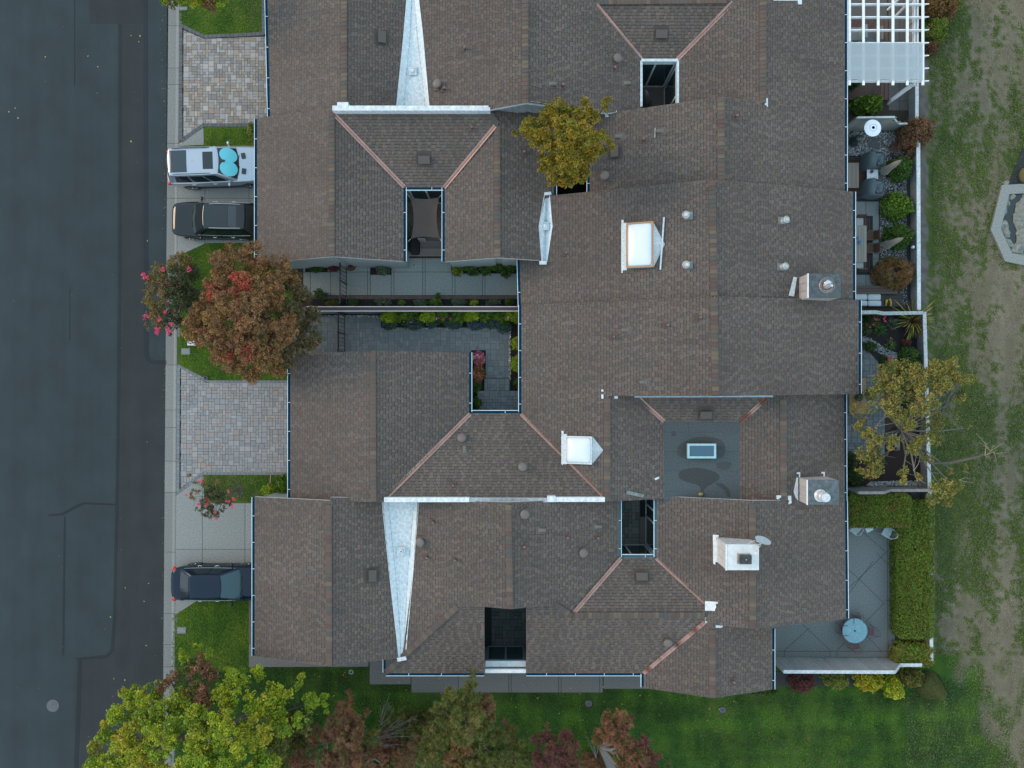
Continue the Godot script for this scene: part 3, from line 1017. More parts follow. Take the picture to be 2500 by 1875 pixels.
		var pg: PackedVector2Array = poly(e[0], fh)
		for k in 2:
			var np := PackedVector2Array()
			for i in pg.size():
				var p0: Vector2 = pg[(i + pg.size() - 1) % pg.size()]
				var p1: Vector2 = pg[i]
				var p2: Vector2 = pg[(i + 1) % pg.size()]
				np.append(p1.lerp(p0, 0.25)); np.append(p1.lerp(p2, 0.25))
			pg = np
		q.prism(pg, fh - 0.004, fh + 0.002, Color(0.088, 0.108, 0.116) * float(e[1]) * Color(1.0, 0.9, 0.84))
		part(q, "water_stain", mt("cap_sheet"), flat)
	var dr := M.new()
	dr.lathe(P(1711, 1207, fh), [[0.13, 0.0], [0.12, 0.05], [0.09, 0.09], [0.04, 0.12], [0.0, 0.12]], Color(0.32, 0.24, 0.1), 16)
	part(dr, "roof_drain", mt("metal"), flat)
	# flat glass rooflight
	var rl := Node3D.new()
	rl.name = numbered(D, "rooflight")
	D.add_child(rl, true)
	var r0 := P(1678, 1083, fh + 0.3)
	var r1 := P(1748, 1119, fh + 0.3)
	var rc := (r0 + r1) / 2.0
	var rx := (r1.x - r0.x) / 2.0
	var rz := (r1.z - r0.z) / 2.0
	var cb := M.new()
	cb.box(rc - Vector3(0, 0.17, 0), Vector3(rx - 0.03, 0.16, rz - 0.03), Color(0.16, 0.2, 0.21))
	part(cb, "curb", mt("paint"), rl)
	var fr := M.new()
	for e in [-1.0, 1.0]:
		fr.box(rc + Vector3(e * (rx - 0.05), 0, 0), Vector3(0.05, 0.035, rz), Color(0.35, 0.55, 0.6))
		fr.box(rc + Vector3(0, 0.001, e * (rz - 0.05)), Vector3(rx - 0.1, 0.035, 0.05), Color(0.35, 0.55, 0.6))
	part(fr, "frame", mt("paint"), rl)
	var pn := M.new()
	pn.box(rc, Vector3(rx - 0.1, 0.006, rz - 0.1), Color.WHITE)
	part(pn, "pane", mt("roof_glass"), rl)
	var c2h := chimney(D, 1971, 1172, 2048, 1232, 4.7, 2.9, Color(0.15, 0.18, 0.19), Color(0.47, 0.44, 0.435))
	var fp := M.new()
	fp.lathe(P(2003, 1210, 4.72), [[0.30, 0.0], [0.28, 0.05], [0.2, 0.06], [0.2, 0.32], [0.24, 0.33], [0.24, 0.40], [0.17, 0.41], [0.17, 0.55], [0.20, 0.56], [0.20, 0.62], [0.0, 0.64]], Color(0.8, 0.82, 0.84), 20)
	part(fp, "flue", mt("metal"), c2h)
	for q in [[1945, 1153], [2005, 1152]]: white_bit(D, d8, [q[0], q[1], q[0] + 8, q[1], q[0] + 8, q[1] + 12, q[0] + 5, q[1] + 12, q[0] + 5, q[1] + 4, q[0], q[1] + 4])
	white_bit(D, d8, [1937, 1200, 1944, 1166, 1948, 1166, 1948, 1222, 1942, 1215])
	# parapet strip along the top of the north facing slope
	var y2 := 4.22
	coping(D, P(939, 1219, y2), P(1146, 1219, y2), 0.22, 0.3)
	coping(D, P(1146, 1219, y2 - 0.01), P(1336, 1220, y2 - 0.01), 0.2, 0.3, Color(0.42, 0.47, 0.5))
	coping(D, P(1336, 1217, y2), P(1356, 1217, y2), 0.28, 0.34)
	coping(D, P(1356, 1218.5, y2), P(1476, 1218.5, y2), 0.22, 0.3)

	# --- the house at the bottom ---
	var E := thing("townhouse", P(1250, 1430, 0), "townhouse along the bottom, white chimney with a dish and long white wedge pan", "townhouse", "joined brown shingled townhouses")
	var e1 := plane_at(P(622, 1400, 2.9), s, 0)
	var rE := hp(e1, 806, 1400)
	var e2 := plane_at(rE, -s, 0)
	var e5 := plane_at(P(1511, 1290, 3.1), -s, 0)
	var rE5 := hp(e5, 1243, 1350)
	var e3 := plane_at(rE5, s, 0)
	var e6 := plane_at(P(1558, 1361, 3.08), 0, s)
	var rE6 := hp(e6, 1560, 1500)
	var e4 := plane_at(rE6, 0, -s)
	var rE7 := hp(d8, 1838, 1380)
	var e7 := plane_at(rE7, s, 0)
	var e9 := plane_at(P(1572, 1660, 2.86), s, 0)
	var rE9 := hp(e9, 1741, 1610)
	var e10 := plane_at(rE9, -s, 0)
	slope(E, e1, [622, 1213, 805, 1222, 806, 1627, 622, 1602])
	slope(E, e2, [806, 1214, 934, 1216, 972, 1606, 806, 1627])
	slope(E, e3, [1020, 1220, 1243, 1226, 1247, 1487, 1122, 1476, 942, 1643, 942, 1611, 983, 1596, 1008, 1400])
	slope(E, e5, [1243, 1226, 1510, 1214, 1510, 1361, 1402, 1494, 1396, 1500, 1355, 1477, 1247, 1487])
	slope(E, e4, [942, 1643, 1122, 1474, 1182, 1478, 1182, 1643])
	slope(E, e4, [1285, 1478, 1355, 1474, 1396, 1500, 1722, 1500, 1722, 1516, 1569, 1643, 1285, 1643])
	slope(E, e6, [1516, 1361, 1600, 1361, 1722, 1472, 1722, 1500, 1396, 1500, 1402, 1494])
	slope(E, e7, [1604, 1214, 1645, 1213, 1838, 1222, 1840, 1535, 1748, 1526, 1722, 1516, 1722, 1472, 1604, 1361])
	slope(E, d8, [1838, 1222, 2062, 1222, 2065, 1511, 1840, 1535])
	slope(E, e9, [1716, 1512, 1741, 1518, 1741, 1704, 1572, 1679, 1572, 1644])
	slope(E, e10, [1741, 1518, 1885, 1520, 1885, 1683, 1741, 1704])
	ridge(E, hp(e1, 806, 1625), hp(e1, 805, 1224))
	ridge(E, hp(e3, 1247, 1486), hp(e3, 1243, 1228))
	ridge(E, hp(e7, 1840, 1533), hp(e7, 1838, 1224))
	ridge(E, hp(e9, 1741, 1702), hp(e9, 1741, 1530))
	ridge(E, hp(e6, 1720, 1500), hp(e6, 1400, 1500))
	ridge(E, hp(e4, 944, 1641), hp(e4, 1120, 1479), 0.14, 0.2)
	ridge(E, hp(e4, 1396, 1502), hp(e5, 1357, 1474), 0.14, 0.2)
	valley(E, hp(e6, 1516, 1362), hp(e6, 1402, 1494))
	valley(E, hp(e6, 1602, 1362), hp(e6, 1720, 1470))
	valley(E, hp(e4, 1720, 1518), hp(e4, 1570, 1643), true)
	gutter(E, hp(e1, 622, 1214), hp(e1, 622, 1602), Vector2(-1, 0))
	gutter(E, hp(d8, 2062, 1222), hp(d8, 2065, 1510), Vector2(1, 0))
	gutter(E, hp(e10, 1885, 1535), hp(e10, 1885, 1683), Vector2(1, 0))
	gutter(E, hp(e3, 942, 1611), hp(e3, 942, 1642), Vector2(-1, 0))
	gutter(E, hp(e4, 942, 1643), hp(e4, 1182, 1643), Vector2(0, 1))
	gutter(E, hp(e4, 1285, 1643), hp(e4, 1567, 1643), Vector2(0, 1))
	gutter(E, hp(e9, 1572, 1646), hp(e9, 1572, 1678), Vector2(-1, 0))
	gutter(E, hp(e5, 1510, 1222), hp(e5, 1510, 1360), Vector2(1, 0), false)
	gutter(E, hp(e7, 1604, 1222), hp(e7, 1604, 1360), Vector2(-1, 0), false)
	gutter(E, hp(e6, 1518, 1361), hp(e6, 1600, 1361), Vector2(0, -1), false)
	for p in [[1058, 1273], [1043, 1359], [1111, 1365]]: vent_pipe(E, e3, p[0], p[1])
	vent_hood(E, e3, 1030, 1322, "dome")
	for p in [[1385, 1310], [1459, 1311], [1280, 1332]]: vent_pipe(E, e5, p[0], p[1])
	for p in [[1278, 1254], [1421, 1348]]: vent_hood(E, e5, p[0], p[1], "dome")
	for p in [[1321, 1294], [1458, 1285]]: vent_hood(E, e5, p[0], p[1], "hood")
	vent_hood(E, e2, 908, 1404, "box")
	vent_hood(E, e6, 1566, 1409, "box")
	vent_hood(E, e4, 1629, 1564, "dome")
	vent_pipe(E, e10, 1789, 1661)
	white_bit(E, e7, [1721, 1467, 1752, 1469, 1752, 1473, 1747, 1474, 1748, 1482, 1745, 1487, 1745, 1491, 1721, 1490])
	white_bit(E, e4, [1721, 1507, 1738, 1507, 1741, 1514, 1748, 1517, 1748, 1522, 1734, 1523, 1732, 1532, 1721, 1532])
	white_bit(E, e10, [1747, 1524, 1766, 1526, 1762, 1532, 1747, 1532])
	white_bit(E, d8, [1895, 1209, 1905, 1209, 1905, 1214, 1901, 1214, 1901, 1218, 1895, 1218], 0.1)
	var cord := M.new()
	var cp := []
	for i in 8: cp.append(hp(e7, 1830 + 1.5 * sin(i * 0.9) + i * 0.5, 1410 + i * 15.5) + Vector3(0, 0.03, 0))
	cord.tube(cp, [0.012, 0.012, 0.012, 0.012, 0.012, 0.012, 0.012, 0.012], Color(0.6, 0.52, 0.47), 5)
	tag(part(cord, "cable", mt("plain"), self), "thin pale cable running along the shingles below the white chimney", "cable")
	var pe := pan(E, [
		[hp(e2, 932, 1224) + up, hp(e2, 945, 1224) - low, hp(e3, 1010, 1224) - low, hp(e3, 1023, 1224) + up],
		[hp(e2, 950, 1400) + up, hp(e2, 964, 1400) - low * 0.8, hp(e3, 995, 1400) - low * 0.8, hp(e3, 1009, 1400) + up],
		[hp(e2, 966, 1540) + up, hp(e2, 976, 1540) - low * 0.3, hp(e3, 988, 1540) - low * 0.3, hp(e3, 996, 1540) + up],
		[hp(e2, 973, 1604) + up, hp(e2, 978, 1604) - low * 0.1, hp(e3, 986, 1604) - low * 0.1, hp(e3, 991, 1602) + up]])
	pan_drain(pe, P(980, 1345, 3.22))
	coping(E, hp(e2, 970, 1610) + up, hp(e3, 992, 1606) + up, 0.18, 0.05, Color(0.75, 0.78, 0.8))
	var we := chimney(E, 1773, 1329, 1853, 1392, 5.6, 4.0, Color(0.72, 0.72, 0.72), Color(0.62, 0.62, 0.62))
	var vb := M.new()
	var vp := P(1818, 1365, 5.75)
	vb.box(vp + Vector3(-0.02, -0.08, 0), Vector3(0.29, 0.04, 0.23), Color(0.5, 0.47, 0.4))
	vb.box(vp + Vector3(0.03, 0.05, 0), Vector3(0.25, 0.08, 0.2), Color(0.06, 0.065, 0.055))
	vb.ball(vp + Vector3(0.03, 0.14, 0), Vector3(0.03, 0.02, 0.03), Color(0.7, 0.7, 0.7), 8)
	part(vb, "flue", mt("lead"), we)
	white_bit(E, e7, [1740, 1305, 1754, 1306, 1754, 1310, 1749, 1311, 1748, 1318, 1756, 1318, 1754, 1372, 1746, 1372, 1746, 1378, 1741, 1376])
	white_bit(E, d8, [1846, 1310, 1855, 1310, 1855, 1325, 1846, 1322])
	# narrow light well: wall and glass on its east and south sides, paved below
	var n0 := P(1514, 1223, 3.05)
	var n1 := P(1602, 1361, 3.05)
	glazed(E, Vector3(n1.x + 0.05, 0, n0.z), Vector3(n1.x + 0.05, 0, n1.z), 0.15, 2.85, Vector3(-1, 0, 0), [0.02, 0.22, 0.45, 0.98])
	glazed(E, Vector3(n0.x, 0, n1.z + 0.05), Vector3(n1.x, 0, n1.z + 0.05), 0.15, 2.85, Vector3(0, 0, -1), [0.02, 0.38, 0.97])
	var nw := M.new()
	nw.box(Vector3(n1.x + 0.14, 1.45, (n0.z + n1.z) / 2), Vector3(0.05, 1.42, (n1.z - n0.z) / 2 + 0.3), Color(0.3, 0.33, 0.33))
	nw.box(Vector3((n0.x + n1.x) / 2, 1.45, n1.z + 0.14), Vector3((n1.x - n0.x) / 2 + 0.2, 1.42, 0.05), Color(0.3, 0.33, 0.33))
	nw.box(Vector3(n0.x - 0.1, 1.45, (n0.z + n1.z) / 2), Vector3(0.05, 1.42, (n1.z - n0.z) / 2 + 0.3), Color(0.3, 0.33, 0.33))
	part(nw, "wall", mt("paint"), E)
	# lower court: window wall at its south end, two white beams across
	var q0 := P(1184, 1484, 2.9)
	var q1 := P(1284, 1643, 2.9)
	var wz := P(1230, 1614, 2.2).z
	glazed(E, Vector3(q0.x + 0.05, 0, wz), Vector3(q1.x - 0.05, 0, wz), 0.2, 2.1, Vector3(0, 0, -1), [0.02, 0.5, 0.98], Color(0.16, 0.22, 0.26))
	var bm := M.new()
	bm.box(Vector3((q0.x + q1.x) / 2, 2.25, wz + 0.1), Vector3((q1.x - q0.x) / 2, 0.06, 0.14), Color(0.66, 0.72, 0.75))
	part(bm, "beam", mt("paint"), E)
	var bm2 := M.new()
	bm2.box(Vector3((q0.x + q1.x) / 2, 2.68, P(1230, 1638, 2.7).z), Vector3((q1.x - q0.x) / 2, 0.06, 0.09), Color(0.76, 0.8, 0.82))
	part(bm2, "beam", mt("paint"), E)
	var qw := M.new()
	qw.box(Vector3((q0.x + q1.x) / 2, 1.1, wz + 0.09), Vector3((q1.x - q0.x) / 2 + 0.1, 1.05, 0.05), Color(0.2, 0.23, 0.25))
	part(qw, "wall", mt("paint"), E)
	# --- satellite dish on the white chimney ---
	var ds := thing("satellite_dish", P(1848, 1328, 5.5), "oval grey satellite dish on a bracket at the white chimney corner", "satellite dish")
	var db := Basis(Vector3(0, 1, 0), -0.2) * Basis(Vector3(1, 0, 0), -1.22)
	var dd := M.new()
	var dc := P(1862, 1322, 5.75)
	dd.lathe(dc, [[0.36, 0.07], [0.33, 0.05], [0.2, 0.015], [0.0, 0.0]], Color(0.5, 0.57, 0.62), 24, db)
	dd.lathe(dc - db.y * 0.012, [[0.36, 0.07], [0.2, 0.01], [0.0, -0.005]], Color(0.42, 0.47, 0.5), 24, db)
	part(dd, "reflector", mt("paint"), ds)
	var dm := M.new()
	dm.tube([P(1848, 1338, 5.5), P(1850, 1332, 5.62), dc], [0.025, 0.025, 0.03], Color(0.5, 0.52, 0.53))
	dm.tube([dc, P(1845, 1350, 5.85)], [0.015, 0.015], Color(0.5, 0.52, 0.53))
	dm.tube([P(1822, 1330, 5.62), P(1840, 1320, 5.7), dc], [0.012, 0.012, 0.012], Color(0.6, 0.62, 0.63))
	part(dm, "mast", mt("paint"), ds)
	var df := M.new()
	df.ball(P(1846, 1350, 5.86), Vector3(0.06, 0.04, 0.05), Color(0.75, 0.76, 0.78))
	part(df, "feed_horn", mt("paint"), ds)

# ---------- ground, street, drives ----------
const STRAW := Color(0.225, 0.19, 0.125)
func ground_color(x: float, z: float) -> Color:
	var p := to_px(x, z)
	var a := nz.get_noise_2d(x * 38.0, z * 17.0)          # metre-size patches
	var b := nz2.get_noise_2d(x * 110.0, z * 110.0)         # tufts
	var c := nz.get_noise_2d(x * 4.0 + 300.0, z * 4.0)
	var green := Color(0.060, 0.098, 0.020).lerp(Color(0.098, 0.148, 0.018), clampf(0.5 + b, 0, 1))
	var straw := STRAW.lerp(Color(0.34, 0.285, 0.21), clampf(0.5 + a, 0, 1))
	var edge := 2262.0 + 14.0 * a
	if p.x > 2225.0 and p.y < 1600.0:
		if p.x < edge:
			return Color(0.16, 0.135, 0.115).lerp(Color(0.24, 0.22, 0.2), clampf(0.5 + b, 0, 1))
		var wet := 0.54 + a * 1.5 + c * 1.3 + b * 1.3
		wet += 0.75 * exp(-pow((p.x - 2295.0 - 10.0 * sin(p.y / 90.0)) / 26.0, 2.0))
		wet += 0.45 * exp(-pow((p.x - 2350.0) / 22.0, 2.0)) * (1.0 if p.y > 700 and p.y < 1150 else 0.3)
		wet -= 1.0 * exp(-pow((p.x - 2455.0 - (1000.0 - p.y) * 0.01) / 34.0, 2.0)) * (1.0 if p.y > 660 else 0.0)
		wet -= 0.8 * exp(-(pow((p.x - 2440.0) / 90.0, 2.0) + pow((p.y - 20.0) / 170.0, 2.0)))
		wet -= 0.6 * exp(-(pow((p.x - 2330.0) / 60.0, 2.0) + pow((p.y - 1400.0) / 140.0, 2.0)))
		return straw.lerp(green, clampf(wet + 0.35, 0.0, 1.0))
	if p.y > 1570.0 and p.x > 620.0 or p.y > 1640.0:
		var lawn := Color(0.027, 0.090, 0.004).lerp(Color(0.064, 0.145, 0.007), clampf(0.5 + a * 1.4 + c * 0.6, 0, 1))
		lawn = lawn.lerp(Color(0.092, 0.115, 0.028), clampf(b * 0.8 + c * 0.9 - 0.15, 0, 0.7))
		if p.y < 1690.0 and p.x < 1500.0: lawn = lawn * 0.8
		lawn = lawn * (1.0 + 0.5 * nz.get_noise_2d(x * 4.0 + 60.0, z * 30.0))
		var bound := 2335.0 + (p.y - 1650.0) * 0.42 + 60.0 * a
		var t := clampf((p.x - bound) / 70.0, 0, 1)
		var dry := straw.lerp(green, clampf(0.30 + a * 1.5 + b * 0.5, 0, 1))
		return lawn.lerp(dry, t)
	if p.x < 720.0:
		var f := Color(0.062, 0.142, 0.006).lerp(Color(0.128, 0.21, 0.012), clampf(0.5 + a * 1.3 + b * 0.4, 0, 1))
		f = f.lerp(Color(0.16, 0.14, 0.055), clampf(c * 1.3 + b * 0.5 - 0.35, 0, 0.7))
		return f
	return Color(0.075, 0.06, 0.05)

func flat_sheet(called: String, parent: Node, marks: Array, h: float, col: Color, mat: String, thick := 0.03) -> MeshInstance3D:
	var m := M.new()
	m.prism(poly(marks, h), h - thick, h, col)
	return part(m, called, mt(mat), parent)

# split a paved area by lines and lay every slab on its own
func slabs(parent: Node, marks: Array, xs: Array, ys: Array, h: float, col: Color, mat := "concrete", called := "concrete_slab") -> void:
	var area := poly(marks, h)
	var X := [-400.0] + xs + [3000.0]
	var Y := [-400.0] + ys + [2400.0]
	for i in X.size() - 1:
		for j in Y.size() - 1:
			var cell := poly([X[i], Y[j], X[i + 1], Y[j], X[i + 1], Y[j + 1], X[i], Y[j + 1]], h)
			for piece in Geometry2D.intersect_polygons(area, cell):
				for q in Geometry2D.offset_polygon(piece, -0.012):
					var m := M.new()
					m.prism(q, h - 0.1, h, vary(col, 0.05))
					part(m, called, mt(mat), parent)

# random ashlar paving: a grid of cells filled with one- to four-cell stones
func pavers(parent: Node, area: PackedVector2Array, cell: float, h: float, tones: Array, big: float, called := "paver", limit := 300) -> void:
	var lo := area[0]
	var hi := area[0]
	for q in area:
		lo = lo.min(q)
		hi = hi.max(q)
	var nx := int((hi.x - lo.x) / cell) + 2
	var ny := int((hi.y - lo.y) / cell) + 2
	var used := {}
	var full := []
	var rest := M.new()
	for j in ny:
		for i in nx:
			if used.has(Vector2i(i, j)): continue
			var w := 1
			var d := 1
			var r := rng.randf()
			if r < big: w = 2; d = 2
			elif r < big + 0.28: w = 2
			elif r < big + 0.52: d = 2
			for k in w:
				if used.has(Vector2i(i + k, j)): w = k; break
			for a in w:
				for b in d: used[Vector2i(i + a, j + b)] = true
			var p := lo + Vector2(i, j) * cell
			var g := 0.007
			var rect := PackedVector2Array([p + Vector2(g, g), p + Vector2(w * cell - g, g), p + Vector2(w * cell - g, d * cell - g), p + Vector2(g, d * cell - g)])
			var inside := 0
			for q in rect:
				if Geometry2D.is_point_in_polygon(q, area): inside += 1
			var tone: int = rng.randi() % tones.size()
			if inside == 4:
				full.append([w * d + rng.randf() * 0.01, rect, tone])
			else:
				for piece in Geometry2D.intersect_polygons(rect, area):
					rest.prism(piece, h - 0.03, h, vary(tones[tone], 0.08))
	full.sort_custom(func(a, b): return a[0] > b[0])
	for k in full.size():
		var rect: PackedVector2Array = full[k][1]
		if k < limit:
			var size := rect[2] - rect[0]
			var v := rng.randi() % 3
			var key := "%s%d_%d_%.2f_%.2f" % [called, full[k][2], v, size.x, size.y] + str(tones[0])
			if not shared.has(key):
				var m := M.new()
				var col := vary(tones[full[k][2]], 0.12)
				var hx := size.x / 2.0
				var hz := size.y / 2.0
				var b := 0.006
				m.quad(Vector3(-hx + b, 0, -hz + b), Vector3(hx - b, 0, -hz + b), Vector3(hx - b, 0, hz - b), Vector3(-hx + b, 0, hz - b), col, Vector3.UP)
				m.quad(Vector3(-hx, -0.006, -hz), Vector3(hx, -0.006, -hz), Vector3(hx - b, 0, -hz + b), Vector3(-hx + b, 0, -hz + b), col, Vector3.UP)
				m.quad(Vector3(-hx, -0.006, hz), Vector3(hx, -0.006, hz), Vector3(hx - b, 0, hz - b), Vector3(-hx + b, 0, hz - b), col, Vector3.UP)
				m.quad(Vector3(-hx, -0.006, -hz), Vector3(-hx, -0.006, hz), Vector3(-hx + b, 0, hz - b), Vector3(-hx + b, 0, -hz + b), col, Vector3.UP)
				m.quad(Vector3(hx, -0.006, -hz), Vector3(hx, -0.006, hz), Vector3(hx - b, 0, hz - b), Vector3(hx - b, 0, -hz + b), col, Vector3.UP)
				for s in [-1.0, 1.0]:
					m.quad(Vector3(hx * s, -0.04, -hz), Vector3(hx * s, -0.04, hz), Vector3(hx * s, -0.006, hz), Vector3(hx * s, -0.006, -hz), col, Vector3(s, 0, 0))
					m.quad(Vector3(-hx, -0.04, hz * s), Vector3(hx, -0.04, hz * s), Vector3(hx, -0.006, hz * s), Vector3(-hx, -0.006, hz * s), col, Vector3(0, 0, s))
				shared[key] = m.mesh()
			var c := (rect[0] + rect[2]) / 2.0
			placed(shared[key], called, mt("paving"), parent, Transform3D(Basis(), Vector3(c.x, h + rng.randf_range(-0.002, 0.003), c.y)))
		else:
			rest.prism(rect, h - 0.03, h, vary(tones[full[k][2]], 0.10))
	if rest.v.size():
		part(rest, called + "s_small", mt("paving"), parent, "stuff")

func band(parent: Node, marks: Array, w: float, h: float, col: Color, called := "border_stone", step := 0.22) -> void:
	var m := M.new()
	for i in range(0, marks.size() - 2, 2):
		var a := P(marks[i], marks[i + 1], h)
		var b := P(marks[i + 2], marks[i + 3], h)
		var n := maxi(1, int((b - a).length() / step))
		for k in n:
			var p := a.lerp(b, (k + 0.02) / n)
			var q := a.lerp(b, (k + 0.96) / n)
			m.bar(p - Vector3(0, 0.02, 0), q - Vector3(0, 0.02, 0), w, 0.046, vary(col, 0.12))
	part(m, called + "s", mt("paving"), parent, "stuff")

func build_ground() -> void:
	var base := M.new()
	base.quad(Vector3(-400, -0.05, -400), Vector3(400, -0.05, -400), Vector3(400, -0.05, 400), Vector3(-400, -0.05, 400), Color(0.06, 0.07, 0.03), Vector3.UP)
	tag(part(base, "ground", mt("turf"), self), "open ground running out to the horizon", "", "", "structure")
	# lots: one sheet whose colour is what grows or lies there
	var y := M.new()
	var st := 0.12
	var x0 := -18.55
	var z0 := -24.0
	var nx := int(52.0 / st)
	var nzz := int(50.0 / st)
	var hgt := func(x: float, z: float) -> float:
		return G - 0.012 + 0.02 * nz.get_noise_2d(x * 25.0, z * 25.0) if x > 21.0 or z > 15.5 else G - 0.012
	var arr := PackedVector3Array()
	var col := PackedColorArray()
	var nor := PackedVector3Array()
	var idx := PackedInt32Array()
	for j in nzz + 1:
		for i in nx + 1:
			var x := x0 + i * st
			if i == 0: x = x0
			var z := z0 + j * st
			arr.append(Vector3(x, hgt.call(x, z), z))
			nor.append(Vector3.UP)
			col.append(ground_color(x, z))
			if i < nx and j < nzz:
				var k := j * (nx + 1) + i
				# the kerb line leans a little: leave out what lies over the street
				if to_px(x, z).x > 412.0 - 0.0075 * to_px(x, z).y + 27.0:
					idx.append_array([k, k + 1, k + nx + 2, k, k + nx + 2, k + nx + 1])
	var a := []
	a.resize(Mesh.ARRAY_MAX)
	a[Mesh.ARRAY_VERTEX] = arr
	a[Mesh.ARRAY_NORMAL] = nor
	a[Mesh.ARRAY_COLOR] = col
	a[Mesh.ARRAY_INDEX] = idx
	var am := ArrayMesh.new()
	am.add_surface_from_arrays(Mesh.PRIMITIVE_TRIANGLES, a)
	var o := MeshInstance3D.new()
	o.name = "lawn"
	o.mesh = am
	o.material_override = mt("turf")
	add_child(o, true)
	tag(o, "lawns, dry field and bare soil of the lots", "", "", "structure")
	grass()
	# street
	var r := M.new()
	var ra := P(414, -4200, 0)
	var rb := P(398, 6000, 0)
	r.quad(Vector3(-200, 0, ra.z), ra, rb, Vector3(-200, 0, rb.z), Color(0.046, 0.065, 0.073), Vector3.UP)
	r.quad(ra, rb, rb - Vector3(0, 0.04, 0), ra - Vector3(0, 0.04, 0), Color(0.04, 0.05, 0.06), Vector3.RIGHT)
	var road := tag(part(r, "road", mt("asphalt"), self), "blue grey asphalt street with darker patched strips", "", "", "structure")
	var brown := Color(0.047, 0.052, 0.056)
	var seal := Color(0.026, 0.036, 0.043)
	for e in [[[296, 60, 352, 60, 352, 872, 360, 886, 372, 890, 410, 890, 404, 1400, 398, 1900, 196, 1900, 198, 1612, 262, 1607, 276, 1598, 281, 1560, 283, 1375, 290, 1200], brown, 0.004], [[218, -60, 352, -60, 352, 58, 218, 58], Color(0.040, 0.049, 0.056), 0.004],
		[[289, 58, 297, 58, 296, 700, 292, 1080, 288, 1300, 283, 1500, 278, 1590, 262, 1607, 200, 1611, 200, 1620, 190, 1900, 180, 1900, 190, 1615, 184, 1607, 258, 1599, 270, 1586, 276, 1500, 280, 1300, 284, 1080, 288, 700], seal, 0.008],
		[[350, 0, 360, 0, 362, 860, 366, 874, 378, 880, 410, 880, 410, 889, 372, 889, 358, 882, 351, 866], seal * 1.1, 0.008],
		[[118, 1256, 150, 1253, 180, 1236, 204, 1226, 282, 1230, 282, 1234, 206, 1231, 184, 1241, 154, 1258, 118, 1260], seal * 0.95, 0.006],
		[[156, 1262, 160, 1262, 156, 1600, 152, 1600], seal, 0.006], [[181, -20, 183, -20, 183, 210, 181, 210], seal, 0.006], [[170, 700, 171, 700, 171, 830, 169, 830], seal, 0.006]]:
		flat_sheet("asphalt_patch", road, e[0], e[2], e[1], "asphalt", 0.02)
	var mh := thing("manhole_cover", P(129, 1723, 0), "round grey manhole cover set in the street", "manhole cover")
	var mm := M.new()
	mm.lathe(P(129, 1723, 0.0), [[0.33, 0.0], [0.33, 0.010], [0.0, 0.012]], Color(0.155, 0.16, 0.175), 32)
	part(mm, "lid", mt("concrete"), mh)
	var mr := M.new()
	mr.tube([P(126, 1722, 0.016), P(131, 1716, 0.016), P(136, 1719, 0.016)], [0.012, 0.02, 0.008], Color(0.22, 0.08, 0.09), 5)
	part(mr, "paint_mark", mt("plain"), mh)
	# kerb: gutter slabs and a rounded lip, poured in lengths
	var kerb := struct("kerb", "concrete gutter and rolled kerb along the street")
	var ks := [-180, 63, 166, 206, 350, 484, 640, 770, 891, 1001, 1044, 1126, 1202, 1348, 1498, 1574, 1628, 1780, 2100]
	for i in ks.size() - 1:
		var px := func(v: float, off: float) -> float: return 411.0 - 0.0075 * v + off
		var t0: float = ks[i] + 0.4
		var t1: float = ks[i + 1] - 0.4
		var m := M.new()
		var cc := vary(Color(0.29, 0.295, 0.285), 0.08)
		var prof := [[0.0, 0.006], [6.0, 0.012], [18.0, 0.02], [20.0, 0.05], [22.0, 0.10], [24.0, 0.125], [27.0, 0.128], [28.0, 0.10], [42.0, 0.09]]
		for k in prof.size() - 1:
			var p: Array = prof[k]
			var q: Array = prof[k + 1]
			var c2 := cc if k < 2 else cc * (0.86 if k == 2 else 1.1)
			m.quad(P(px.call(t0, p[0]), t0, p[1]), P(px.call(t1, p[0]), t1, p[1]), P(px.call(t1, q[0]), t1, q[1]), P(px.call(t0, q[0]), t0, q[1]), c2, Vector3(-0.3, 1, 0))
		part(m, "kerb_slab", mt("concrete"), kerb)
	# drives
	var tanp := [Color(0.448, 0.360, 0.294), Color(0.370, 0.325, 0.304), Color(0.560, 0.500, 0.475), Color(0.414, 0.320, 0.266), Color(0.482, 0.450, 0.446), Color(0.347, 0.330, 0.318), Color(0.493, 0.410, 0.342), Color(0.470, 0.430, 0.408)]
	var da := struct("driveway", "driveway of tan and grey pavers with a dark border, top of the street")
	flat_sheet("paving_bed", da, [436, 61, 497, 86, 700, 80, 700, 310, 497, 310, 436, 350], G - 0.012, Color(0.24, 0.235, 0.22), "concrete")
	pavers(da, poly([448, 74, 499, 95, 700, 88, 700, 301, 496, 301, 448, 335]), 0.148, G + 0.012, tanp, 0.22)
	var bc := Color(0.165, 0.17, 0.18)
	band(da, [438, 60, 498, 89, 645, 82], 0.17, G + 0.012, bc)
	band(da, [643, -10, 643, 82], 0.17, G + 0.010, bc)
	band(da, [441, 70, 441, 342], 0.17, G + 0.010, bc)
	band(da, [442, 345, 497, 305, 640, 305], 0.17, G + 0.012, bc)
	var conc := Color(0.35, 0.355, 0.34)
	var dt := struct("driveway", "small concrete wedge between the two upper driveways")
	slabs(dt, [435, 351, 497, 311, 498, 354, 435, 357], [], [], G + 0.004, conc)
	var db := struct("driveway", "concrete driveway under the silver and black cars")
	slabs(db, [435, 357, 700, 355, 700, 592, 503, 594, 433, 626], [500, 608], [484], G + 0.004, conc)
	var dd := struct("driveway", "driveway of blue grey pavers with a pink tint, middle of the street")
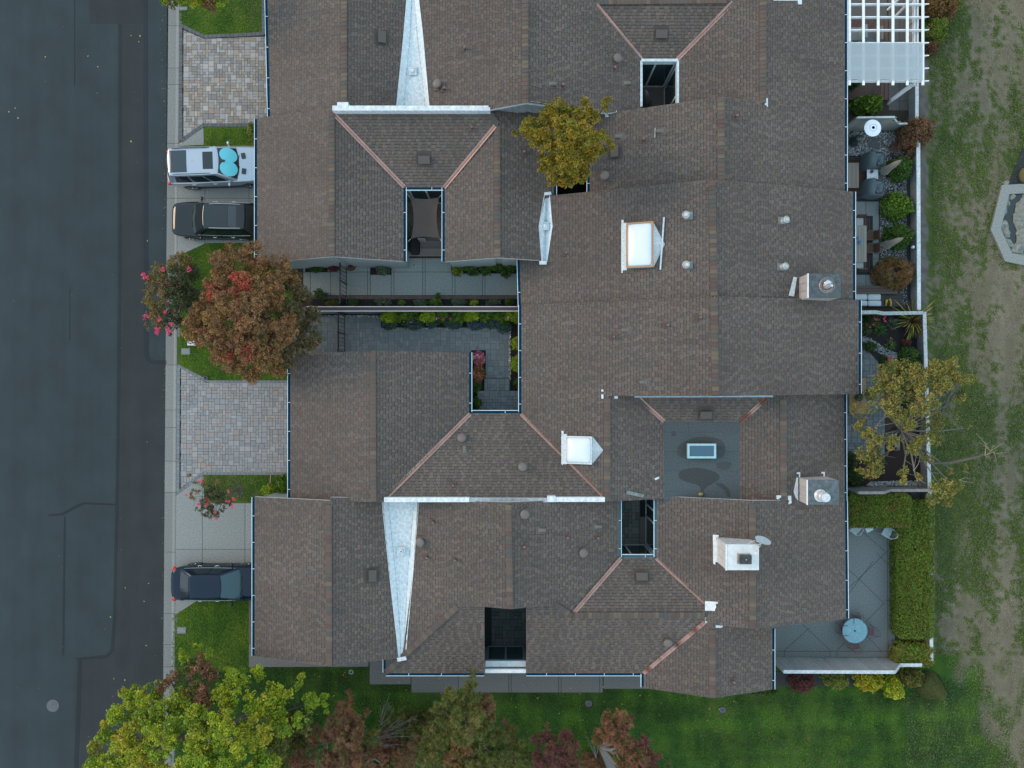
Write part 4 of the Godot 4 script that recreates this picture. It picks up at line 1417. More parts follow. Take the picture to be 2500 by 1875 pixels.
	var bluep := [Color(0.440, 0.410, 0.407), Color(0.473, 0.455, 0.461), Color(0.396, 0.370, 0.369), Color(0.495, 0.405, 0.378), Color(0.451, 0.420, 0.407), Color(0.380, 0.380, 0.393), Color(0.407, 0.380, 0.373)]
	flat_sheet("paving_bed", dd, [431, 890, 512, 929, 745, 929, 745, 1158, 497, 1158, 429, 1207], G - 0.012, Color(0.26, 0.27, 0.275), "concrete")
	pavers(dd, poly([442, 899, 505, 935, 745, 935, 745, 1153, 494, 1153, 442, 1191]), 0.148, G + 0.012, bluep, 0.3)
	band(dd, [433, 892, 510, 932, 742, 932], 0.15, G + 0.012, Color(0.27, 0.28, 0.29))
	band(dd, [436, 897, 434, 1200], 0.15, G + 0.010, Color(0.29, 0.31, 0.33))
	band(dd, [432, 1204, 496, 1156, 742, 1156], 0.15, G + 0.012, Color(0.27, 0.28, 0.29))
	var de := struct("driveway", "concrete driveway beside the dark blue car")
	slabs(de, [429, 1210, 490, 1164, 497, 1162, 499, 1228, 680, 1228, 680, 1458, 494, 1459, 427, 1502], [494, 598], [1341], G + 0.004, conc)
	# paths round the lowest house
	var pa := struct("path", "concrete path round the lowest house")
	var pc := Color(0.20, 0.20, 0.195)
	slabs(pa, [607, 1462, 616, 1462, 616, 1572, 607, 1572], [], [], G + 0.002, Color(0.16, 0.135, 0.125))
	slabs(pa, [607, 1572, 680, 1572, 680, 1590, 900, 1590, 900, 1628, 607, 1629], [800], [], G + 0.004, pc)
	slabs(pa, [902, 1600, 1003, 1600, 1003, 1671, 902, 1671], [], [], G + 0.005, pc * 0.9)
	slabs(pa, [1004, 1620, 1472, 1620, 1472, 1691, 1004, 1691], [1119, 1242, 1248, 1364, 1370, 1464], [], G + 0.004, pc * 0.92)
	slabs(pa, [1473, 1620, 1600, 1620, 1600, 1682, 1473, 1682], [], [], G + 0.005, pc * 0.95)

func grass_mesh(h: float) -> Mesh:
	var m := M.new()
	for k in 7:
		var t := rng.randf() * TAU
		var b := Vector3(cos(t), 0, sin(t)) * rng.randf_range(0.0, 0.05)
		var l := Vector3(cos(t + rng.randf_range(-1, 1)), 0, sin(t + rng.randf_range(-1, 1))) * rng.randf_range(0.03, 0.08)
		var w := Vector3(-sin(t), 0, cos(t)) * 0.011
		m.tri(b - w, b + w, b + l + Vector3(0, h * rng.randf_range(0.6, 1.1), 0), Color.WHITE * rng.randf_range(0.8, 1.3), Vector3(0, 1, 0))
	return m.mesh()

func scatter(called: String, me: Mesh, xf: Array, cols: PackedColorArray, mat: Material, parent: Node) -> Node3D:
	if called in ["foliage", "blossom", "petals"]:
		return merged(called, me, xf, cols, mat, parent)
	var mm := MultiMesh.new()
	mm.transform_format = MultiMesh.TRANSFORM_3D
	mm.use_colors = true
	mm.mesh = me
	mm.instance_count = xf.size()
	var off := Vector3.ZERO if parent == self else origin_of(parent)
	for i in xf.size():
		var t: Transform3D = xf[i]
		t.origin -= off
		mm.set_instance_transform(i, t)
		mm.set_instance_color(i, cols[i])
	var o := MultiMeshInstance3D.new()
	o.name = numbered(parent, called)
	o.multimesh = mm
	o.material_override = mat
	parent.add_child(o, true)
	return o

func grass() -> void:
	var me := grass_mesh(0.055)
	var lawns := [
		["short green grass of the verge lawns along the street", 260.0, [[438, -10, 638, -10, 638, 76, 498, 83, 440, 56], [502, 312, 622, 312, 622, 350, 502, 353], [442, 624, 506, 597, 700, 592, 700, 925, 514, 926, 440, 888], [502, 1162, 705, 1162, 705, 1224, 502, 1224], [424, 1503, 496, 1463, 603, 1463, 603, 1632, 420, 1632]]],
		["dark green lawn below the lowest house", 170.0, [[416, 1632, 898, 1632, 898, 1675, 1000, 1675, 1000, 1695, 1476, 1695, 1476, 1686, 1880, 1700, 2000, 1640, 2340, 1660, 2450, 1930, 416, 1930]]],
		["patchy dry field grass right of the low fence", 230.0, [[2272, -30, 2540, -30, 2540, 1930, 2450, 1930, 2340, 1660, 2290, 1600]]]]
	for e in lawns:
		var xf := []
		var cols := PackedColorArray()
		for marks in e[2]:
			var pg := poly(marks)
			var lo := pg[0]
			var hi := pg[0]
			for q in pg:
				lo = lo.min(q)
				hi = hi.max(q)
			var n := int((hi.x - lo.x) * (hi.y - lo.y) * e[1])
			for i in n:
				var q := Vector2(rng.randf_range(lo.x, hi.x), rng.randf_range(lo.y, hi.y))
				if not Geometry2D.is_point_in_polygon(q, pg): continue
				var c := ground_color(q.x, q.y)
				var dry := c.r > c.g
				if dry and rng.randf() < 0.25: continue
				if q.distance_to(P2(2560, 540)) < 2.8: continue
				xf.append(Transform3D(Basis(Vector3.UP, rng.randf() * TAU).scaled(Vector3.ONE * rng.randf_range(0.7, 1.4) * (0.6 if dry else 1.0)), Vector3(q.x, G - 0.015, q.y)))
				cols.append(vary(c.lerp(STRAW, 0.35 * rng.randf() if q.x > 21.0 else 0.0), 0.3) * 1.15)
		tag(scatter("grass", me, xf, cols, mt("leaf"), self), e[0], "grass", "", "stuff")

# the leaves of one crown as one real mesh
func merged(called: String, me: Mesh, xf: Array, cols: PackedColorArray, mat: Material, parent: Node) -> MeshInstance3D:
	var src := me.surface_get_arrays(0)
	var v0: PackedVector3Array = src[Mesh.ARRAY_VERTEX]
	var n0: PackedVector3Array = src[Mesh.ARRAY_NORMAL]
	var m := M.new()
	var fill := PackedColorArray()
	fill.resize(v0.size())
	for i in xf.size():
		var t: Transform3D = xf[i]
		m.v.append_array(t * v0)
		m.n.append_array(Transform3D(t.basis.orthonormalized(), Vector3.ZERO) * n0)
		fill.fill(cols[i])
		m.c.append_array(fill)
	return part(m, called, mat, parent)

# ---------- plants ----------
func leaf_cluster(kind: String) -> Mesh:
	if leafmesh.has(kind): return leafmesh[kind]
	var m := M.new()
	var r := RandomNumberGenerator.new()
	r.seed = hash(kind)
	var n := 7
	var ln := 0.075
	var wd := 0.045
	var sp := 0.07
	if kind == "needle": n = 12; ln = 0.13; wd = 0.012; sp = 0.03
	if kind == "fine": n = 8; ln = 0.05; wd = 0.026; sp = 0.055
	if kind == "round": n = 6; ln = 0.085; wd = 0.06; sp = 0.06
	for k in n:
		var d := Vector3(r.randf_range(-1, 1), r.randf_range(-0.35, 1.0), r.randf_range(-1, 1)).normalized()
		var b := d * sp * r.randf_range(0.2, 1.0)
		var s := d.cross(Vector3(r.randf_range(-1, 1), 1, r.randf_range(-1, 1))).normalized()
		var f := Color.WHITE * r.randf_range(0.75, 1.25)
		var up := s.cross(d)
		var tip := b + d * ln - up.abs() * 0.012
		if kind == "needle":
			m.tri(b - s * wd, b + s * wd, tip, f, Vector3.UP)
		else:
			m.quad(b, b + d * ln * 0.5 + s * wd, tip, b + d * ln * 0.5 - s * wd, f, Vector3.UP)
	leafmesh[kind] = m.mesh()
	return leafmesh[kind]

const PAL := {
	"maple_brown": [[0.26, 0.115, 0.035], [0.18, 0.09, 0.03], [0.29, 0.155, 0.042], [0.12, 0.085, 0.025], [0.22, 0.09, 0.05]],
	"maple_red": [[0.42, 0.055, 0.035], [0.34, 0.08, 0.04], [0.27, 0.10, 0.04]],
	"maple_dull": [[0.085, 0.065, 0.022], [0.12, 0.08, 0.03], [0.07, 0.07, 0.02], [0.15, 0.09, 0.035]],
	"maple_rose": [[0.21, 0.085, 0.045], [0.24, 0.12, 0.045], [0.15, 0.10, 0.03], [0.27, 0.11, 0.045]],
	"gold": [[0.29, 0.185, 0.010], [0.22, 0.17, 0.010], [0.14, 0.145, 0.010], [0.34, 0.20, 0.014], [0.18, 0.165, 0.010]],
	"lime": [[0.30, 0.36, 0.010], [0.18, 0.28, 0.010], [0.38, 0.38, 0.012], [0.11, 0.19, 0.010], [0.14, 0.25, 0.010], [0.32, 0.29, 0.015]],
	"lime_yellow": [[0.40, 0.34, 0.015], [0.32, 0.32, 0.012], [0.22, 0.27, 0.010], [0.34, 0.24, 0.02]],
	"rust": [[0.22, 0.08, 0.035], [0.16, 0.06, 0.035], [0.25, 0.12, 0.05], [0.12, 0.09, 0.025]],
	"maroon": [[0.16, 0.035, 0.035], [0.20, 0.06, 0.045], [0.22, 0.11, 0.04], [0.10, 0.035, 0.03]],
	"olive": [[0.095, 0.115, 0.014], [0.125, 0.125, 0.018], [0.068, 0.092, 0.014], [0.16, 0.115, 0.03]],
	"mustard": [[0.27, 0.22, 0.035], [0.21, 0.185, 0.035], [0.15, 0.16, 0.03], [0.29, 0.205, 0.045], [0.11, 0.135, 0.025]],
	"myrtle": [[0.045, 0.075, 0.022], [0.07, 0.09, 0.022], [0.16, 0.085, 0.035], [0.035, 0.06, 0.02]],
	"myrtle_tip": [[0.28, 0.14, 0.05], [0.21, 0.13, 0.035], [0.12, 0.12, 0.025]],
	"hedge": [[0.10, 0.165, 0.012], [0.13, 0.21, 0.014], [0.065, 0.115, 0.010], [0.11, 0.18, 0.012], [0.085, 0.14, 0.010], [0.15, 0.20, 0.018], [0.17, 0.12, 0.025]],
	"hedge_red": [[0.10, 0.15, 0.012], [0.075, 0.12, 0.010], [0.13, 0.18, 0.014], [0.20, 0.075, 0.03]],
	"hedge_gold": [[0.16, 0.18, 0.02], [0.11, 0.14, 0.016], [0.20, 0.19, 0.03]],
	"bright": [[0.10, 0.18, 0.012], [0.065, 0.13, 0.010], [0.17, 0.25, 0.014], [0.04, 0.085, 0.008]],
	"chartreuse": [[0.28, 0.36, 0.012], [0.22, 0.30, 0.012], [0.33, 0.38, 0.02]],
	"green": [[0.045, 0.10, 0.010], [0.068, 0.13, 0.012], [0.03, 0.072, 0.009]],
	"dark": [[0.025, 0.055, 0.012], [0.04, 0.075, 0.016], [0.055, 0.095, 0.02]],
	"grey": [[0.10, 0.14, 0.075], [0.075, 0.11, 0.06], [0.13, 0.17, 0.10]],
	"bronze": [[0.17, 0.085, 0.025], [0.20, 0.12, 0.02], [0.12, 0.08, 0.018], [0.15, 0.06, 0.03]],
	"bronze_dark": [[0.15, 0.075, 0.03], [0.10, 0.06, 0.03], [0.20, 0.11, 0.025], [0.08, 0.055, 0.035], [0.13, 0.035, 0.03]],
	"wine": [[0.12, 0.025, 0.022], [0.16, 0.04, 0.03], [0.085, 0.022, 0.02]],
	"blue": [[0.045, 0.11, 0.03], [0.065, 0.13, 0.03], [0.08, 0.06, 0.28], [0.04, 0.085, 0.03]],
	"pink": [[0.75, 0.03, 0.16], [0.62, 0.06, 0.16], [0.70, 0.10, 0.14]],
	"impatiens": [[0.65, 0.05, 0.05], [0.70, 0.10, 0.25], [0.8, 0.75, 0.75], [0.45, 0.03, 0.2], [0.06, 0.12, 0.02], [0.04, 0.09, 0.02]],
	"coral": [[0.6, 0.09, 0.06], [0.55, 0.14, 0.08], [0.05, 0.11, 0.02], [0.6, 0.05, 0.05], [0.04, 0.09, 0.02], [0.6, 0.3, 0.25], [0.07, 0.13, 0.02]],
}
func tone(pal: String) -> Color:
	var a: Array = PAL[pal]
	var c: Array = a[rng.randi() % a.size()]
	return vary(Color(c[0], c[1], c[2]), 0.25)

# leaves round a clump: mostly on its upper shell, some inside
func clump(xf: Array, cols: PackedColorArray, ct: Vector3, r: Vector3, n: int, pal: String, size: float) -> void:
	var base := tone(pal)
	for i in n:
		var d := Vector3(rng.randfn(), rng.randfn() * 0.9 + 0.35, rng.randfn()).normalized()
		var k := pow(rng.randf(), 0.4)
		var p := ct + d * r * k * rng.randf_range(0.85, 1.12)
		var b := Basis.from_euler(Vector3(rng.randf_range(-0.8, 0.8), rng.randf() * TAU, rng.randf_range(-0.8, 0.8)))
		xf.append(Transform3D(b.scaled(Vector3.ONE * size * rng.randf_range(0.7, 1.35)), p))
		cols.append(base.lerp(tone(pal), 0.55))

# lobes: [px, py, height of its middle, radius in px, palette]; each lobe is a heap of small clumps
func lobed(o: Node, lobes: Array, kind: String, dens: float, size: float, sub := 0.34, flat := 0.8) -> void:
	var xf := []
	var cols := PackedColorArray()
	for l in lobes:
		var ct := P(l[0], l[1], l[2])
		var r: float = l[3] / FOC * (CAM_H - l[2])
		var ns := maxi(3, int(14.0 * r * r / (sub * sub) * 0.16))
		for k in ns:
			var d := Vector3(rng.randfn(), rng.randfn() * 0.7 + 0.35, rng.randfn()).normalized()
			var rr := sub * rng.randf_range(0.6, 1.25) * minf(1.0, r / 0.5)
			var c := ct + d * Vector3(1, flat, 1) * maxf(0.02, r - rr * 0.6) * pow(rng.randf(), 0.3)
			clump(xf, cols, c, Vector3(rr, rr * 0.8, rr), int(dens * rr * rr * 200.0) + 4, l[4], size)
	scatter("foliage", leaf_cluster(kind), xf, cols, mt("leaf"), o)

func limbs(o: Node, base: Vector3, fork: Vector3, ends: Array, r0: float, col: Color) -> void:
	var t := M.new()
	var mid := base.lerp(fork, 0.5) + Vector3(rng.randf_range(-0.1, 0.1), 0, rng.randf_range(-0.1, 0.1))
	t.tube([base - Vector3(0, 0.1, 0), base + Vector3(0, 0.15, 0), mid, fork], [r0 * 1.5, r0 * 1.1, r0, r0 * 0.85], col, 9)
	part(t, "trunk", mt("bark"), o)
	for e in ends:
		var b := M.new()
		var q: Vector3 = fork.lerp(e, 0.5) + Vector3(rng.randf_range(-0.2, 0.2), 0.25, rng.randf_range(-0.2, 0.2))
		b.tube([fork - Vector3(0, 0.05, 0), q, e], [r0 * 0.55, r0 * 0.35, r0 * 0.12], vary(col, 0.1), 6)
		for k in 3:
			var s: Vector3 = q.lerp(e, 0.2 + 0.25 * k)
			b.tube([s, s + Vector3(rng.randf_range(-0.5, 0.5), rng.randf_range(0.1, 0.5), rng.randf_range(-0.5, 0.5))], [r0 * 0.16, r0 * 0.06], vary(col, 0.1), 5)
		part(b, "branch", mt("bark"), o)

func tree(called: String, label: String, group: String, base: Vector3, fork: Vector3, lobes: Array, kind: String, dens: float, size: float, r0: float, bark: Color, sub := 0.34, step := 2) -> Node3D:
	var o := thing(called, base, label, "tree", group)
	var ends := []
	for i in range(0, lobes.size(), step):
		ends.append(P(lobes[i][0], lobes[i][1], lobes[i][2]))
	limbs(o, base, fork, ends, r0, bark)
	lobed(o, lobes, kind, dens, size, sub)
	return o

# a low plant: centre px, radii px, height
func shrub(called: String, label: String, px: float, py: float, rx: float, ry: float, h: float, pal: String, kind := "fine", dens := 1.0, size := 1.0, group := "", sub := 0.17, lumps := 0.75) -> Node3D:
	var base := P(px, py, h * 0.5)
	base.y = G
	var o := thing(called, base, label, "shrub", group)
	var a := rx / FOC * (CAM_H - h * 0.5)
	var b := ry / FOC * (CAM_H - h * 0.5)
	var xf := []
	var cols := PackedColorArray()
	var n := int(clampf(a * b * 5.0 / (sub * sub), 8, 400))
	for k in n:
		var d := Vector3(rng.randfn(), absf(rng.randfn()) * 0.9, rng.randfn()).normalized()
		var rr := sub * rng.randf_range(0.7, 1.2)
		var f := rng.randf_range(lumps, 1.0)
		var c := base + Vector3(d.x * maxf(0.03, a - rr * 0.6), d.y * maxf(0.05, h - rr * 0.8), d.z * maxf(0.03, b - rr * 0.6)) * f
		clump(xf, cols, c, Vector3.ONE * rr, int(dens * rr * rr * 330.0) + 4, pal, size)
	scatter("foliage", leaf_cluster(kind), xf, cols, mt("leaf"), o)
	var m := M.new()
	for k in 4:
		m.tube([base - Vector3(0, 0.04, 0), base + Vector3(rng.randf_range(-a, a) * 0.5, h * 0.6, rng.randf_range(-b, b) * 0.5)], [0.025, 0.01], Color(0.10, 0.07, 0.05), 5)
	part(m, "stem", mt("bark"), o)
	return o

# clipped hedge block between px corners
func hedge(label: String, x0: float, y0: float, x1: float, y1: float, h: float, pal: String, pal2: String, group := "") -> Node3D:
	var a := P(x0, y0, h)
	var b := P(x1, y1, h)
	var c := (a + b) / 2.0
	var base := Vector3(c.x, G, c.z)
	var o := thing("clipped_hedge", base, label, "hedge", group)
	var hx := (b.x - a.x) / 2.0
	var hz := (b.z - a.z) / 2.0
	var m := M.new()
	var rings := []
	for e in [[0.0, 0.86], [0.6, 0.9], [0.9, 0.86], [0.97, 0.6], [0.98, 0.05]]:
		var ring := PackedVector3Array()
		for j in 28:
			var t := TAU * j / 28.0
			ring.append(Vector3(c.x + signf(cos(t)) * pow(absf(cos(t)), 0.35) * (hx - 0.08) * e[1], G + (h - G) * e[0] * 0.96, c.z + signf(sin(t)) * pow(absf(sin(t)), 0.35) * (hz - 0.08) * e[1]))
		rings.append(ring)
	m.loft(rings, Color(0.03, 0.045, 0.012))
	part(m, "twigs", mt("bark"), o)
	var xf := []
	var cols := PackedColorArray()
	var n := int((hx * hz * 4.0 + (hx + hz) * 4.0 * h * 0.6) * 420.0)
	for k in n:
		var p := Vector3(rng.randf_range(-1, 1), 1.0, rng.randf_range(-1, 1))
		if rng.randf() < 0.32:
			if rng.randf() < hx / (hx + hz): p = Vector3(rng.randf_range(-1, 1), rng.randf(), 1.0 if rng.randf() < 0.5 else -1.0)
			else: p = Vector3(1.0 if rng.randf() < 0.5 else -1.0, rng.randf(), rng.randf_range(-1, 1))
		# rounded shoulders
		var ex := maxf(absf(p.x), absf(p.z))
		var w := Vector3(c.x + p.x * hx, 0, c.z + p.z * hz)
		var dx := hx - absf(p.x) * hx
		var dz := hz - absf(p.z) * hz
		var near := minf(dx, dz)
		var drop := 0.14 * exp(-near / 0.09) if p.y > 0.95 else 0.0
		w.y = G + (h - G) * p.y - drop + rng.randf_range(-0.05, 0.03) + 0.06 * nz.get_noise_2d(w.x * 70.0, w.z * 70.0)
		if dx + dz < 0.16: continue
		var pl := pal if nz.get_noise_2d(w.x * 40.0 + 90.0, w.z * 40.0) + rng.randf_range(-0.35, 0.35) < 0.12 else pal2
		xf.append(Transform3D(Basis.from_euler(Vector3(rng.randf_range(-0.7, 0.7), rng.randf() * TAU, rng.randf_range(-0.7, 0.7))).scaled(Vector3.ONE * rng.randf_range(0.65, 1.15)), w))
		cols.append(tone(pl))
	scatter("foliage", leaf_cluster("fine"), xf, cols, mt("leaf"), o)
	return o

# strap leaves from one crown
func strap_plant(called: String, label: String, px: float, py: float, n: int, length: float, rise: float, wid: float, pal: Array) -> void:
	var base := P(px, py)
	var o := thing(called, base, label, "plant")
	for s in n:
		var m := M.new()
		var t := TAU * (s * 0.618034) + rng.randf_range(-0.2, 0.2)
		var d := Vector3(cos(t), 0, sin(t))
		var l := length * rng.randf_range(0.55, 1.1)
		var lean := rng.randf_range(0.35, 1.0)
		var w := Vector3(-d.z, 0.25, d.x).normalized()
		var col: Color = vary(pal[rng.randi() % pal.size()], 0.25)
		var prev := base + d * 0.04
		var pw := wid * 0.7
		for k in 5:
			var u := (k + 1) / 5.0
			var q := base + d * (0.04 + l * lean * u) + Vector3(0, rise * (1.15 - 0.5 * lean) * (1.6 * u - 1.05 * u * u * lean), 0)
			var qw := wid * (1.0 - pow(u, 2.2)) if k < 4 else 0.001
			m.quad(prev - w * pw, prev + w * pw, q + w * qw, q - w * qw, col, Vector3.UP)
			prev = q
			pw = qw
		part(m, "leaf", mt("leaf"), o)

func flowers(o: Node, called: String, marks: Array, h: float, spread: float, n: int, pal: String, size := 0.8) -> void:
	var xf := []
	var cols := PackedColorArray()
	for q in marks:
		var c := P(q[0], q[1], h)
		for k in n:
			xf.append(Transform3D(Basis.from_euler(Vector3(rng.randf(), rng.randf() * TAU, rng.randf())).scaled(Vector3.ONE * size * rng.randf_range(0.6, 1.2)), c + Vector3(rng.randfn(), rng.randfn() * 0.6, rng.randfn()) * spread))
			cols.append(tone(pal))
	scatter(called, leaf_cluster("round"), xf, cols, mt("petal"), o)

func twigs(o: Node, called: String, from: Vector3, to: Vector3, n: int, spread: float, r: float, col: Color) -> void:
	var m := M.new()
	var d := to - from
	for i in n:
		var e := from + d * rng.randf_range(0.6, 1.1) + Vector3(rng.randf_range(-1, 1), rng.randf_range(-0.4, 0.6), rng.randf_range(-1, 1)) * spread
		var q := from.lerp(e, 0.5) + Vector3(rng.randf_range(-1, 1), 0.3, rng.randf_range(-1, 1)) * spread * 0.2
		m.tube([from, q, e], [r, r * 0.6, r * 0.2], vary(col, 0.2), 5)
		for k in 4:
			var s := q.lerp(e, rng.randf_range(0.0, 0.9))
			var e2 := s + (e - q).normalized().rotated(Vector3.UP, rng.randf_range(-0.9, 0.9)) * spread * rng.randf_range(0.25, 0.6) + Vector3(0, rng.randf_range(-0.1, 0.2), 0)
			m.tube([s, s.lerp(e2, 0.5) + Vector3(rng.randf_range(-0.05, 0.05), 0.02, rng.randf_range(-0.05, 0.05)), e2], [r * 0.4, r * 0.3, r * 0.12], vary(col, 0.2), 4)
	part(m, called, mt("bark"), o)

func build_trees() -> void:
	var bark := Color(0.14, 0.115, 0.095)
	# broad brown maple by the street
	var L := []
	for l in [[560, 640, 4.6, 52, "maple_brown"], [622, 640, 4.8, 52, "maple_brown"], [680, 668, 4.6, 52, "maple_brown"], [722, 705, 4.2, 42, "maple_dull"], [545, 700, 5.0, 50, "maple_brown"], [592, 692, 5.7, 34, "maple_red"], [574, 722, 5.9, 22, "maple_red"], [530, 712, 5.0, 32, "maple_red"], [650, 715, 5.8, 55, "maple_brown"], [705, 755, 5.2, 48, "maple_dull"], [748, 778, 4.2, 38, "maple_dull"], [500, 765, 4.6, 55, "maple_brown"], [560, 765, 6.0, 60, "maple_brown"], [620, 770, 6.3, 56, "maple_rose"], [680, 800, 5.6, 55, "maple_brown"], [742, 825, 4.2, 42, "maple_dull"], [478, 815, 4.2, 42, "maple_brown"], [535, 830, 5.2, 52, "maple_brown"], [600, 840, 5.7, 50, "maple_rose"], [598, 862, 5.6, 26, "maple_red"], [560, 868, 4.9, 22, "maple_red"], [640, 745, 6.6, 26, "maple_rose"], [655, 850, 5.2, 52, "maple_brown"], [705, 860, 4.4, 42, "maple_dull"], [555, 875, 4.3, 42, "maple_rose"], [620, 892, 4.2, 40, "maple_brown"], [672, 892, 3.9, 36, "maple_brown"]]:
		L.append(l)
	tree("maple_tree", "big round maple with brown, olive and red leaves by the garages", "", P(640, 785, G), P(635, 780, 2.2), L, "round", 1.4, 0.74, 0.2, bark, 0.33)
	# crape myrtles
	var o := tree("crape_myrtle", "larger crape myrtle with pink blossom tips leaning over the kerb", "", P(500, 715, G), P(470, 715, 1.4), [[440, 640, 2.6, 30, "myrtle_tip"], [400, 665, 3.0, 36, "myrtle_tip"], [372, 690, 3.0, 24, "myrtle_tip"], [430, 690, 3.0, 40, "myrtle"], [385, 725, 3.2, 34, "myrtle_tip"], [425, 735, 3.2, 42, "myrtle"], [460, 715, 2.6, 40, "myrtle"], [470, 665, 2.4, 26, "myrtle"], [385, 765, 3.0, 28, "myrtle_tip"], [430, 780, 2.8, 30, "myrtle"], [395, 790, 2.7, 18, "myrtle_tip"], [362, 795, 2.6, 10, "myrtle_tip"], [358, 715, 2.8, 12, "myrtle_tip"], [478, 740, 2.2, 28, "myrtle"], [415, 805, 2.4, 16, "myrtle"]], "fine", 1.5, 1.0, 0.07, Color(0.25, 0.2, 0.16), 0.2, 1)
	flowers(o, "blossom", [[352, 672], [358, 678], [396, 656], [463, 657], [411, 691], [412, 699], [402, 715], [408, 740], [404, 761], [383, 805], [379, 812], [387, 804], [407, 801], [414, 810], [392, 718], [355, 772], [390, 780], [420, 789]], 3.3, 0.05, 7, "pink", 0.6)
	o = tree("crape_myrtle", "small crape myrtle with pink blossom at the bare patch of lawn", "", P(579, 1194, G), P(548, 1206, 1.2), [[520, 1200, 2.2, 22, "myrtle"], [540, 1215, 2.2, 20, "myrtle"], [505, 1225, 2.3, 20, "myrtle"], [480, 1200, 2.4, 12, "myrtle_tip"], [465, 1163, 2.2, 8, "myrtle_tip"], [478, 1175, 2.2, 10, "myrtle_tip"], [470, 1212, 2.4, 12, "myrtle_tip"], [490, 1240, 2.3, 12, "myrtle"], [515, 1245, 2.2, 16, "myrtle"], [500, 1255, 2.2, 10, "myrtle"], [530, 1255, 2.0, 12, "myrtle"], [512, 1264, 2.0, 7, "myrtle_tip"], [556, 1225, 2.0, 14, "myrtle"], [500, 1180, 2.3, 12, "myrtle_tip"], [530, 1180, 2.2, 12, "myrtle_tip"], [548, 1240, 1.9, 10, "myrtle"]], "fine", 1.5, 0.9, 0.04, Color(0.28, 0.23, 0.18), 0.14, 1)
	flowers(o, "blossom", [[490, 1174], [505, 1219], [508, 1228], [484, 1231], [526, 1250], [529, 1266], [558, 1200], [571, 1218], [567, 1236], [455, 1207], [470, 1213], [558, 1224], [503, 1232]], 2.45, 0.035, 6, "pink", 0.5)
	# tree cut by the top edge
	tree("street_tree", "yellow green tree cut by the top edge above the verge", "", P(470, -60, G), P(470, -50, 2.0), [[400, 0, 3.6, 20, "lime"], [425, 8, 3.8, 18, "olive"], [450, -5, 4.0, 24, "lime"], [490, 8, 4.0, 22, "lime_yellow"], [520, 10, 4.0, 22, "rust"], [545, 0, 3.8, 20, "lime"], [572, -6, 3.6, 20, "lime"], [470, -50, 4.6, 55, "lime"], [540, -50, 4.4, 50, "lime"]], "round", 0.8, 0.9, 0.12, bark, 0.28)
	# golden tree growing out of the court between the roofs
	tree("court_tree", "golden autumn tree rising between the roofs from a dark court", "", P(1396, 420, 0.05), P(1385, 372, 3.6), [[1300, 318, 6.0, 34, "gold"], [1340, 285, 6.2, 34, "gold"], [1352, 258, 6.0, 18, "gold"], [1385, 268, 6.2, 30, "gold"], [1424, 252, 6.2, 16, "gold"], [1425, 285, 6.4, 32, "gold"], [1462, 280, 6.2, 16, "gold"], [1478, 256, 6.0, 13, "gold"], [1484, 246, 6.0, 9, "gold"], [1330, 350, 6.8, 36, "gold"], [1385, 322, 7.6, 46, "gold"], [1432, 335, 7.2, 38, "gold"], [1466, 340, 6.4, 20, "gold"], [1486, 345, 6.0, 11, "gold"], [1492, 360, 6.0, 7, "gold"], [1275, 322, 5.6, 13, "gold"], [1258, 324, 5.4, 8, "gold"], [1280, 298, 5.6, 10, "gold"], [1345, 398, 6.4, 32, "gold"], [1392, 388, 7.2, 40, "gold"], [1430, 388, 6.4, 28, "gold"], [1455, 370, 6.0, 20, "gold"], [1470, 368, 5.8, 11, "gold"], [1352, 430, 5.8, 18, "gold"], [1322, 418, 5.8, 9, "gold"], [1390, 432, 6.0, 28, "gold"], [1432, 418, 6.0, 20, "gold"], [1348, 448, 5.6, 9, "gold"], [1365, 450, 5.6, 14, "gold"], [1420, 440, 5.8, 10, "gold"]], "round", 1.7, 0.85, 0.13, bark, 0.25)
	# yellow green maple, bottom left
	var Y := []
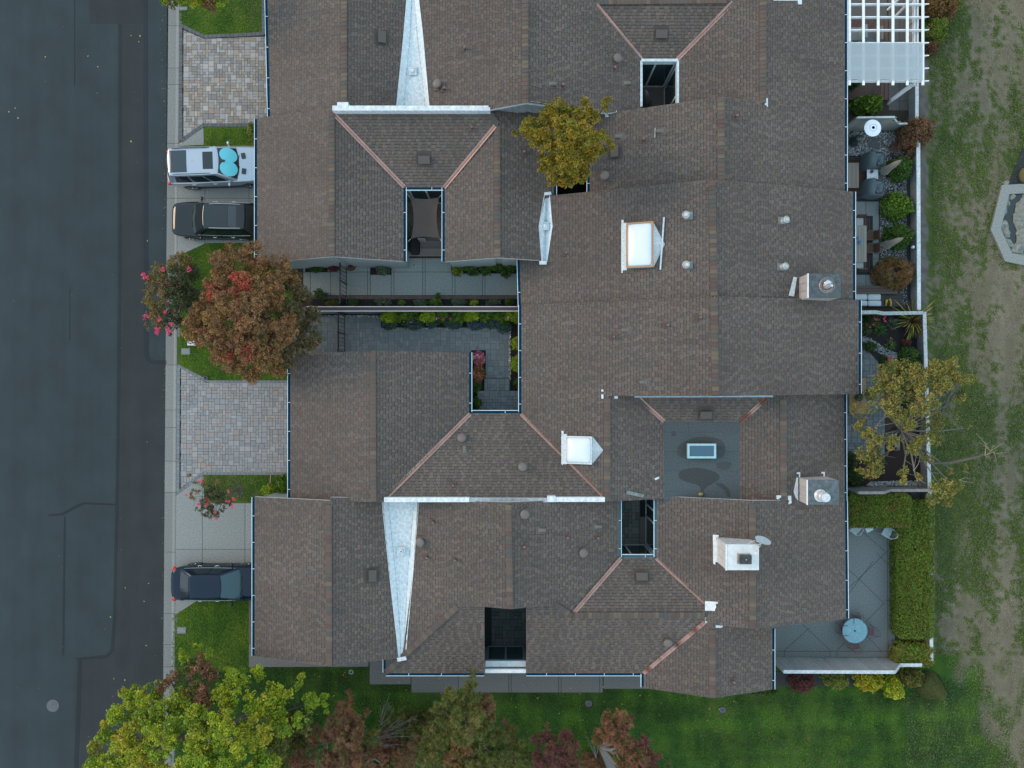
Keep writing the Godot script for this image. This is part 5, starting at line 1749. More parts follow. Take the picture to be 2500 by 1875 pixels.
	for l in [[332, 1702, 4.0, 32, "lime"], [300, 1742, 4.0, 34, "lime"], [262, 1768, 4.0, 18, "lime_yellow"], [268, 1800, 4.0, 28, "lime"], [232, 1825, 3.6, 20, "lime_yellow"], [240, 1860, 3.6, 34, "lime"], [205, 1868, 3.2, 12, "lime_yellow"], [372, 1740, 5.0, 46, "lime"], [332, 1795, 5.0, 52, "lime_yellow"], [292, 1862, 4.5, 48, "lime"], [400, 1800, 6.0, 58, "lime"], [360, 1872, 6.0, 58, "lime_yellow"], [440, 1718, 4.5, 38, "lime"], [380, 1685, 4.0, 26, "lime"], [305, 1690, 3.6, 12, "lime_yellow"], [450, 1600, 3.4, 18, "lime"], [482, 1575, 3.4, 9, "lime"], [462, 1625, 3.6, 22, "olive"], [440, 1592, 3.4, 10, "lime"], [515, 1592, 3.6, 12, "lime"], [498, 1632, 4.2, 26, "rust"], [493, 1600, 4.2, 10, "rust"], [470, 1645, 4.2, 16, "rust"], [520, 1650, 4.2, 18, "rust"], [415, 1660, 4.2, 20, "rust"], [392, 1685, 4.2, 12, "rust"], [458, 1690, 4.4, 16, "rust"], [480, 1680, 4.4, 30, "olive"], [505, 1700, 4.8, 34, "rust"], [560, 1702, 5.0, 40, "lime"], [582, 1650, 4.4, 30, "lime"], [560, 1630, 4.0, 14, "lime"], [628, 1650, 4.0, 22, "lime"], [632, 1715, 5.0, 40, "lime"], [690, 1700, 4.4, 32, "lime"], [735, 1652, 3.6, 12, "lime"], [725, 1668, 3.8, 14, "lime"], [665, 1668, 4.0, 16, "lime"], [700, 1760, 4.8, 42, "lime"], [762, 1715, 4.0, 26, "lime"], [790, 1700, 3.6, 12, "lime"], [795, 1725, 3.6, 14, "lime"], [500, 1760, 6.3, 58, "lime"], [562, 1790, 6.5, 56, "lime"], [622, 1790, 6.0, 50, "lime_yellow"], [480, 1850, 6.6, 58, "lime"], [560, 1872, 6.5, 58, "lime"], [640, 1855, 5.6, 46, "lime"], [680, 1822, 4.8, 32, "olive"], [745, 1770, 4.2, 24, "olive"]]:
		Y.append(l)
	tree("maple_tree", "large yellow green maple with a few red sprays, bottom left", "", P(520, 1800, G), P(510, 1790, 2.4), Y, "round", 1.3, 0.85, 0.2, bark, 0.31, 3)
	# row of trees along the bottom edge
	tree("rust_tree", "rust red tree with a pointed tip right of the yellow maple", "trees along the bottom edge", P(842, 1800, G), P(842, 1795, 1.6), [[857, 1690, 3.0, 10, "rust"], [852, 1708, 3.2, 16, "rust"], [842, 1735, 3.6, 26, "rust"], [830, 1772, 3.9, 34, "rust"], [870, 1762, 3.6, 24, "rust"], [850, 1802, 4.2, 40, "rust"], [895, 1740, 3.2, 12, "rust"], [800, 1788, 3.4, 24, "rust"], [778, 1778, 3.0, 12, "maroon"], [765, 1800, 3.0, 20, "rust"], [862, 1850, 4.2, 44, "rust"], [812, 1852, 3.8, 40, "rust"], [690, 1850, 3.2, 36, "olive"], [740, 1860, 3.4, 36, "rust"], [905, 1800, 3.4, 24, "olive"], [660, 1868, 3.2, 18, "rust"]], "needle", 1.9, 0.9, 0.11, Color(0.2, 0.16, 0.14), 0.22)
	var bs := thing("bare_shrub", P(900, 1820, G), "bare grey branched shrub between the rust tree and the dark olive tree", "shrub")
	twigs(bs, "branch", P(890, 1810, 1.2), P(1005, 1755, 2.8), 10, 0.85, 0.03, Color(0.27, 0.22, 0.2))
	twigs(bs, "branch", P(930, 1770, 1.6), P(950, 1725, 2.6), 6, 0.5, 0.02, Color(0.27, 0.22, 0.2))
	twigs(bs, "branch", P(930, 1750, 1.6), P(950, 1690, 2.6), 2, 0.2, 0.018, Color(0.3, 0.25, 0.2))
	twigs(bs, "branch", P(770, 1880, 1.4), P(765, 1835, 2.4), 6, 0.25, 0.02, Color(0.3, 0.27, 0.24))
	twigs(bs, "branch", P(800, 1830, 2.4), P(795, 1790, 3.4), 6, 0.35, 0.014, Color(0.32, 0.27, 0.23))
	var ls := M.new()
	ls.tube([P(890, 1860, 1.6), P(915, 1852, 1.9), P(935, 1866, 1.8)], [0.05, 0.05, 0.03], Color(0.4, 0.36, 0.33), 6)
	part(ls, "broken_limb", mt("bark"), bs)
	lobed(bs, [[960, 1760, 1.0, 34, "olive"], [1000, 1800, 1.2, 40, "olive"], [920, 1840, 1.6, 40, "rust"], [990, 1845, 1.6, 40, "rust"], [950, 1800, 1.2, 36, "maroon"], [1015, 1815, 2.2, 18, "rust"]], "needle", 0.8, 0.9, 0.2)
	tree("olive_tree", "dark olive tree with a pointed top at the path, bottom middle", "trees along the bottom edge", P(1140, 1790, G), P(1140, 1785, 2.0), [[1156, 1645, 4.0, 11, "olive"], [1152, 1668, 4.6, 20, "olive"], [1148, 1695, 5.0, 34, "olive"], [1112, 1706, 5.0, 34, "olive"], [1182, 1722, 4.8, 30, "rust"], [1092, 1688, 4.6, 14, "olive"], [1073, 1722, 4.2, 20, "olive"], [1060, 1732, 4.0, 10, "olive"], [1195, 1738, 4.4, 22, "bronze"], [1140, 1768, 5.6, 54, "olive"], [1090, 1785, 5.0, 40, "olive"], [1175, 1790, 5.0, 40, "olive"], [1130, 1820, 5.4, 36, "bronze"], [1165, 1858, 5.4, 50, "olive"], [1085, 1850, 4.8, 46, "olive"], [1225, 1800, 4.2, 26, "olive"], [1215, 1850, 4.4, 36, "olive"], [1115, 1868, 5.2, 40, "bronze"], [1040, 1840, 3.6, 30, "olive"], [1050, 1790, 3.4, 24, "olive"]], "needle", 2.0, 0.9, 0.13, Color(0.2, 0.16, 0.14), 0.26)
	var ws := thing("tree_stump", P(1168, 1832, G), "pale weathered stub beside the dark olive tree", "stump")
	var wm := M.new()
	wm.tube([P(1160, 1838, 4.2), P(1168, 1832, 5.3), P(1171, 1822, 5.6)], [0.08, 0.06, 0.03], Color(0.36, 0.31, 0.25), 7)
	part(wm, "trunk", mt("bark"), ws)
	lobed(thing("dull_shrub", P(1250, 1830, G), "dull green shrub right of the dark olive tree", "shrub"), [[1246, 1790, 2.0, 26, "olive"], [1258, 1815, 2.4, 26, "olive"], [1230, 1770, 2.0, 12, "maroon"], [1265, 1845, 2.6, 28, "olive"], [1240, 1868, 2.6, 28, "olive"]], "needle", 1.2, 0.8, 0.2)
	for e in [[1060, 1770, 34, 36, "olive", "olive understorey shrub at the left of the dark olive tree"], [870, 1868, 50, 26, "rust", "russet understorey shrub at the foot of the rust tree"], [700, 1780, 34, 30, "olive", "dark understorey shrub at the lawn edge of the yellow maple"], [700, 1835, 46, 40, "olive", "dull understorey shrub between the yellow maple and the rust tree"], [940, 1860, 60, 34, "olive", "dark green understorey shrub below the bare grey branches"], [1010, 1790, 40, 44, "olive", "olive understorey shrub between the bare branches and the dark olive tree"], [1190, 1870, 70, 26, "olive", "low olive shrub along the very bottom edge"], [1450, 1868, 36, 20, "rust", "low russet shrub left of the leaning grey trunk"]]:
		shrub("understorey_shrub", e[5], e[0], e[1], e[2], e[3], 1.6, e[4], "needle", 1.2, 1.0, "", 0.24)
	tree("maroon_bush", "low maroon bush between the dull shrub and the grey trunk", "trees along the bottom edge", P(1345, 1830, G), P(1345, 1828, 0.6), [[1334, 1770, 2.4, 9, "rust"], [1332, 1785, 2.6, 12, "rust"], [1308, 1805, 2.6, 18, "maroon"], [1340, 1805, 2.8, 22, "maroon"], [1382, 1798, 3.0, 22, "maroon"], [1392, 1818, 3.2, 22, "maroon"], [1410, 1825, 3.0, 12, "maroon"], [1355, 1838, 3.2, 34, "maroon"], [1320, 1858, 3.0, 30, "maroon"], [1295, 1850, 2.6, 22, "olive"], [1385, 1860, 3.2, 32, "maroon"], [1430, 1858, 3.0, 18, "rust"]], "needle", 1.8, 0.85, 0.07, Color(0.2, 0.16, 0.14), 0.2)
	var t := tree("crimson_tree", "red and bronze tree on a leaning grey trunk, bottom right of middle", "trees along the bottom edge", P(1500, 1915, G), P(1472, 1826, 3.4), [[1497, 1750, 4.4, 24, "rust"], [1478, 1768, 4.4, 28, "rust"], [1520, 1758, 4.6, 26, "rust"], [1542, 1748, 4.5, 10, "maroon"], [1535, 1768, 4.5, 16, "maroon"], [1455, 1778, 4.2, 14, "rust"], [1505, 1788, 4.8, 38, "rust"], [1468, 1800, 4.2, 22, "bronze"], [1528, 1820, 4.8, 32, "rust"], [1562, 1815, 4.6, 22, "maroon"], [1582, 1818, 4.4, 10, "maroon"], [1555, 1848, 4.6, 34, "rust"], [1592, 1848, 4.4, 22, "maroon"], [1608, 1845, 4.2, 12, "maroon"], [1580, 1872, 4.4, 30, "maroon"], [1512, 1850, 4.4, 22, "olive"], [1525, 1872, 4.4, 26, "rust"], [1630, 1868, 3.8, 14, "olive"]], "needle", 2.0, 0.9, 0.24, Color(0.30, 0.27, 0.25), 0.22)
	twigs(t, "dead_twigs", P(1455, 1850, 3.0), P(1445, 1800, 3.8), 5, 0.4, 0.02, Color(0.33, 0.28, 0.26))
	# thin mustard tree over the right-hand fence
	var MU := []
	for i in 46:
		var u := Vector2(rng.randf_range(2085, 2360), rng.randf_range(885, 1165))
		if (u - Vector2(2205, 1020)).length() > 150.0 and u.y > 960.0: continue
		if u.x > 2300.0 and u.y > 990.0: continue
		if u.x < 2110.0 and u.y < 940.0: continue
		if (u - Vector2(2200, 1130)).length() < 36.0: continue
		MU.append([u.x, u.y, rng.randf_range(2.8, 4.6), rng.randf_range(13, 24), "mustard" if rng.randf() < 0.7 else "olive"])
	t = tree("mustard_tree", "sparse mustard yellow tree over the fence, with a bare limb to the right", "", P(2188, 1095, G), P(2200, 1050, 2.4), [[2150, 920, 3.9, 30, "mustard"], [2185, 900, 4.0, 28, "mustard"], [2215, 905, 4.2, 30, "mustard"], [2245, 930, 4.5, 34, "mustard"], [2190, 950, 4.4, 36, "mustard"], [2145, 955, 4.0, 28, "mustard"], [2290, 900, 4.6, 30, "mustard"], [2325, 882, 4.4, 20, "mustard"], [2335, 915, 4.4, 26, "mustard"], [2365, 925, 4.2, 18, "mustard"], [2295, 945, 4.8, 32, "mustard"], [2250, 985, 5.0, 38, "mustard"], [2175, 1000, 4.6, 34, "mustard"], [2210, 1035, 4.8, 38, "mustard"], [2100, 1048, 3.6, 24, "mustard"], [2128, 1075, 4.0, 30, "mustard"], [2280, 1035, 4.6, 28, "olive"], [2180, 1085, 4.2, 26, "mustard"], [2110, 1110, 3.6, 26, "mustard"], [2132, 1148, 3.6, 28, "mustard"], [2100, 1150, 3.2, 16, "mustard"], [2232, 1100, 4.4, 28, "mustard"], [2255, 1070, 4.4, 26, "mustard"], [2330, 1022, 3.8, 14, "mustard"], [2365, 1044, 3.4, 7, "mustard"], [2210, 1150, 4.0, 18, "mustard"], [2202, 1172, 4.0, 20, "mustard"], [2235, 1168, 4.0, 14, "mustard"], [2300, 1195, 3.6, 30, "mustard"], [2272, 1218, 3.4, 22, "mustard"], [2330, 1190, 3.4, 22, "mustard"], [2308, 1228, 3.2, 18, "mustard"], [2325, 1150, 3.2, 12, "mustard"], [2355, 1140, 3.0, 9, "mustard"], [2265, 1110, 4.4, 20, "olive"], [2220, 960, 4.4, 30, "olive"]] + MU, "fine", 0.95, 1.05, 0.1, Color(0.3, 0.29, 0.27), 0.24)
	var lm := M.new()
	lm.tube([P(2200, 1050, 2.4), P(2272, 1131, 3.4), P(2320, 1130, 3.8), P(2385, 1116, 4.2), P(2418, 1102, 4.4)], [0.07, 0.075, 0.08, 0.06, 0.04], Color(0.2, 0.17, 0.14), 7)
	lm.tube([P(2200, 1050, 2.4), P(2298, 1010, 3.8), P(2318, 965, 4.2), P(2332, 935, 4.4), P(2345, 905, 4.6)], [0.06, 0.07, 0.06, 0.05, 0.02], Color(0.2, 0.18, 0.17), 7)
	lm.tube([P(2258, 1180, 3.4), P(2235, 1165, 3.6), P(2225, 1110, 3.6), P(2200, 1050, 2.6)], [0.02, 0.03, 0.04, 0.05], Color(0.33, 0.31, 0.28), 6)
	part(lm, "bare_limb", mt("bark"), t)
	for e in [[2418, 1102, 2395, 1065], [2418, 1102, 2432, 1095], [2412, 1106, 2400, 1132], [2425, 1104, 2440, 1120], [2405, 1112, 2420, 1080]]:
		twigs(t, "dead_twigs", P(e[0], e[1], 4.4), P(e[2], e[3], 4.6), 2, 0.28, 0.026, Color(0.50, 0.43, 0.28))
	for e in [[2340, 1172, 2365, 1165], [2350, 1150, 2358, 1170], [2320, 940, 2360, 925], [2190, 980, 2230, 960], [2150, 980, 2215, 985], [2230, 1150, 2240, 1120], [2140, 1040, 2200, 1010], [2200, 950, 2180, 925]]:
		twigs(t, "dead_twigs", P(e[0], e[1], 4.2), P(e[2], e[3], 4.6), 2, 0.35, 0.018, Color(0.42, 0.39, 0.34))
const ORD := ["first", "second", "third", "fourth", "fifth", "sixth", "seventh", "eighth", "ninth", "tenth", "eleventh"]

# ---------- yards ----------
func one(m: M, called: String, mat: String, label: String, category: String, group := "") -> Node3D:
	return tag(part(m, called, mt(mat), self), label, category, group)

func pixel_box(m: M, x0: float, y0: float, x1: float, y1: float, h0: float, h1: float, col: Color) -> void:
	var a := P(x0, y0, h1)
	var b := P(x1, y1, h1)
	m.box(Vector3((a.x + b.x) / 2, (h0 + h1) / 2, (a.z + b.z) / 2), Vector3((b.x - a.x) / 2, (h1 - h0) / 2, (b.z - a.z) / 2), col)

# board fence from a to b (ground marks), a list of [t, height] along it
func fence(label: String, a: Vector3, b: Vector3, tops: Array, capw: float, capc: Color, boardc: Color, bw := 0.24) -> void:
	var o := thing("fence", (a + b) / 2.0, label, "fence")
	var x := (b - a).normalized()
	var L := (b - a).length()
	var at := func(t: float) -> float:
		for i in tops.size() - 1:
			if t <= tops[i + 1][0]:
				return lerpf(tops[i][1], tops[i + 1][1], (t - tops[i][0]) / maxf(1e-4, tops[i + 1][0] - tops[i][0]))
		return tops[-1][1]
	var n := int(L / bw)
	var bs := Basis(x, Vector3.UP, x.cross(Vector3.UP))
	for i in n:
		var m := M.new()
		var t := (i + 0.5) / n
		var h: float = at.call(t)
		m.box(a.lerp(b, t) + Vector3(0, h / 2.0 - 0.02, 0), Vector3(L / n / 2.0 - 0.006, h / 2.0, 0.012 + 0.004 * (i % 2)), vary(boardc, 0.07), bs)
		part(m, "board", mt("paint"), o)
	var np := maxi(2, int(L / 2.3) + 1)
	for i in np:
		var m := M.new()
		var t := float(i) / (np - 1)
		var h: float = at.call(t)
		m.box(a.lerp(b, t) + Vector3(0, h / 2.0, 0), Vector3(0.045, h / 2.0, 0.045), boardc * 0.9, bs)
		part(m, "post", mt("paint"), o)
	for i in tops.size() - 1:
		var m := M.new()
		m.bar(a.lerp(b, tops[i][0]) + Vector3(0, tops[i][1] + 0.02, 0), a.lerp(b, tops[i + 1][0]) + Vector3(0, tops[i + 1][1] + 0.02, 0), capw, 0.045, capc)
		part(m, "cap_rail", mt("membrane"), o)

func iron_gate(label: String, px: float, y0: float, y1: float, h: float) -> void:
	var a := P(px, y0)
	var b := P(px, y1)
	var o := thing("iron_gate", (a + b) / 2.0, label, "gate")
	var black := Color(0.012, 0.014, 0.016)
	var L := (b - a).length()
	for i in 3:
		var m := M.new()
		var p := a.lerp(b, [0.0, 0.52, 1.0][i])
		m.box(p + Vector3(0, h / 2.0, 0), Vector3(0.03, h / 2.0, 0.03), black)
		part(m, "post", mt("gloss"), o)
	for e in [0.1, h - 0.22, h - 0.04]:
		var m := M.new()
		m.bar(a + Vector3(0, e, 0), b + Vector3(0, e, 0), 0.03, 0.04, black)
		part(m, "rail", mt("gloss"), o)
	var n := int(L / 0.2)
	for i in n:
		var m := M.new()
		var p := a.lerp(b, (i + 0.5) / n)
		m.box(p + Vector3(0, h / 2.0, 0), Vector3(0.011, h / 2.0 - 0.02, 0.011), black)
		part(m, "picket", mt("gloss"), o)

func pebbles(called: String, label: String, marks: Array, n: int, lo: float, hi: float, tones: Array) -> void:
	if not shared.has("pebble"):
		var m := M.new()
		m.ball(Vector3.ZERO, Vector3(1, 0.6, 0.8), Color.WHITE, 6)
		shared["pebble"] = m.mesh()
	var pg := poly(marks)
	var a := pg[0]
	var b := pg[0]
	for q in pg:
		a = a.min(q)
		b = b.max(q)
	var xf := []
	var cols := PackedColorArray()
	var tries := 0
	while xf.size() < n and tries < n * 12:
		tries += 1
		var q := Vector2(rng.randf_range(a.x, b.x), rng.randf_range(a.y, b.y))
		if not Geometry2D.is_point_in_polygon(q, pg): continue
		xf.append(Transform3D(Basis(Vector3.UP, rng.randf() * TAU).scaled(Vector3.ONE * rng.randf_range(lo, hi)), Vector3(q.x, G + rng.randf_range(0, 0.012), q.y)))
		cols.append(vary(tones[rng.randi() % tones.size()], 0.3))
	tag(scatter(called, shared["pebble"], xf, cols, mt("plain"), self), label, "stones", "", "stuff")

func parasol(label: String, base: Vector3, tip: Vector3, skirt: float, col: Color) -> void:
	var o := thing("folded_parasol", base, label, "parasol")
	var m := M.new()
	m.tube([base, tip], [0.022, 0.018], Color(0.05, 0.05, 0.05), 7)
	part(m, "pole", mt("gloss"), o)
	var f := M.new()
	var rings := []
	var d := tip - base
	for i in 8:
		var u := i / 7.0
		var c := base + d * lerpf(skirt, 1.0, u)
		var r: float = [0.20, 0.17, 0.145, 0.135, 0.13, 0.12, 0.08, 0.02][i]
		var ring := PackedVector3Array()
		for j in 32:
			var t := TAU * j / 32.0
			var k := 1.0 + 0.32 * cos(t * 8.0) * (1.0 - u)
			ring.append(c + Vector3(cos(t) * r * k, (0.05 * cos(t * 8.0) if i == 0 else 0.0), sin(t) * r * k))
		rings.append(ring)
	f.loft(rings, col)
	part(f, "canopy", mt("cloth"), o)
	var s := M.new()
	s.lathe(base, [[0.27, 0.0], [0.27, 0.04], [0.22, 0.06], [0.05, 0.08], [0.04, 0.28]], Color(0.07, 0.065, 0.065), 24)
	part(s, "base", mt("plain"), o)

func covered_chair(label: String, px: float, py: float, yaw: float) -> void:
	var c := P(px, py, 0.6)
	c.y = G
	var o := thing("covered_chair", c, label, "chair", "armchairs under grey covers")
	var m := M.new()
	var rings := []
	for e in [[0.0, 0.56, 0.48], [0.25, 0.55, 0.47], [0.55, 0.51, 0.44], [0.72, 0.46, 0.40], [0.78, 0.30, 0.26], [0.77, 0.02, 0.02]]:
		var ring := PackedVector3Array()
		for j in 40:
			var t := TAU * j / 40.0
			var cx := signf(cos(t)) * pow(absf(cos(t)), 0.45)
			var cz := signf(sin(t)) * pow(absf(sin(t)), 0.45)
			var y: float = e[0] * (1.0 + 0.32 * maxf(0.0, -cx) if e[0] > 0.3 else 1.0)
			var wr := 1.0 + 0.035 * sin(t * 9.0 + e[0] * 7.0)
			ring.append(c + Basis(Vector3.UP, yaw) * Vector3(cx * e[1] * wr, y + 0.02 * sin(t * 5.0 + e[0] * 4.0), cz * e[2] * wr))
		rings.append(ring)
	m.loft(rings, Color(0.125, 0.165, 0.185), true, false)
	part(m, "cover", mt("cloth"), o)
	for k in 3:
		var q := M.new()
		var pts := []
		for i in 5: pts.append(c + Basis(Vector3.UP, yaw) * Vector3(-0.35 + 0.17 * i, 0.80 - 0.02 * i * i * 0.3 + (0.06 if i < 2 else 0.0), -0.2 + 0.2 * k + 0.05 * sin(i * 1.7 + k)))
		q.tube(pts, [0.008, 0.02, 0.022, 0.02, 0.006], Color(0.12, 0.16, 0.18), 6)
		part(q, "fold", mt("cloth"), o)

func slat_table(called: String, label: String, x0: float, y0: float, x1: float, y1: float, h: float, n: int, col: Color) -> Node3D:
	var a := P(x0, y0, h)
	var b := P(x1, y1, h)
	var c := (a + b) / 2.0
	var o := thing(called, Vector3(c.x, G, c.z), label, "table")
	var w := (b.x - a.x) / n
	for i in n:
		var m := M.new()
		m.box(Vector3(a.x + w * (i + 0.5), h - 0.015, c.z), Vector3(w / 2 - 0.007, 0.014, (b.z - a.z) / 2 - 0.03), vary(col, 0.08))
		part(m, "slat", mt("wood"), o)
	for e in [a.z, b.z]:
		var m := M.new()
		m.box(Vector3(c.x, h - 0.018, e), Vector3((b.x - a.x) / 2, 0.02, 0.03), col * 0.9)
		part(m, "end_board", mt("wood"), o)
	for ex in [a.x + 0.06, b.x - 0.06]:
		for ez in [a.z + 0.05, b.z - 0.05]:
			var m := M.new()
			m.box(Vector3(ex, (G + h) / 2 - 0.02, ez), Vector3(0.035, (h - G) / 2, 0.035), col * 0.8)
			part(m, "leg", mt("wood"), o)
	return o

func wicker_chair(label: String, px: float, py: float, yaw: float, cushion := false, group := "") -> void:
	var c := P(px, py, 0.45)
	c.y = G
	var bs := Basis(Vector3.UP, yaw)
	var o := thing("dining_chair", c, label, "chair", group)
	var br := Color(0.10, 0.055, 0.035)
	var m := M.new()
	m.box(c + Vector3(0, 0.44, 0), Vector3(0.23, 0.03, 0.24), br, bs)
	part(m, "seat", mt("wood"), o)
	m = M.new()
	m.box(c + bs * Vector3(-0.24, 0.68, 0), Vector3(0.025, 0.24, 0.24), br * 1.1, bs * Basis(Vector3(0, 0, 1), 0.18))
	part(m, "backrest", mt("wood"), o)
	for ex in [-0.2, 0.2]:
		for ez in [-0.2, 0.2]:
			m = M.new()
			m.box(c + bs * Vector3(ex, 0.21, ez), Vector3(0.02, 0.21, 0.02), br, bs)
			part(m, "leg", mt("wood"), o)
	for ez in [-0.24, 0.24]:
		m = M.new()
		m.box(c + bs * Vector3(0.0, 0.64, ez), Vector3(0.22, 0.015, 0.02), br, bs)
		part(m, "armrest", mt("wood"), o)
	if cushion:
		m = M.new()
		m.box(c + bs * Vector3(0.02, 0.5, 0), Vector3(0.2, 0.035, 0.2), Color(0.5, 0.56, 0.56), bs)
		part(m, "cushion", mt("cloth"), o)

func rug(label: String, x0: float, y0: float, x1: float, y1: float) -> void:
	var c := P((x0 + x1) / 2, (y0 + y1) / 2)
	var o := thing("rug", c, label, "rug")
	var h := G + 0.014
	var cols := [Color(0.022, 0.024, 0.03), Color(0.11, 0.055, 0.04), Color(0.025, 0.022, 0.026), Color(0.085, 0.06, 0.05), Color(0.03, 0.024, 0.026), Color(0.10, 0.052, 0.038)]
	var inset := [0, 8, 10, 13, 15, 18]
	for i in 6:
		var m := M.new()
		pixel_box(m, x0 + inset[i], y0 + inset[i], x1 - inset[i], y1 - inset[i], h - 0.01, h + i * 0.002, cols[i])
		part(m, "woven_band" if i < 5 else "centre_field", mt("cloth"), o)

func mesh_chair(label: String, px: float, py: float, yaw: float, col: Color, group: String) -> void:
	var c := P(px, py, 0.45)
	c.y = G
	var bs := Basis(Vector3.UP, yaw)
	var o := thing("patio_chair", c, label, "chair", group)
	var m := M.new()
	for i in 6:
		var t := -0.2 + 0.08 * i
		m.bar(c + bs * Vector3(t, 0.43, -0.22), c + bs * Vector3(t, 0.43, 0.22), 0.012, 0.012, col)
		m.bar(c + bs * Vector3(-0.22, 0.431, t), c + bs * Vector3(0.22, 0.431, t), 0.012, 0.012, col)
	m.tube([c + bs * Vector3(-0.22, 0.43, -0.22), c + bs * Vector3(0.22, 0.43, -0.22), c + bs * Vector3(0.22, 0.43, 0.22), c + bs * Vector3(-0.22, 0.43, 0.22), c + bs * Vector3(-0.22, 0.43, -0.22)], [0.014, 0.014, 0.014, 0.014, 0.014], col, 6)
	m.box(c + Vector3(0, 0.425, 0), Vector3(0.2, 0.004, 0.2), col * 0.55, bs)
	part(m, "seat", mt("paint"), o)
	m = M.new()
	var arc := []
	for i in 9:
		var t := PI * i / 8.0
		arc.append(c + bs * Vector3(-0.22 - 0.14 * sin(t), 0.44 + 0.42 * sin(t), -0.24 * cos(t)))
	m.tube(arc, [0.015, 0.015, 0.015, 0.015, 0.015, 0.015, 0.015, 0.015, 0.015], col, 6)
	for i in 5:
		var u := -0.16 + 0.08 * i
		m.bar(c + bs * Vector3(-0.22, 0.44, u), c + bs * Vector3(-0.345, 0.82, u), 0.01, 0.01, col)
	part(m, "backrest", mt("paint"), o)
	for ez in [-0.25, 0.25]:
		m = M.new()
		m.tube([c + bs * Vector3(-0.28, 0.64, ez), c + bs * Vector3(0.12, 0.66, ez * 1.05), c + bs * Vector3(0.2, 0.44, ez)], [0.014, 0.014, 0.014], col, 6)
		part(m, "armrest", mt("paint"), o)
		for ex in [-0.2, 0.2]:
			m = M.new()
			m.bar(c + bs * Vector3(ex, 0.43, ez * 0.85), c + bs * Vector3(ex * 1.15, 0.0, ez), 0.022, 0.022, col)
			part(m, "leg", mt("paint"), o)

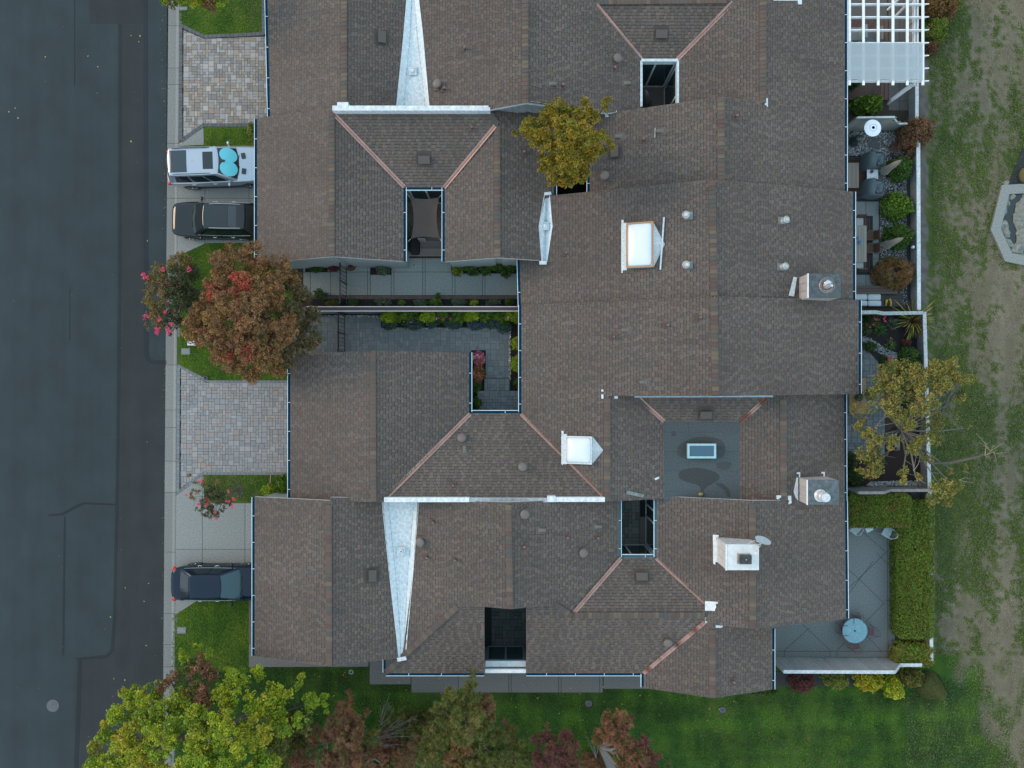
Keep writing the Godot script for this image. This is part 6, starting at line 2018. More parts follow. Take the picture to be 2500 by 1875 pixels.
func build_yards() -> void:
	var white := Color(0.66, 0.71, 0.74)
	var greyb := Color(0.26, 0.28, 0.285)
	# --- low white-capped fence along the field ---
	var fy := [[2229, -40, 2233, 212, "top"], [0]]
	fence("low grey board fence with white cap, under the white pergola", P(2219, -60), P(2219, 305), [[0, 0.72], [1, 0.72]], 0.17, white, greyb, 0.3)
	fence("low fence with white cap between the gravel yards and the field", P(2222, 307), P(2224, 760), [[0, 0.72], [1, 0.72]], 0.19, white, greyb, 0.3)
	fence("low white-capped fence under the mustard tree", P(2237, 765), P(2250, 1215), [[0, 0.72], [1, 0.72]], 0.18, white * 0.85, greyb * 0.7, 0.3)
	fence("low white-capped fence showing at the end of the long hedge", P(2252, 1217), P(2254, 1600), [[0, 0.72], [1, 0.72]], 0.17, white * 0.9, greyb, 0.3)
	# cross fences
	fence("grey privacy fence between pergola yard and patio heater", P(2050, 320), P(2190, 318), [[0, 1.9], [0.62, 1.9], [0.64, 1.7], [0.86, 0.95], [1.0, 0.95]], 0.09, Color(0.5, 0.55, 0.56), Color(0.25, 0.27, 0.265), 0.5)
	fence("pale fence stepping down behind the white cushioned daybed", P(2045, 771), P(2228, 768), [[0, 1.75], [0.28, 1.75], [0.48, 0.95], [1.0, 0.95]], 0.18, Color(0.42, 0.46, 0.47), Color(0.19, 0.21, 0.22), 0.35)
	fence("weathered fence between the pebble row and the reddish hedge block", P(2050, 1189), P(2250, 1188), [[0, 2.0], [0.3, 2.0], [0.45, 1.3], [1.0, 1.3]], 0.14, Color(0.30, 0.27, 0.26), Color(0.22, 0.215, 0.21), 0.3)
	fence("long grey fence with peeling white cap below the round table patio", P(1880, 1605), P(2138, 1606), [[0, 1.85], [1, 1.85]], 0.17, white * 0.92, Color(0.36, 0.37, 0.38), 0.26)
	fence("short lower fence that ends the grey fence beside the clipped hedge", P(2139, 1606), P(2225, 1606), [[0, 1.85], [0.4, 0.95], [1, 0.95]], 0.17, white * 0.9, Color(0.36, 0.36, 0.36), 0.26)
	# court wall with brown cap between the two walkways
	var a := P(770, 763)
	var b := P(1264, 763)
	var o := thing("fence", (a + b) / 2.0, "tall fence with a reddish brown cap between the two entry courts", "fence")
	var n := 26
	for i in n:
		var m := M.new()
		m.box(a.lerp(b, (i + 0.5) / n) + Vector3(0, 0.9, 0), Vector3((b - a).length() / n / 2 - 0.006, 0.9, 0.06), vary(Color(0.20, 0.25, 0.28), 0.07))
		part(m, "board", mt("paint"), o)
	for i in 4:
		var m := M.new()
		m.bar(a.lerp(b, i / 4.0) + Vector3(0, 1.83, 0), a.lerp(b, (i + 0.995) / 4.0) + Vector3(0, 1.83, 0), 0.17, 0.05, vary(Color(0.085, 0.05, 0.048), 0.1))
		part(m, "cap_board", mt("wood"), o)
	for s in [-1.0, 1.0]:
		var m := M.new()
		m.bar(a + Vector3(0, 1.82, s * 0.11), b + Vector3(0, 1.82, s * 0.11), 0.035, 0.09, Color(0.62, 0.6, 0.62))
		part(m, "trim_board", mt("paint"), o)
	iron_gate("black iron gate across the upper concrete court", 847, 636, 748, 1.65)
	iron_gate("black iron gate across the lower paver court", 843, 768, 860, 1.65)
	# --- upper court ---
	var uc := struct("court_paving", "concrete slabs of the upper entry court")
	var cc := Color(0.32, 0.35, 0.34)
	slabs(uc, [740, 630, 1275, 630, 1275, 721, 740, 721], [758, 807, 897, 904, 955, 962, 1032, 1038, 1104, 1111, 1178, 1184], [664], G + 0.004, cc)
	band(uc, [755, 726, 1275, 726], 0.18, G + 0.008, Color(0.16, 0.115, 0.105), "brick", 0.24)
	flat_sheet("planting_bed", uc, [760, 731, 1275, 731, 1275, 752, 760, 752], G + 0.01, Color(0.035, 0.03, 0.03), "soil")
	flat_sheet("planting_bed", uc, [904, 630, 956, 630, 956, 671, 904, 671], G + 0.012, Color(0.06, 0.035, 0.03), "soil")
	flat_sheet("planting_bed", uc, [1102, 630, 1275, 630, 1275, 668, 1102, 668], G + 0.012, Color(0.02, 0.025, 0.015), "soil")
	flat_sheet("planting_bed", uc, [745, 630, 800, 630, 800, 664, 745, 664], G + 0.012, Color(0.03, 0.03, 0.02), "soil")
	shrub("round_shrub", "round grey green shrub in a square planting bed of the upper court", 934, 656, 20, 17, 0.75, "grey", "fine", 1.0, 0.7, "", 0.12)
	shrub("clipped_shrub", "small clipped dark hedge at the garage wall left of the upper gate", 773, 652, 24, 13, 0.6, "green", "fine", 1.0, 0.8, "", 0.12)
	shrub("red_maple_shrub", "small dark red leaved shrub beside the upper gate", 815, 648, 14, 13, 0.7, "wine", "round", 0.9, 0.8, "", 0.12)
	shrub("dark_shrub", "dark sprig of leaves poking from the brown maple into the upper court", 782, 717, 16, 14, 1.3, "dark", "fine", 0.8, 0.9, "", 0.14)
	var i2 := 0
	for e in [[1117, 661, 13, 11, 0.6, "hedge"], [1146, 649, 18, 15, 0.9, "green"], [1158, 668, 12, 8, 0.5, "dark"], [1182, 658, 16, 12, 0.7, "green"], [1216, 648, 20, 15, 1.0, "green"], [1246, 652, 18, 14, 0.9, "green"], [1235, 667, 12, 8, 0.5, "dark"]]:
		i2 += 1
		shrub("leafy_shrub", "%s leafy shrub, %s from the left in the dense upper court bed" % ["small" if e[4] < 0.65 else "taller", ORD[i2 - 1]], e[0], e[1], e[2], e[3], e[4], e[5], "round", 0.9, 0.85, "leafy shrubs filling the bed of the upper court", 0.14)
	var pot := thing("flower_pot", P(860, 651), "round terracotta pot beside the upper iron gate", "pot")
	var pm := M.new()
	pm.lathe(P(860, 651), [[0.18, 0.0], [0.26, 0.28], [0.28, 0.34], [0.25, 0.35], [0.235, 0.30], [0.0, 0.29]], Color(0.17, 0.075, 0.055), 24)
	part(pm, "bowl", mt("concrete"), pot)
	pm = M.new()
	pm.lathe(P(860, 651) + Vector3(0, 0.29, 0), [[0.13, 0.0], [0.12, 0.05], [0.06, 0.07], [0.0, 0.02]], Color(0.14, 0.06, 0.05), 20)
	part(pm, "fountain_cup", mt("concrete"), pot)
	var dr := M.new()
	dr.lathe(P(1012, 648) + Vector3(0, 0.006, 0), [[0.07, 0.0], [0.06, 0.012], [0.0, 0.014]], Color(0.4, 0.45, 0.46), 18)
	one(dr, "floor_drain", "metal", "small round pale drain in the upper court concrete", "drain")
	i2 = 0
	for e in [[862, 738, 14, 9, 0.35, "green"], [935, 737, 22, 9, 0.35, "grey"], [981, 741, 9, 8, 0.35, "bright"], [1028, 739, 18, 9, 0.35, "grey"], [1064, 738, 17, 11, 0.5, "bright"], [1070, 722, 7, 7, 0.7, "green"], [1120, 738, 20, 10, 0.35, "grey"], [1158, 740, 10, 8, 0.35, "chartreuse"], [1205, 739, 22, 9, 0.35, "grey"], [1243, 737, 13, 9, 0.35, "green"], [812, 741, 20, 8, 0.4, "olive"]]:
		i2 += 1
		shrub("bed_plant", "%s low plant in the dark mulch strip, %s from the upper gate" % [{"green": "green", "grey": "grey leaved", "bright": "bright green", "chartreuse": "yellow green", "olive": "olive"}[e[5]], ORD[i2 - 1]], e[0], e[1], e[2], e[3], e[4], e[5], "fine", 0.8, 0.7, "low plants in the mulch strip of the upper court", 0.09)
	# --- lower court ---
	var lc := struct("court_paving", "grey pavers and steps of the lower entry court")
	flat_sheet("paving_bed", lc, [700, 770, 1246, 770, 1246, 1010, 1184, 1010, 1184, 880, 700, 880], G - 0.005, Color(0.17, 0.185, 0.19), "concrete")
	var gp := [Color(0.255, 0.28, 0.29), Color(0.275, 0.30, 0.31), Color(0.235, 0.26, 0.27), Color(0.255, 0.265, 0.27), Color(0.29, 0.315, 0.325)]
	pavers(lc, poly([700, 774, 1244, 774, 1244, 922, 1186, 922, 1186, 870, 700, 870]), 0.155, G + 0.01, gp, 0.4)
	for e in [[925, 954, G + 0.16], [954, 1015, G + 0.32]]:
		var m := M.new()
		m.prism(poly([1182 if e[0] < 950 else 1165, e[0], 1244 if e[0] < 950 else 1268, e[0], 1244 if e[0] < 950 else 1268, e[1], 1182 if e[0] < 950 else 1165, e[1]], e[2]), G - 0.02, e[2] - 0.012, Color(0.12, 0.135, 0.14))
		var stp := part(m, "step", mt("concrete"), lc)
		pavers(stp, poly([1183 if e[0] < 950 else 1166, e[0], 1243 if e[0] < 950 else 1267, e[0], 1243 if e[0] < 950 else 1267, e[1], 1183 if e[0] < 950 else 1166, e[1]], e[2]), 0.155, e[2], gp, 0.4)
	flat_sheet("planting_bed", lc, [1246, 795, 1272, 795, 1272, 953, 1246, 953], G + 0.012, Color(0.055, 0.03, 0.02), "soil")
	flat_sheet("planting_bed", lc, [930, 768, 1262, 768, 1262, 800, 930, 800], G + 0.014, Color(0.045, 0.028, 0.02), "soil")
	flat_sheet("planting_bed", lc, [1150, 855, 1186, 855, 1186, 955, 1150, 955], G + 0.014, Color(0.03, 0.03, 0.02), "soil")
	var stones := [Color(0.42, 0.38, 0.34), Color(0.30, 0.27, 0.25), Color(0.5, 0.48, 0.45), Color(0.22, 0.2, 0.19)]
	pebbles("pebbles", "row of pebbles edging the bed at the right of the lower court", [1243, 800, 1247, 800, 1247, 930, 1243, 930], 110, 0.025, 0.05, stones)
	pebbles("pebbles", "row of pebbles along the foot of the brown capped fence", [793, 770, 930, 770, 930, 775, 793, 775], 120, 0.02, 0.045, stones)
	pebbles("pebbles", "pebbles edging the blue flower bed", [935, 800, 1100, 800, 1100, 804, 935, 804], 70, 0.02, 0.04, stones)
	i2 = 0
	for e in [[950, 772], [985, 770], [1010, 768], [1045, 771], [1080, 769], [1115, 771], [1150, 770], [1185, 768], [1218, 771], [1250, 768]]:
		shrub("sunny_shrub", "yellow green shrub along the brown capped fence, %s from the gate" % ORD[i2], e[0], e[1] + 1, 23, 16, 1.1, "bright" if i2 % 3 else "chartreuse", "round", 1.2, 0.9, "yellow green shrubs along the brown capped fence", 0.15)
		i2 += 1
	i2 = 0
	for e in [[950, 790, 18], [1010, 790, 22], [1055, 785, 14], [1105, 788, 24], [1160, 790, 22], [1205, 788, 24], [1232, 798, 16]]:
		i2 += 1
		shrub("blue_flower_plant", "green plant with violet blue flowers, %s from the lower gate" % ORD[i2 - 1], e[0], e[1] + 1, e[2] + 3, 15, 0.6, "blue", "fine", 1.2, 0.85, "blue flowering plants edging the lower court", 0.11)
	var wf := thing("white_blossoms", P(1070, 778), "scattered white blossoms over the yellow green shrub row", "flowers")
	flowers(wf, "petals", [[980, 776], [1066, 778], [1083, 777], [1003, 786], [1242, 764], [1070, 775], [1100, 780], [1240, 775]], 0.95, 0.03, 4, "impatiens", 0.5)
	var im := shrub("impatiens_bed", "mass of pink and white flowers at the right end of the garage roof", 1168, 874, 16, 17, 0.4, "impatiens", "round", 1.1, 0.7, "", 0.1)
	shrub("impatiens_bed", "mass of coral red flowers below the pink and white ones", 1169, 912, 15, 24, 0.4, "coral", "round", 1.1, 0.7, "", 0.1)
	shrub("fern", "dark green fern in the narrow bed under the garage eave", 1163, 945, 12, 16, 0.6, "green", "needle", 1.0, 0.7, "", 0.12)
	shrub("fern", "green leafy plant in the corner by the lower court steps", 1166, 985, 13, 16, 0.7, "green", "round", 0.9, 0.8, "", 0.13)
	shrub("mound_shrub", "upper of two bright yellow green mounds at the court edge", 1262, 838, 14, 18, 0.6, "chartreuse", "needle", 1.0, 0.6, "", 0.12)
	shrub("mound_shrub", "lower of two bright yellow green mounds at the court edge", 1261, 888, 16, 21, 0.6, "chartreuse", "needle", 1.0, 0.6, "", 0.12)
	shrub("mound_shrub", "small green plant with pink buds below the yellow green mounds", 1263, 935, 8, 14, 0.5, "green", "round", 0.8, 0.7, "", 0.1)
	# --- sail court ---
	var sc := struct("deck", "boarded deck of the sail court")
	for i in 26:
		var m := M.new()
		pixel_box(m, 985, 462 + i * 6.3, 1085, 462 + i * 6.3 + 5.9, G, G + 0.05, vary(Color(0.33, 0.265, 0.24), 0.2))
		part(m, "deck_board", mt("wood"), sc)
	var sl := thing("shade_sail", P(1037, 530, 0), "brown four cornered shade sail stretched over the narrow court", "shade sail")
	var sm := M.new()
	var N := 12
	var cs := [P(1001, 481, 2.7), P(1073, 481, 2.7), P(1074, 583, 2.6), P(1003, 583, 2.6)]
	var pt := func(u: float, v: float) -> Vector3:
		var p: Vector3 = cs[0].lerp(cs[1], u).lerp(cs[3].lerp(cs[2], u), v)
		var mid: Vector3 = (cs[0] + cs[2]) / 2.0
		p.x = lerpf(p.x, mid.x, 0.22 * 4.0 * v * (1.0 - v) * pow(absf(u * 2 - 1), 1.0))
		p.z = lerpf(p.z, mid.z, 0.10 * 4.0 * u * (1.0 - u) * pow(absf(v * 2 - 1), 1.0))
		p.y -= 0.18 * 16.0 * u * (1 - u) * v * (1 - v)
		return p
	for i in N:
		for j in N:
			sm.quad(pt.call(i / float(N), j / float(N)), pt.call((i + 1) / float(N), j / float(N)), pt.call((i + 1) / float(N), (j + 1) / float(N)), pt.call(i / float(N), (j + 1) / float(N)), vary(Color(0.125, 0.095, 0.082), 0.03), Vector3.UP)
	part(sm, "cloth", mt("cloth"), sl)
	for e in [[0, 994, 474], [1, 1079, 474], [2, 1079, 590], [3, 996, 590]]:
		var m := M.new()
		m.tube([cs[e[0]], P(e[1], e[2], 2.75)], [0.012, 0.012], Color(0.5, 0.5, 0.45), 5)
		part(m, "rope", mt("plain"), sl)
	var bq := thing("covered_grill", P(1015, 602), "black covered grill at the open end of the sail court", "grill")
	var bm := M.new()
	var rings := []
	for e in [[0.0, 0.24, 0.42], [0.8, 0.24, 0.42], [1.0, 0.2, 0.38], [1.08, 0.08, 0.3]]:
		var ring := PackedVector3Array()
		for j in 24:
			var t := TAU * j / 24.0
			ring.append(P(1015, 604) + Vector3(signf(cos(t)) * pow(absf(cos(t)), 0.4) * e[1] * (1 + 0.03 * sin(t * 7)), e[0], signf(sin(t)) * pow(absf(sin(t)), 0.4) * e[2]))
		rings.append(ring)
	bm.loft(rings, Color(0.02, 0.02, 0.023))
	part(bm, "cover", mt("cloth"), bq)
	var sg := M.new()
	pixel_box(sg, 1001, 581, 1038, 584, G, 1.0, Color(0.35, 0.36, 0.35))
	one(sg, "side_shelf", "paint", "pale shelf edge showing under the shade sail", "shelf")
	# --- deep courts ---
	var dc := struct("court_floor", "dark soil floor of the tree court")
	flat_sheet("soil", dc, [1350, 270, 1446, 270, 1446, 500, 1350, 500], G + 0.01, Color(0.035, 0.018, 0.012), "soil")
	var nc := struct("court_floor", "dark stone floor of the narrow glazed court")
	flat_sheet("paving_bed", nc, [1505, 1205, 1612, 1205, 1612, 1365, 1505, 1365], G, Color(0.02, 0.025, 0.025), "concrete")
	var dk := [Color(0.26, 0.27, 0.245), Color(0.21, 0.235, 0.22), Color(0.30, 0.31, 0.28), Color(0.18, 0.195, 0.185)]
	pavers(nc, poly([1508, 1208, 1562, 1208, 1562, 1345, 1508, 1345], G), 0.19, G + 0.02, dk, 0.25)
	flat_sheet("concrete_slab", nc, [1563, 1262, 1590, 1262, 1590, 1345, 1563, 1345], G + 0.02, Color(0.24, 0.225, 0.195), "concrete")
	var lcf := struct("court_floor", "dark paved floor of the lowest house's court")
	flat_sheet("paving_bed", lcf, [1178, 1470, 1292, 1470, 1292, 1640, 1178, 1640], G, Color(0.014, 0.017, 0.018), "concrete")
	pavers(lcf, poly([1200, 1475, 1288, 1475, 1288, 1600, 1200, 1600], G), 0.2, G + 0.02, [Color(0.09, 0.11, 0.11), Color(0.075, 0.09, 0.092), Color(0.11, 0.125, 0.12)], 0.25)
	parasol("folded grey fabric parasol in the square light well of the top house", P(1581, 256), P(1577, 218, 2.4) * Vector3(1, 0, 1) + Vector3(0, 2.3, 0), 0.3, Color(0.30, 0.29, 0.28))
	# --- pergola yard ---
	var pg := thing("pergola", P(2162, 90), "white pergola with a translucent sheet over its lower half", "pergola")
	var wt := Color(0.84, 0.87, 0.9)
	for x in [2074, 2108, 2144, 2180, 2215, 2253]:
		var m := M.new()
		m.bar(P(x, -60, 2.95), P(x, 208, 2.95), 0.115, 0.055, wt)
		part(m, "rafter", mt("paint"), pg)
	for y in [-52, -21, 11.5, 43, 74.5, 106, 137, 168, 199]:
		var m := M.new()
		m.bar(P(2071, y, 2.82), P(2254, y, 2.82), 0.05, 0.17, wt)
		var e0 := P(2254, y, 2.82)
		m.quad(e0 + Vector3(0, 0.085, -0.025), e0 + Vector3(0.24, 0.085, -0.025), e0 + Vector3(0.24, 0.085, 0.025), e0 + Vector3(0, 0.085, 0.025), wt, Vector3.UP)
		for s in [-0.025, 0.025]:
			m.tri(e0 + Vector3(0, 0.085, s), e0 + Vector3(0.24, 0.085, s), e0 + Vector3(0, -0.085, s), wt, Vector3(0, 0, s))
		part(m, "cross_beam", mt("paint"), pg)
	for x in [2231, 2238]:
		var m := M.new()
		m.bar(P(x, -60, 2.62), P(x, 210, 2.62), 0.05, 0.2, wt)
		part(m, "main_beam", mt("paint"), pg)
	for e in [[2232, 205], [2232, -40]]:
		var p := P(e[0], e[1], 2.6)
		var m := M.new()
		m.box(Vector3(p.x, 1.35, p.z), Vector3(0.05, 1.25, 0.05), wt)
		part(m, "post", mt("paint"), pg)
	for e in [[2186, 40, 1.2, 2226, -2, 2.6], [2176, 243, 1.2, 2224, 206, 2.55]]:
		var m := M.new()
		m.bar(P(e[0], e[1], e[2]), P(e[3], e[4], e[5]), 0.09, 0.09, wt * 0.85)
		part(m, "brace", mt("paint"), pg)
	var cv := M.new()
	for i in 20:
		for j in 12:
			var q := func(u: float, v: float) -> Vector3:
				var p := P(lerpf(2070, 2253, u), lerpf(104.5 - 5.0 * exp(-u * 14.0), 196 - 1.5 * sin(u * PI * 5.0), v), 3.0)
				p.y = 3.0 + 0.012 * sin(u * PI * 10.0) - 0.008 * sin(v * PI * 3.0) * sin(v * PI * 3.0)
				return p
			cv.quad(q.call(i / 20.0, j / 12.0), q.call((i + 1) / 20.0, j / 12.0), q.call((i + 1) / 20.0, (j + 1) / 12.0), q.call(i / 20.0, (j + 1) / 12.0), Color(0.62, 0.72, 0.78), Vector3.UP)
	part(cv, "sheet_cover", mt("sail"), pg)
	var dk1 := struct("deck", "reddish brown deck under the white pergola")
	var deckp := poly([2060, 48, 2166, 48, 2166, 244, 2060, 244])
	for i in 44:
		var m := M.new()
		var p0 := P2(2040 + i * 6.0 - 90, 250)
		var dirv := Vector2(0.52, -0.854)
		var nn := Vector2(0.854, 0.52)
		var strip := PackedVector2Array([p0 - dirv * 4.0, p0 + dirv * 9.0, p0 + dirv * 9.0 + nn * 0.105, p0 - dirv * 4.0 + nn * 0.105])
		for piece in Geometry2D.intersect_polygons(strip, deckp):
			m.prism(piece, G, G + 0.09, vary(Color(0.125, 0.066, 0.052), 0.2))
			part(m, "deck_board", mt("wood"), dk1)
			m = M.new()
	for e in [[2150, 48, 2157, 244], [2160, 48, 2168, 244], [2060, 240, 2168, 244]]:
		var m := M.new()
		pixel_box(m, e[0], e[1], e[2], e[3], G, G + 0.102, Color(0.17, 0.085, 0.062))
		part(m, "edge_board", mt("wood"), dk1)
	var py := struct("patio", "aggregate concrete of the pergola yard")
	slabs(py, [2169, -40, 2222, -40, 2222, 270, 2169, 270], [2196], [44, 120, 246], G + 0.003, Color(0.145, 0.135, 0.13))
	slabs(py, [2050, -40, 2166, -40, 2166, 46, 2050, 46], [2110], [], G + 0.003, Color(0.14, 0.13, 0.12))
	# lounge chairs under the pergola
	for e in [[2084, 86, "grey slatted lounge chair at the house end under the pergola", Color(0.30, 0.33, 0.33)], [2122, 90, "lounge chair with a pale cushion, nearest the covered half of the pergola", Color(0.24, 0.24, 0.22)]]:
		var c := P(e[0], e[1], 0.45)
		c.y = G + 0.09
		var oo := thing("lounge_chair", c, e[2], "chair")
		var m := M.new()
		m.box(c + Vector3(0, 0.34, 0), Vector3(0.34, 0.05, 0.34), e[3])
		part(m, "seat", mt("cloth"), oo)
		m = M.new()
		m.box(c + Vector3(0.32, 0.55, 0.05), Vector3(0.06, 0.28, 0.34), e[3] * 1.2, Basis(Vector3(0, 0, 1), -0.3))
		part(m, "backrest", mt("cloth"), oo)
		for k in [[-0.3, -0.3], [0.3, -0.3], [-0.3, 0.3], [0.3, 0.3]]:
			m = M.new()
			m.box(c + Vector3(k[0], 0.16, k[1]), Vector3(0.03, 0.16, 0.03), Color(0.08, 0.06, 0.05))
			part(m, "leg", mt("wood"), oo)
	shrub("leafy_shrub", "large leaved green shrub at the deck end below the pergola", 2118, 256, 40, 20, 1.2, "bright", "round", 0.9, 1.2, "", 0.17)
	shrub("leafy_shrub", "dark leaved plant under the corner of the pergola sheet", 2082, 205, 14, 12, 1.6, "dark", "round", 0.8, 1.1, "", 0.14)
	shrub("bronze_shrub", "tall bronze shrub outside the fence at the pergola's upper corner", 2300, 12, 46, 40, 1.6, "bronze", "fine", 1.0, 1.0, "", 0.2)
	shrub("bronze_shrub", "green and brown shrub outside the fence beside the pergola sheet", 2285, 72, 32, 36, 1.3, "hedge", "fine", 1.0, 0.9, "", 0.18)
	shrub("bronze_shrub", "dark brown low shrub outside the fence below the pergola sheet", 2275, 118, 20, 20, 0.8, "bronze_dark", "fine", 0.9, 0.8, "", 0.14)
	# --- heater yard ---
	var gv := struct("gravel_bed", "grey gravel of the two middle yards")
	flat_sheet("gravel_base", gv, [2055, 322, 2224, 322, 2224, 745, 2055, 745], G + 0.004, Color(0.07, 0.075, 0.085), "soil")
	var gcol := [Color(0.22, 0.23, 0.25), Color(0.13, 0.14, 0.155), Color(0.34, 0.34, 0.35), Color(0.09, 0.095, 0.11), Color(0.26, 0.23, 0.21)]
	pebbles("gravel", "grey gravel round the patio heater", [2060, 322, 2222, 322, 2222, 380, 2060, 380], 2600, 0.02, 0.045, gcol)
	pebbles("gravel", "grey gravel in front of the low fence from the covered chairs to the daybed", [2150, 380, 2214, 380, 2214, 745, 2146, 745], 3800, 0.018, 0.042, gcol)
	var ss := struct("stepping_stone", "square concrete stepping stones in the gravel")
	slabs(ss, [2118, 334, 2149, 334, 2149, 361, 2118, 361], [], [], G + 0.03, Color(0.115, 0.125, 0.125))
	slabs(ss, [2055, 345, 2093, 345, 2093, 362, 2055, 362], [], [], G + 0.03, Color(0.125, 0.13, 0.13))
	slabs(ss, [2055, 371, 2110, 371, 2110, 377, 2055, 377], [], [], G + 0.02, Color(0.15, 0.15, 0.145))
	var ht := thing("patio_heater", P(2082, 347), "tall patio heater with a round white reflector disc", "patio heater")
	var hb := P(2082, 347)
	var hm := M.new()
	hm.lathe(hb, [[0.27, 0.0], [0.27, 0.06], [0.2, 0.12], [0.2, 0.62], [0.16, 0.72], [0.05, 0.76]], Color(0.03, 0.045, 0.05), 20)
	part(hm, "base", mt("gloss"), ht)
	hm = M.new()
	hm.tube([hb + Vector3(0, 0.7, 0), hb + Vector3(0, 1.75, 0)], [0.035, 0.035], Color(0.10, 0.09, 0.075), 8)
	part(hm, "pole", mt("gloss"), ht)
	hm = M.new()
	hm.lathe(hb + Vector3(0, 1.75, 0), [[0.08, 0.0], [0.11, 0.1], [0.11, 0.3], [0.08, 0.36]], Color(0.16, 0.15, 0.14), 16)
	part(hm, "burner", mt("metal"), ht)
	hm = M.new()
	hm.lathe(hb + Vector3(0, 2.08, 0), [[0.42, 0.0], [0.425, 0.012], [0.19, 0.075], [0.19, 0.085], [0.165, 0.088], [0.155, 0.072], [0.0, 0.09]], Color(0.72, 0.8, 0.88), 36)
	part(hm, "reflector", mt("paint"), ht)
	shrub("bronze_shrub", "spreading bronze and rust shrub over the fence right of the patio heater", 2240, 322, 46, 40, 1.7, "bronze_dark", "fine", 0.9, 1.0, "", 0.2)
	shrub("bronze_shrub", "dark purplish part-bare shrub below the bronze one", 2212, 360, 34, 28, 1.2, "bronze_dark", "fine", 0.55, 0.8, "", 0.17)
	rug("brown rug with dark striped border under the covered chairs", 2055, 376, 2150, 492)
	slat_table("coffee_table", "low pale slatted coffee table between the house and the covered chairs", 2058, 399, 2097, 457, 0.45, 8, Color(0.36, 0.29, 0.25))
	covered_chair("upper of two armchairs under grey covers beside a white side table", 2135, 392, 0.0)
	covered_chair("lower of two armchairs under grey covers beside a white side table", 2134, 459, -0.12)
	var tb := thing("side_table", P(2129, 425), "small white side table between the covered armchairs", "table")
	var tm := M.new()
	pixel_box(tm, 2117, 412, 2144, 438, 0.48, 0.52, Color(0.66, 0.72, 0.78))
	part(tm, "table_top", mt("paint"), tb)
	for e in [[2119, 414], [2142, 414], [2119, 436], [2142, 436]]:
		tm = M.new()
		var p := P(e[0], e[1], 0.48)
		tm.box(Vector3(p.x, 0.3, p.z), Vector3(0.018, 0.18, 0.018), Color(0.6, 0.65, 0.7))
		part(tm, "leg", mt("paint"), tb)
	tm = M.new()
	tm.ball(P(2129, 419, 0.57), Vector3(0.11, 0.045, 0.08), Color(0.07, 0.02, 0.025), 10, Basis(Vector3.UP, 0.7))
	tm.ball(P(2131, 417, 0.62), Vector3(0.05, 0.02, 0.035), Color(0.11, 0.04, 0.04), 8)
	one(tm, "dark_red_bowl", "gloss", "dark red bowl on the white side table", "bowl")
	parasol("folded cream parasol leaning over shrub beside the covered armchairs", P(2142, 428), P(2200, 391, 2.45), 0.28, Color(0.36, 0.335, 0.30))
	parasol("folded cream parasol on a dark round base beside the dining table", P(2142, 608), P(2205, 581, 2.5), 0.30, Color(0.36, 0.335, 0.30))
	for e in [[2198, 412, 30, 30, "upper of three round green shrubs by the fence, behind a folded parasol", "green"], [2190, 503, 38, 35, "middle of three round green shrubs by the fence, with pale shoots", "bright"], [2194, 577, 36, 31, "lowest of three round green shrubs by the fence, under a parasol", "green"]]:
		shrub("round_shrub", e[4], e[0], e[1], e[2], e[3], 1.0, "bright" if e[5] == "bright" else "green", "round", 1.0, 1.0, "round green shrubs along the low fence", 0.17)
	shrub("bronze_shrub", "large round bronze clipped shrub above the white daybed", 2186, 668, 54, 43, 1.3, "bronze", "needle", 1.6, 0.6, "", 0.17, 0.7)
	var bl := M.new()
	bl.lathe(P(2230, 603, 0.72), [[0.075, -0.1], [0.08, 0.0], [0.05, 0.05], [0.0, 0.055]], Color(0.6, 0.72, 0.78), 16)
	one(bl, "post_light", "paint", "small round pale lamp on the low fence", "lamp")
	var pt2 := struct("patio", "concrete patio slabs of the dining yard")
	slabs(pt2, [2050, 491, 2146, 491, 2146, 700, 2050, 700], [2114], [574, 632], G + 0.01, Color(0.21, 0.235, 0.235))
	rug("brown rug with dark striped border under the dining table", 2040, 527, 2131, 671)
	slat_table("dining_table", "long weathered slatted dining table half under the eave", 2048, 552, 2116, 638, 0.80, 10, Color(0.33, 0.30, 0.26))
	wicker_chair("upper of two brown chairs on the right of the dining table", 2122, 577, PI, false)
	wicker_chair("lower of two brown chairs on the right of the dining table", 2122, 608, PI, false)
	wicker_chair("white cushioned chair at the upper end of the dining table", 2094, 543, -PI / 2, true)
	wicker_chair("white cushioned chair at the lower end of the dining table", 2094, 648, PI / 2, true)
	for e in [[2093, 581, 0.13, "smaller of two blue glass jars on the dining table"], [2097, 592, 0.17, "larger of two blue glass jars on the dining table"]]:
		var m := M.new()
		var r: float = e[2] * 0.5
		m.lathe(P(e[0], e[1], 0.80), [[r * 0.8, 0.0], [r, e[2] * 0.8], [r * 0.6, e[2] * 1.3], [r * 0.5, e[2] * 1.5], [r * 0.3, e[2] * 1.5], [0.0, e[2] * 1.2]], Color(0.12, 0.3, 0.62), 16)
		one(m, "glass_jar", "gloss", e[3], "jar")
	# --- daybed corner ---
	var bd := struct("deck", "brown board deck at the daybed")
	for i in 3:
		var m := M.new()
		pixel_box(m, 2050, 698 + i * 6.6, 2168 + i * 12, 704 + i * 6.6, G, G + 0.40, vary(Color(0.105, 0.07, 0.06), 0.15))
		part(m, "bench_board", mt("wood"), bd)
	for i in 5:
		var m := M.new()
		pixel_box(m, 2162, 716 + i * 6.6, 2204, 722 + i * 6.6, G, G + 0.12, vary(Color(0.085, 0.066, 0.06), 0.15))
		part(m, "deck_board", mt("wood"), bd)
	var db := thing("daybed", P(2110, 733), "low daybed with square white cushions in the corner by the pale fence", "daybed")
	var dm := M.new()
	pixel_box(dm, 2050, 715, 2162, 749, G, 0.3, Color(0.05, 0.045, 0.06))
	part(dm, "frame", mt("wood"), db)
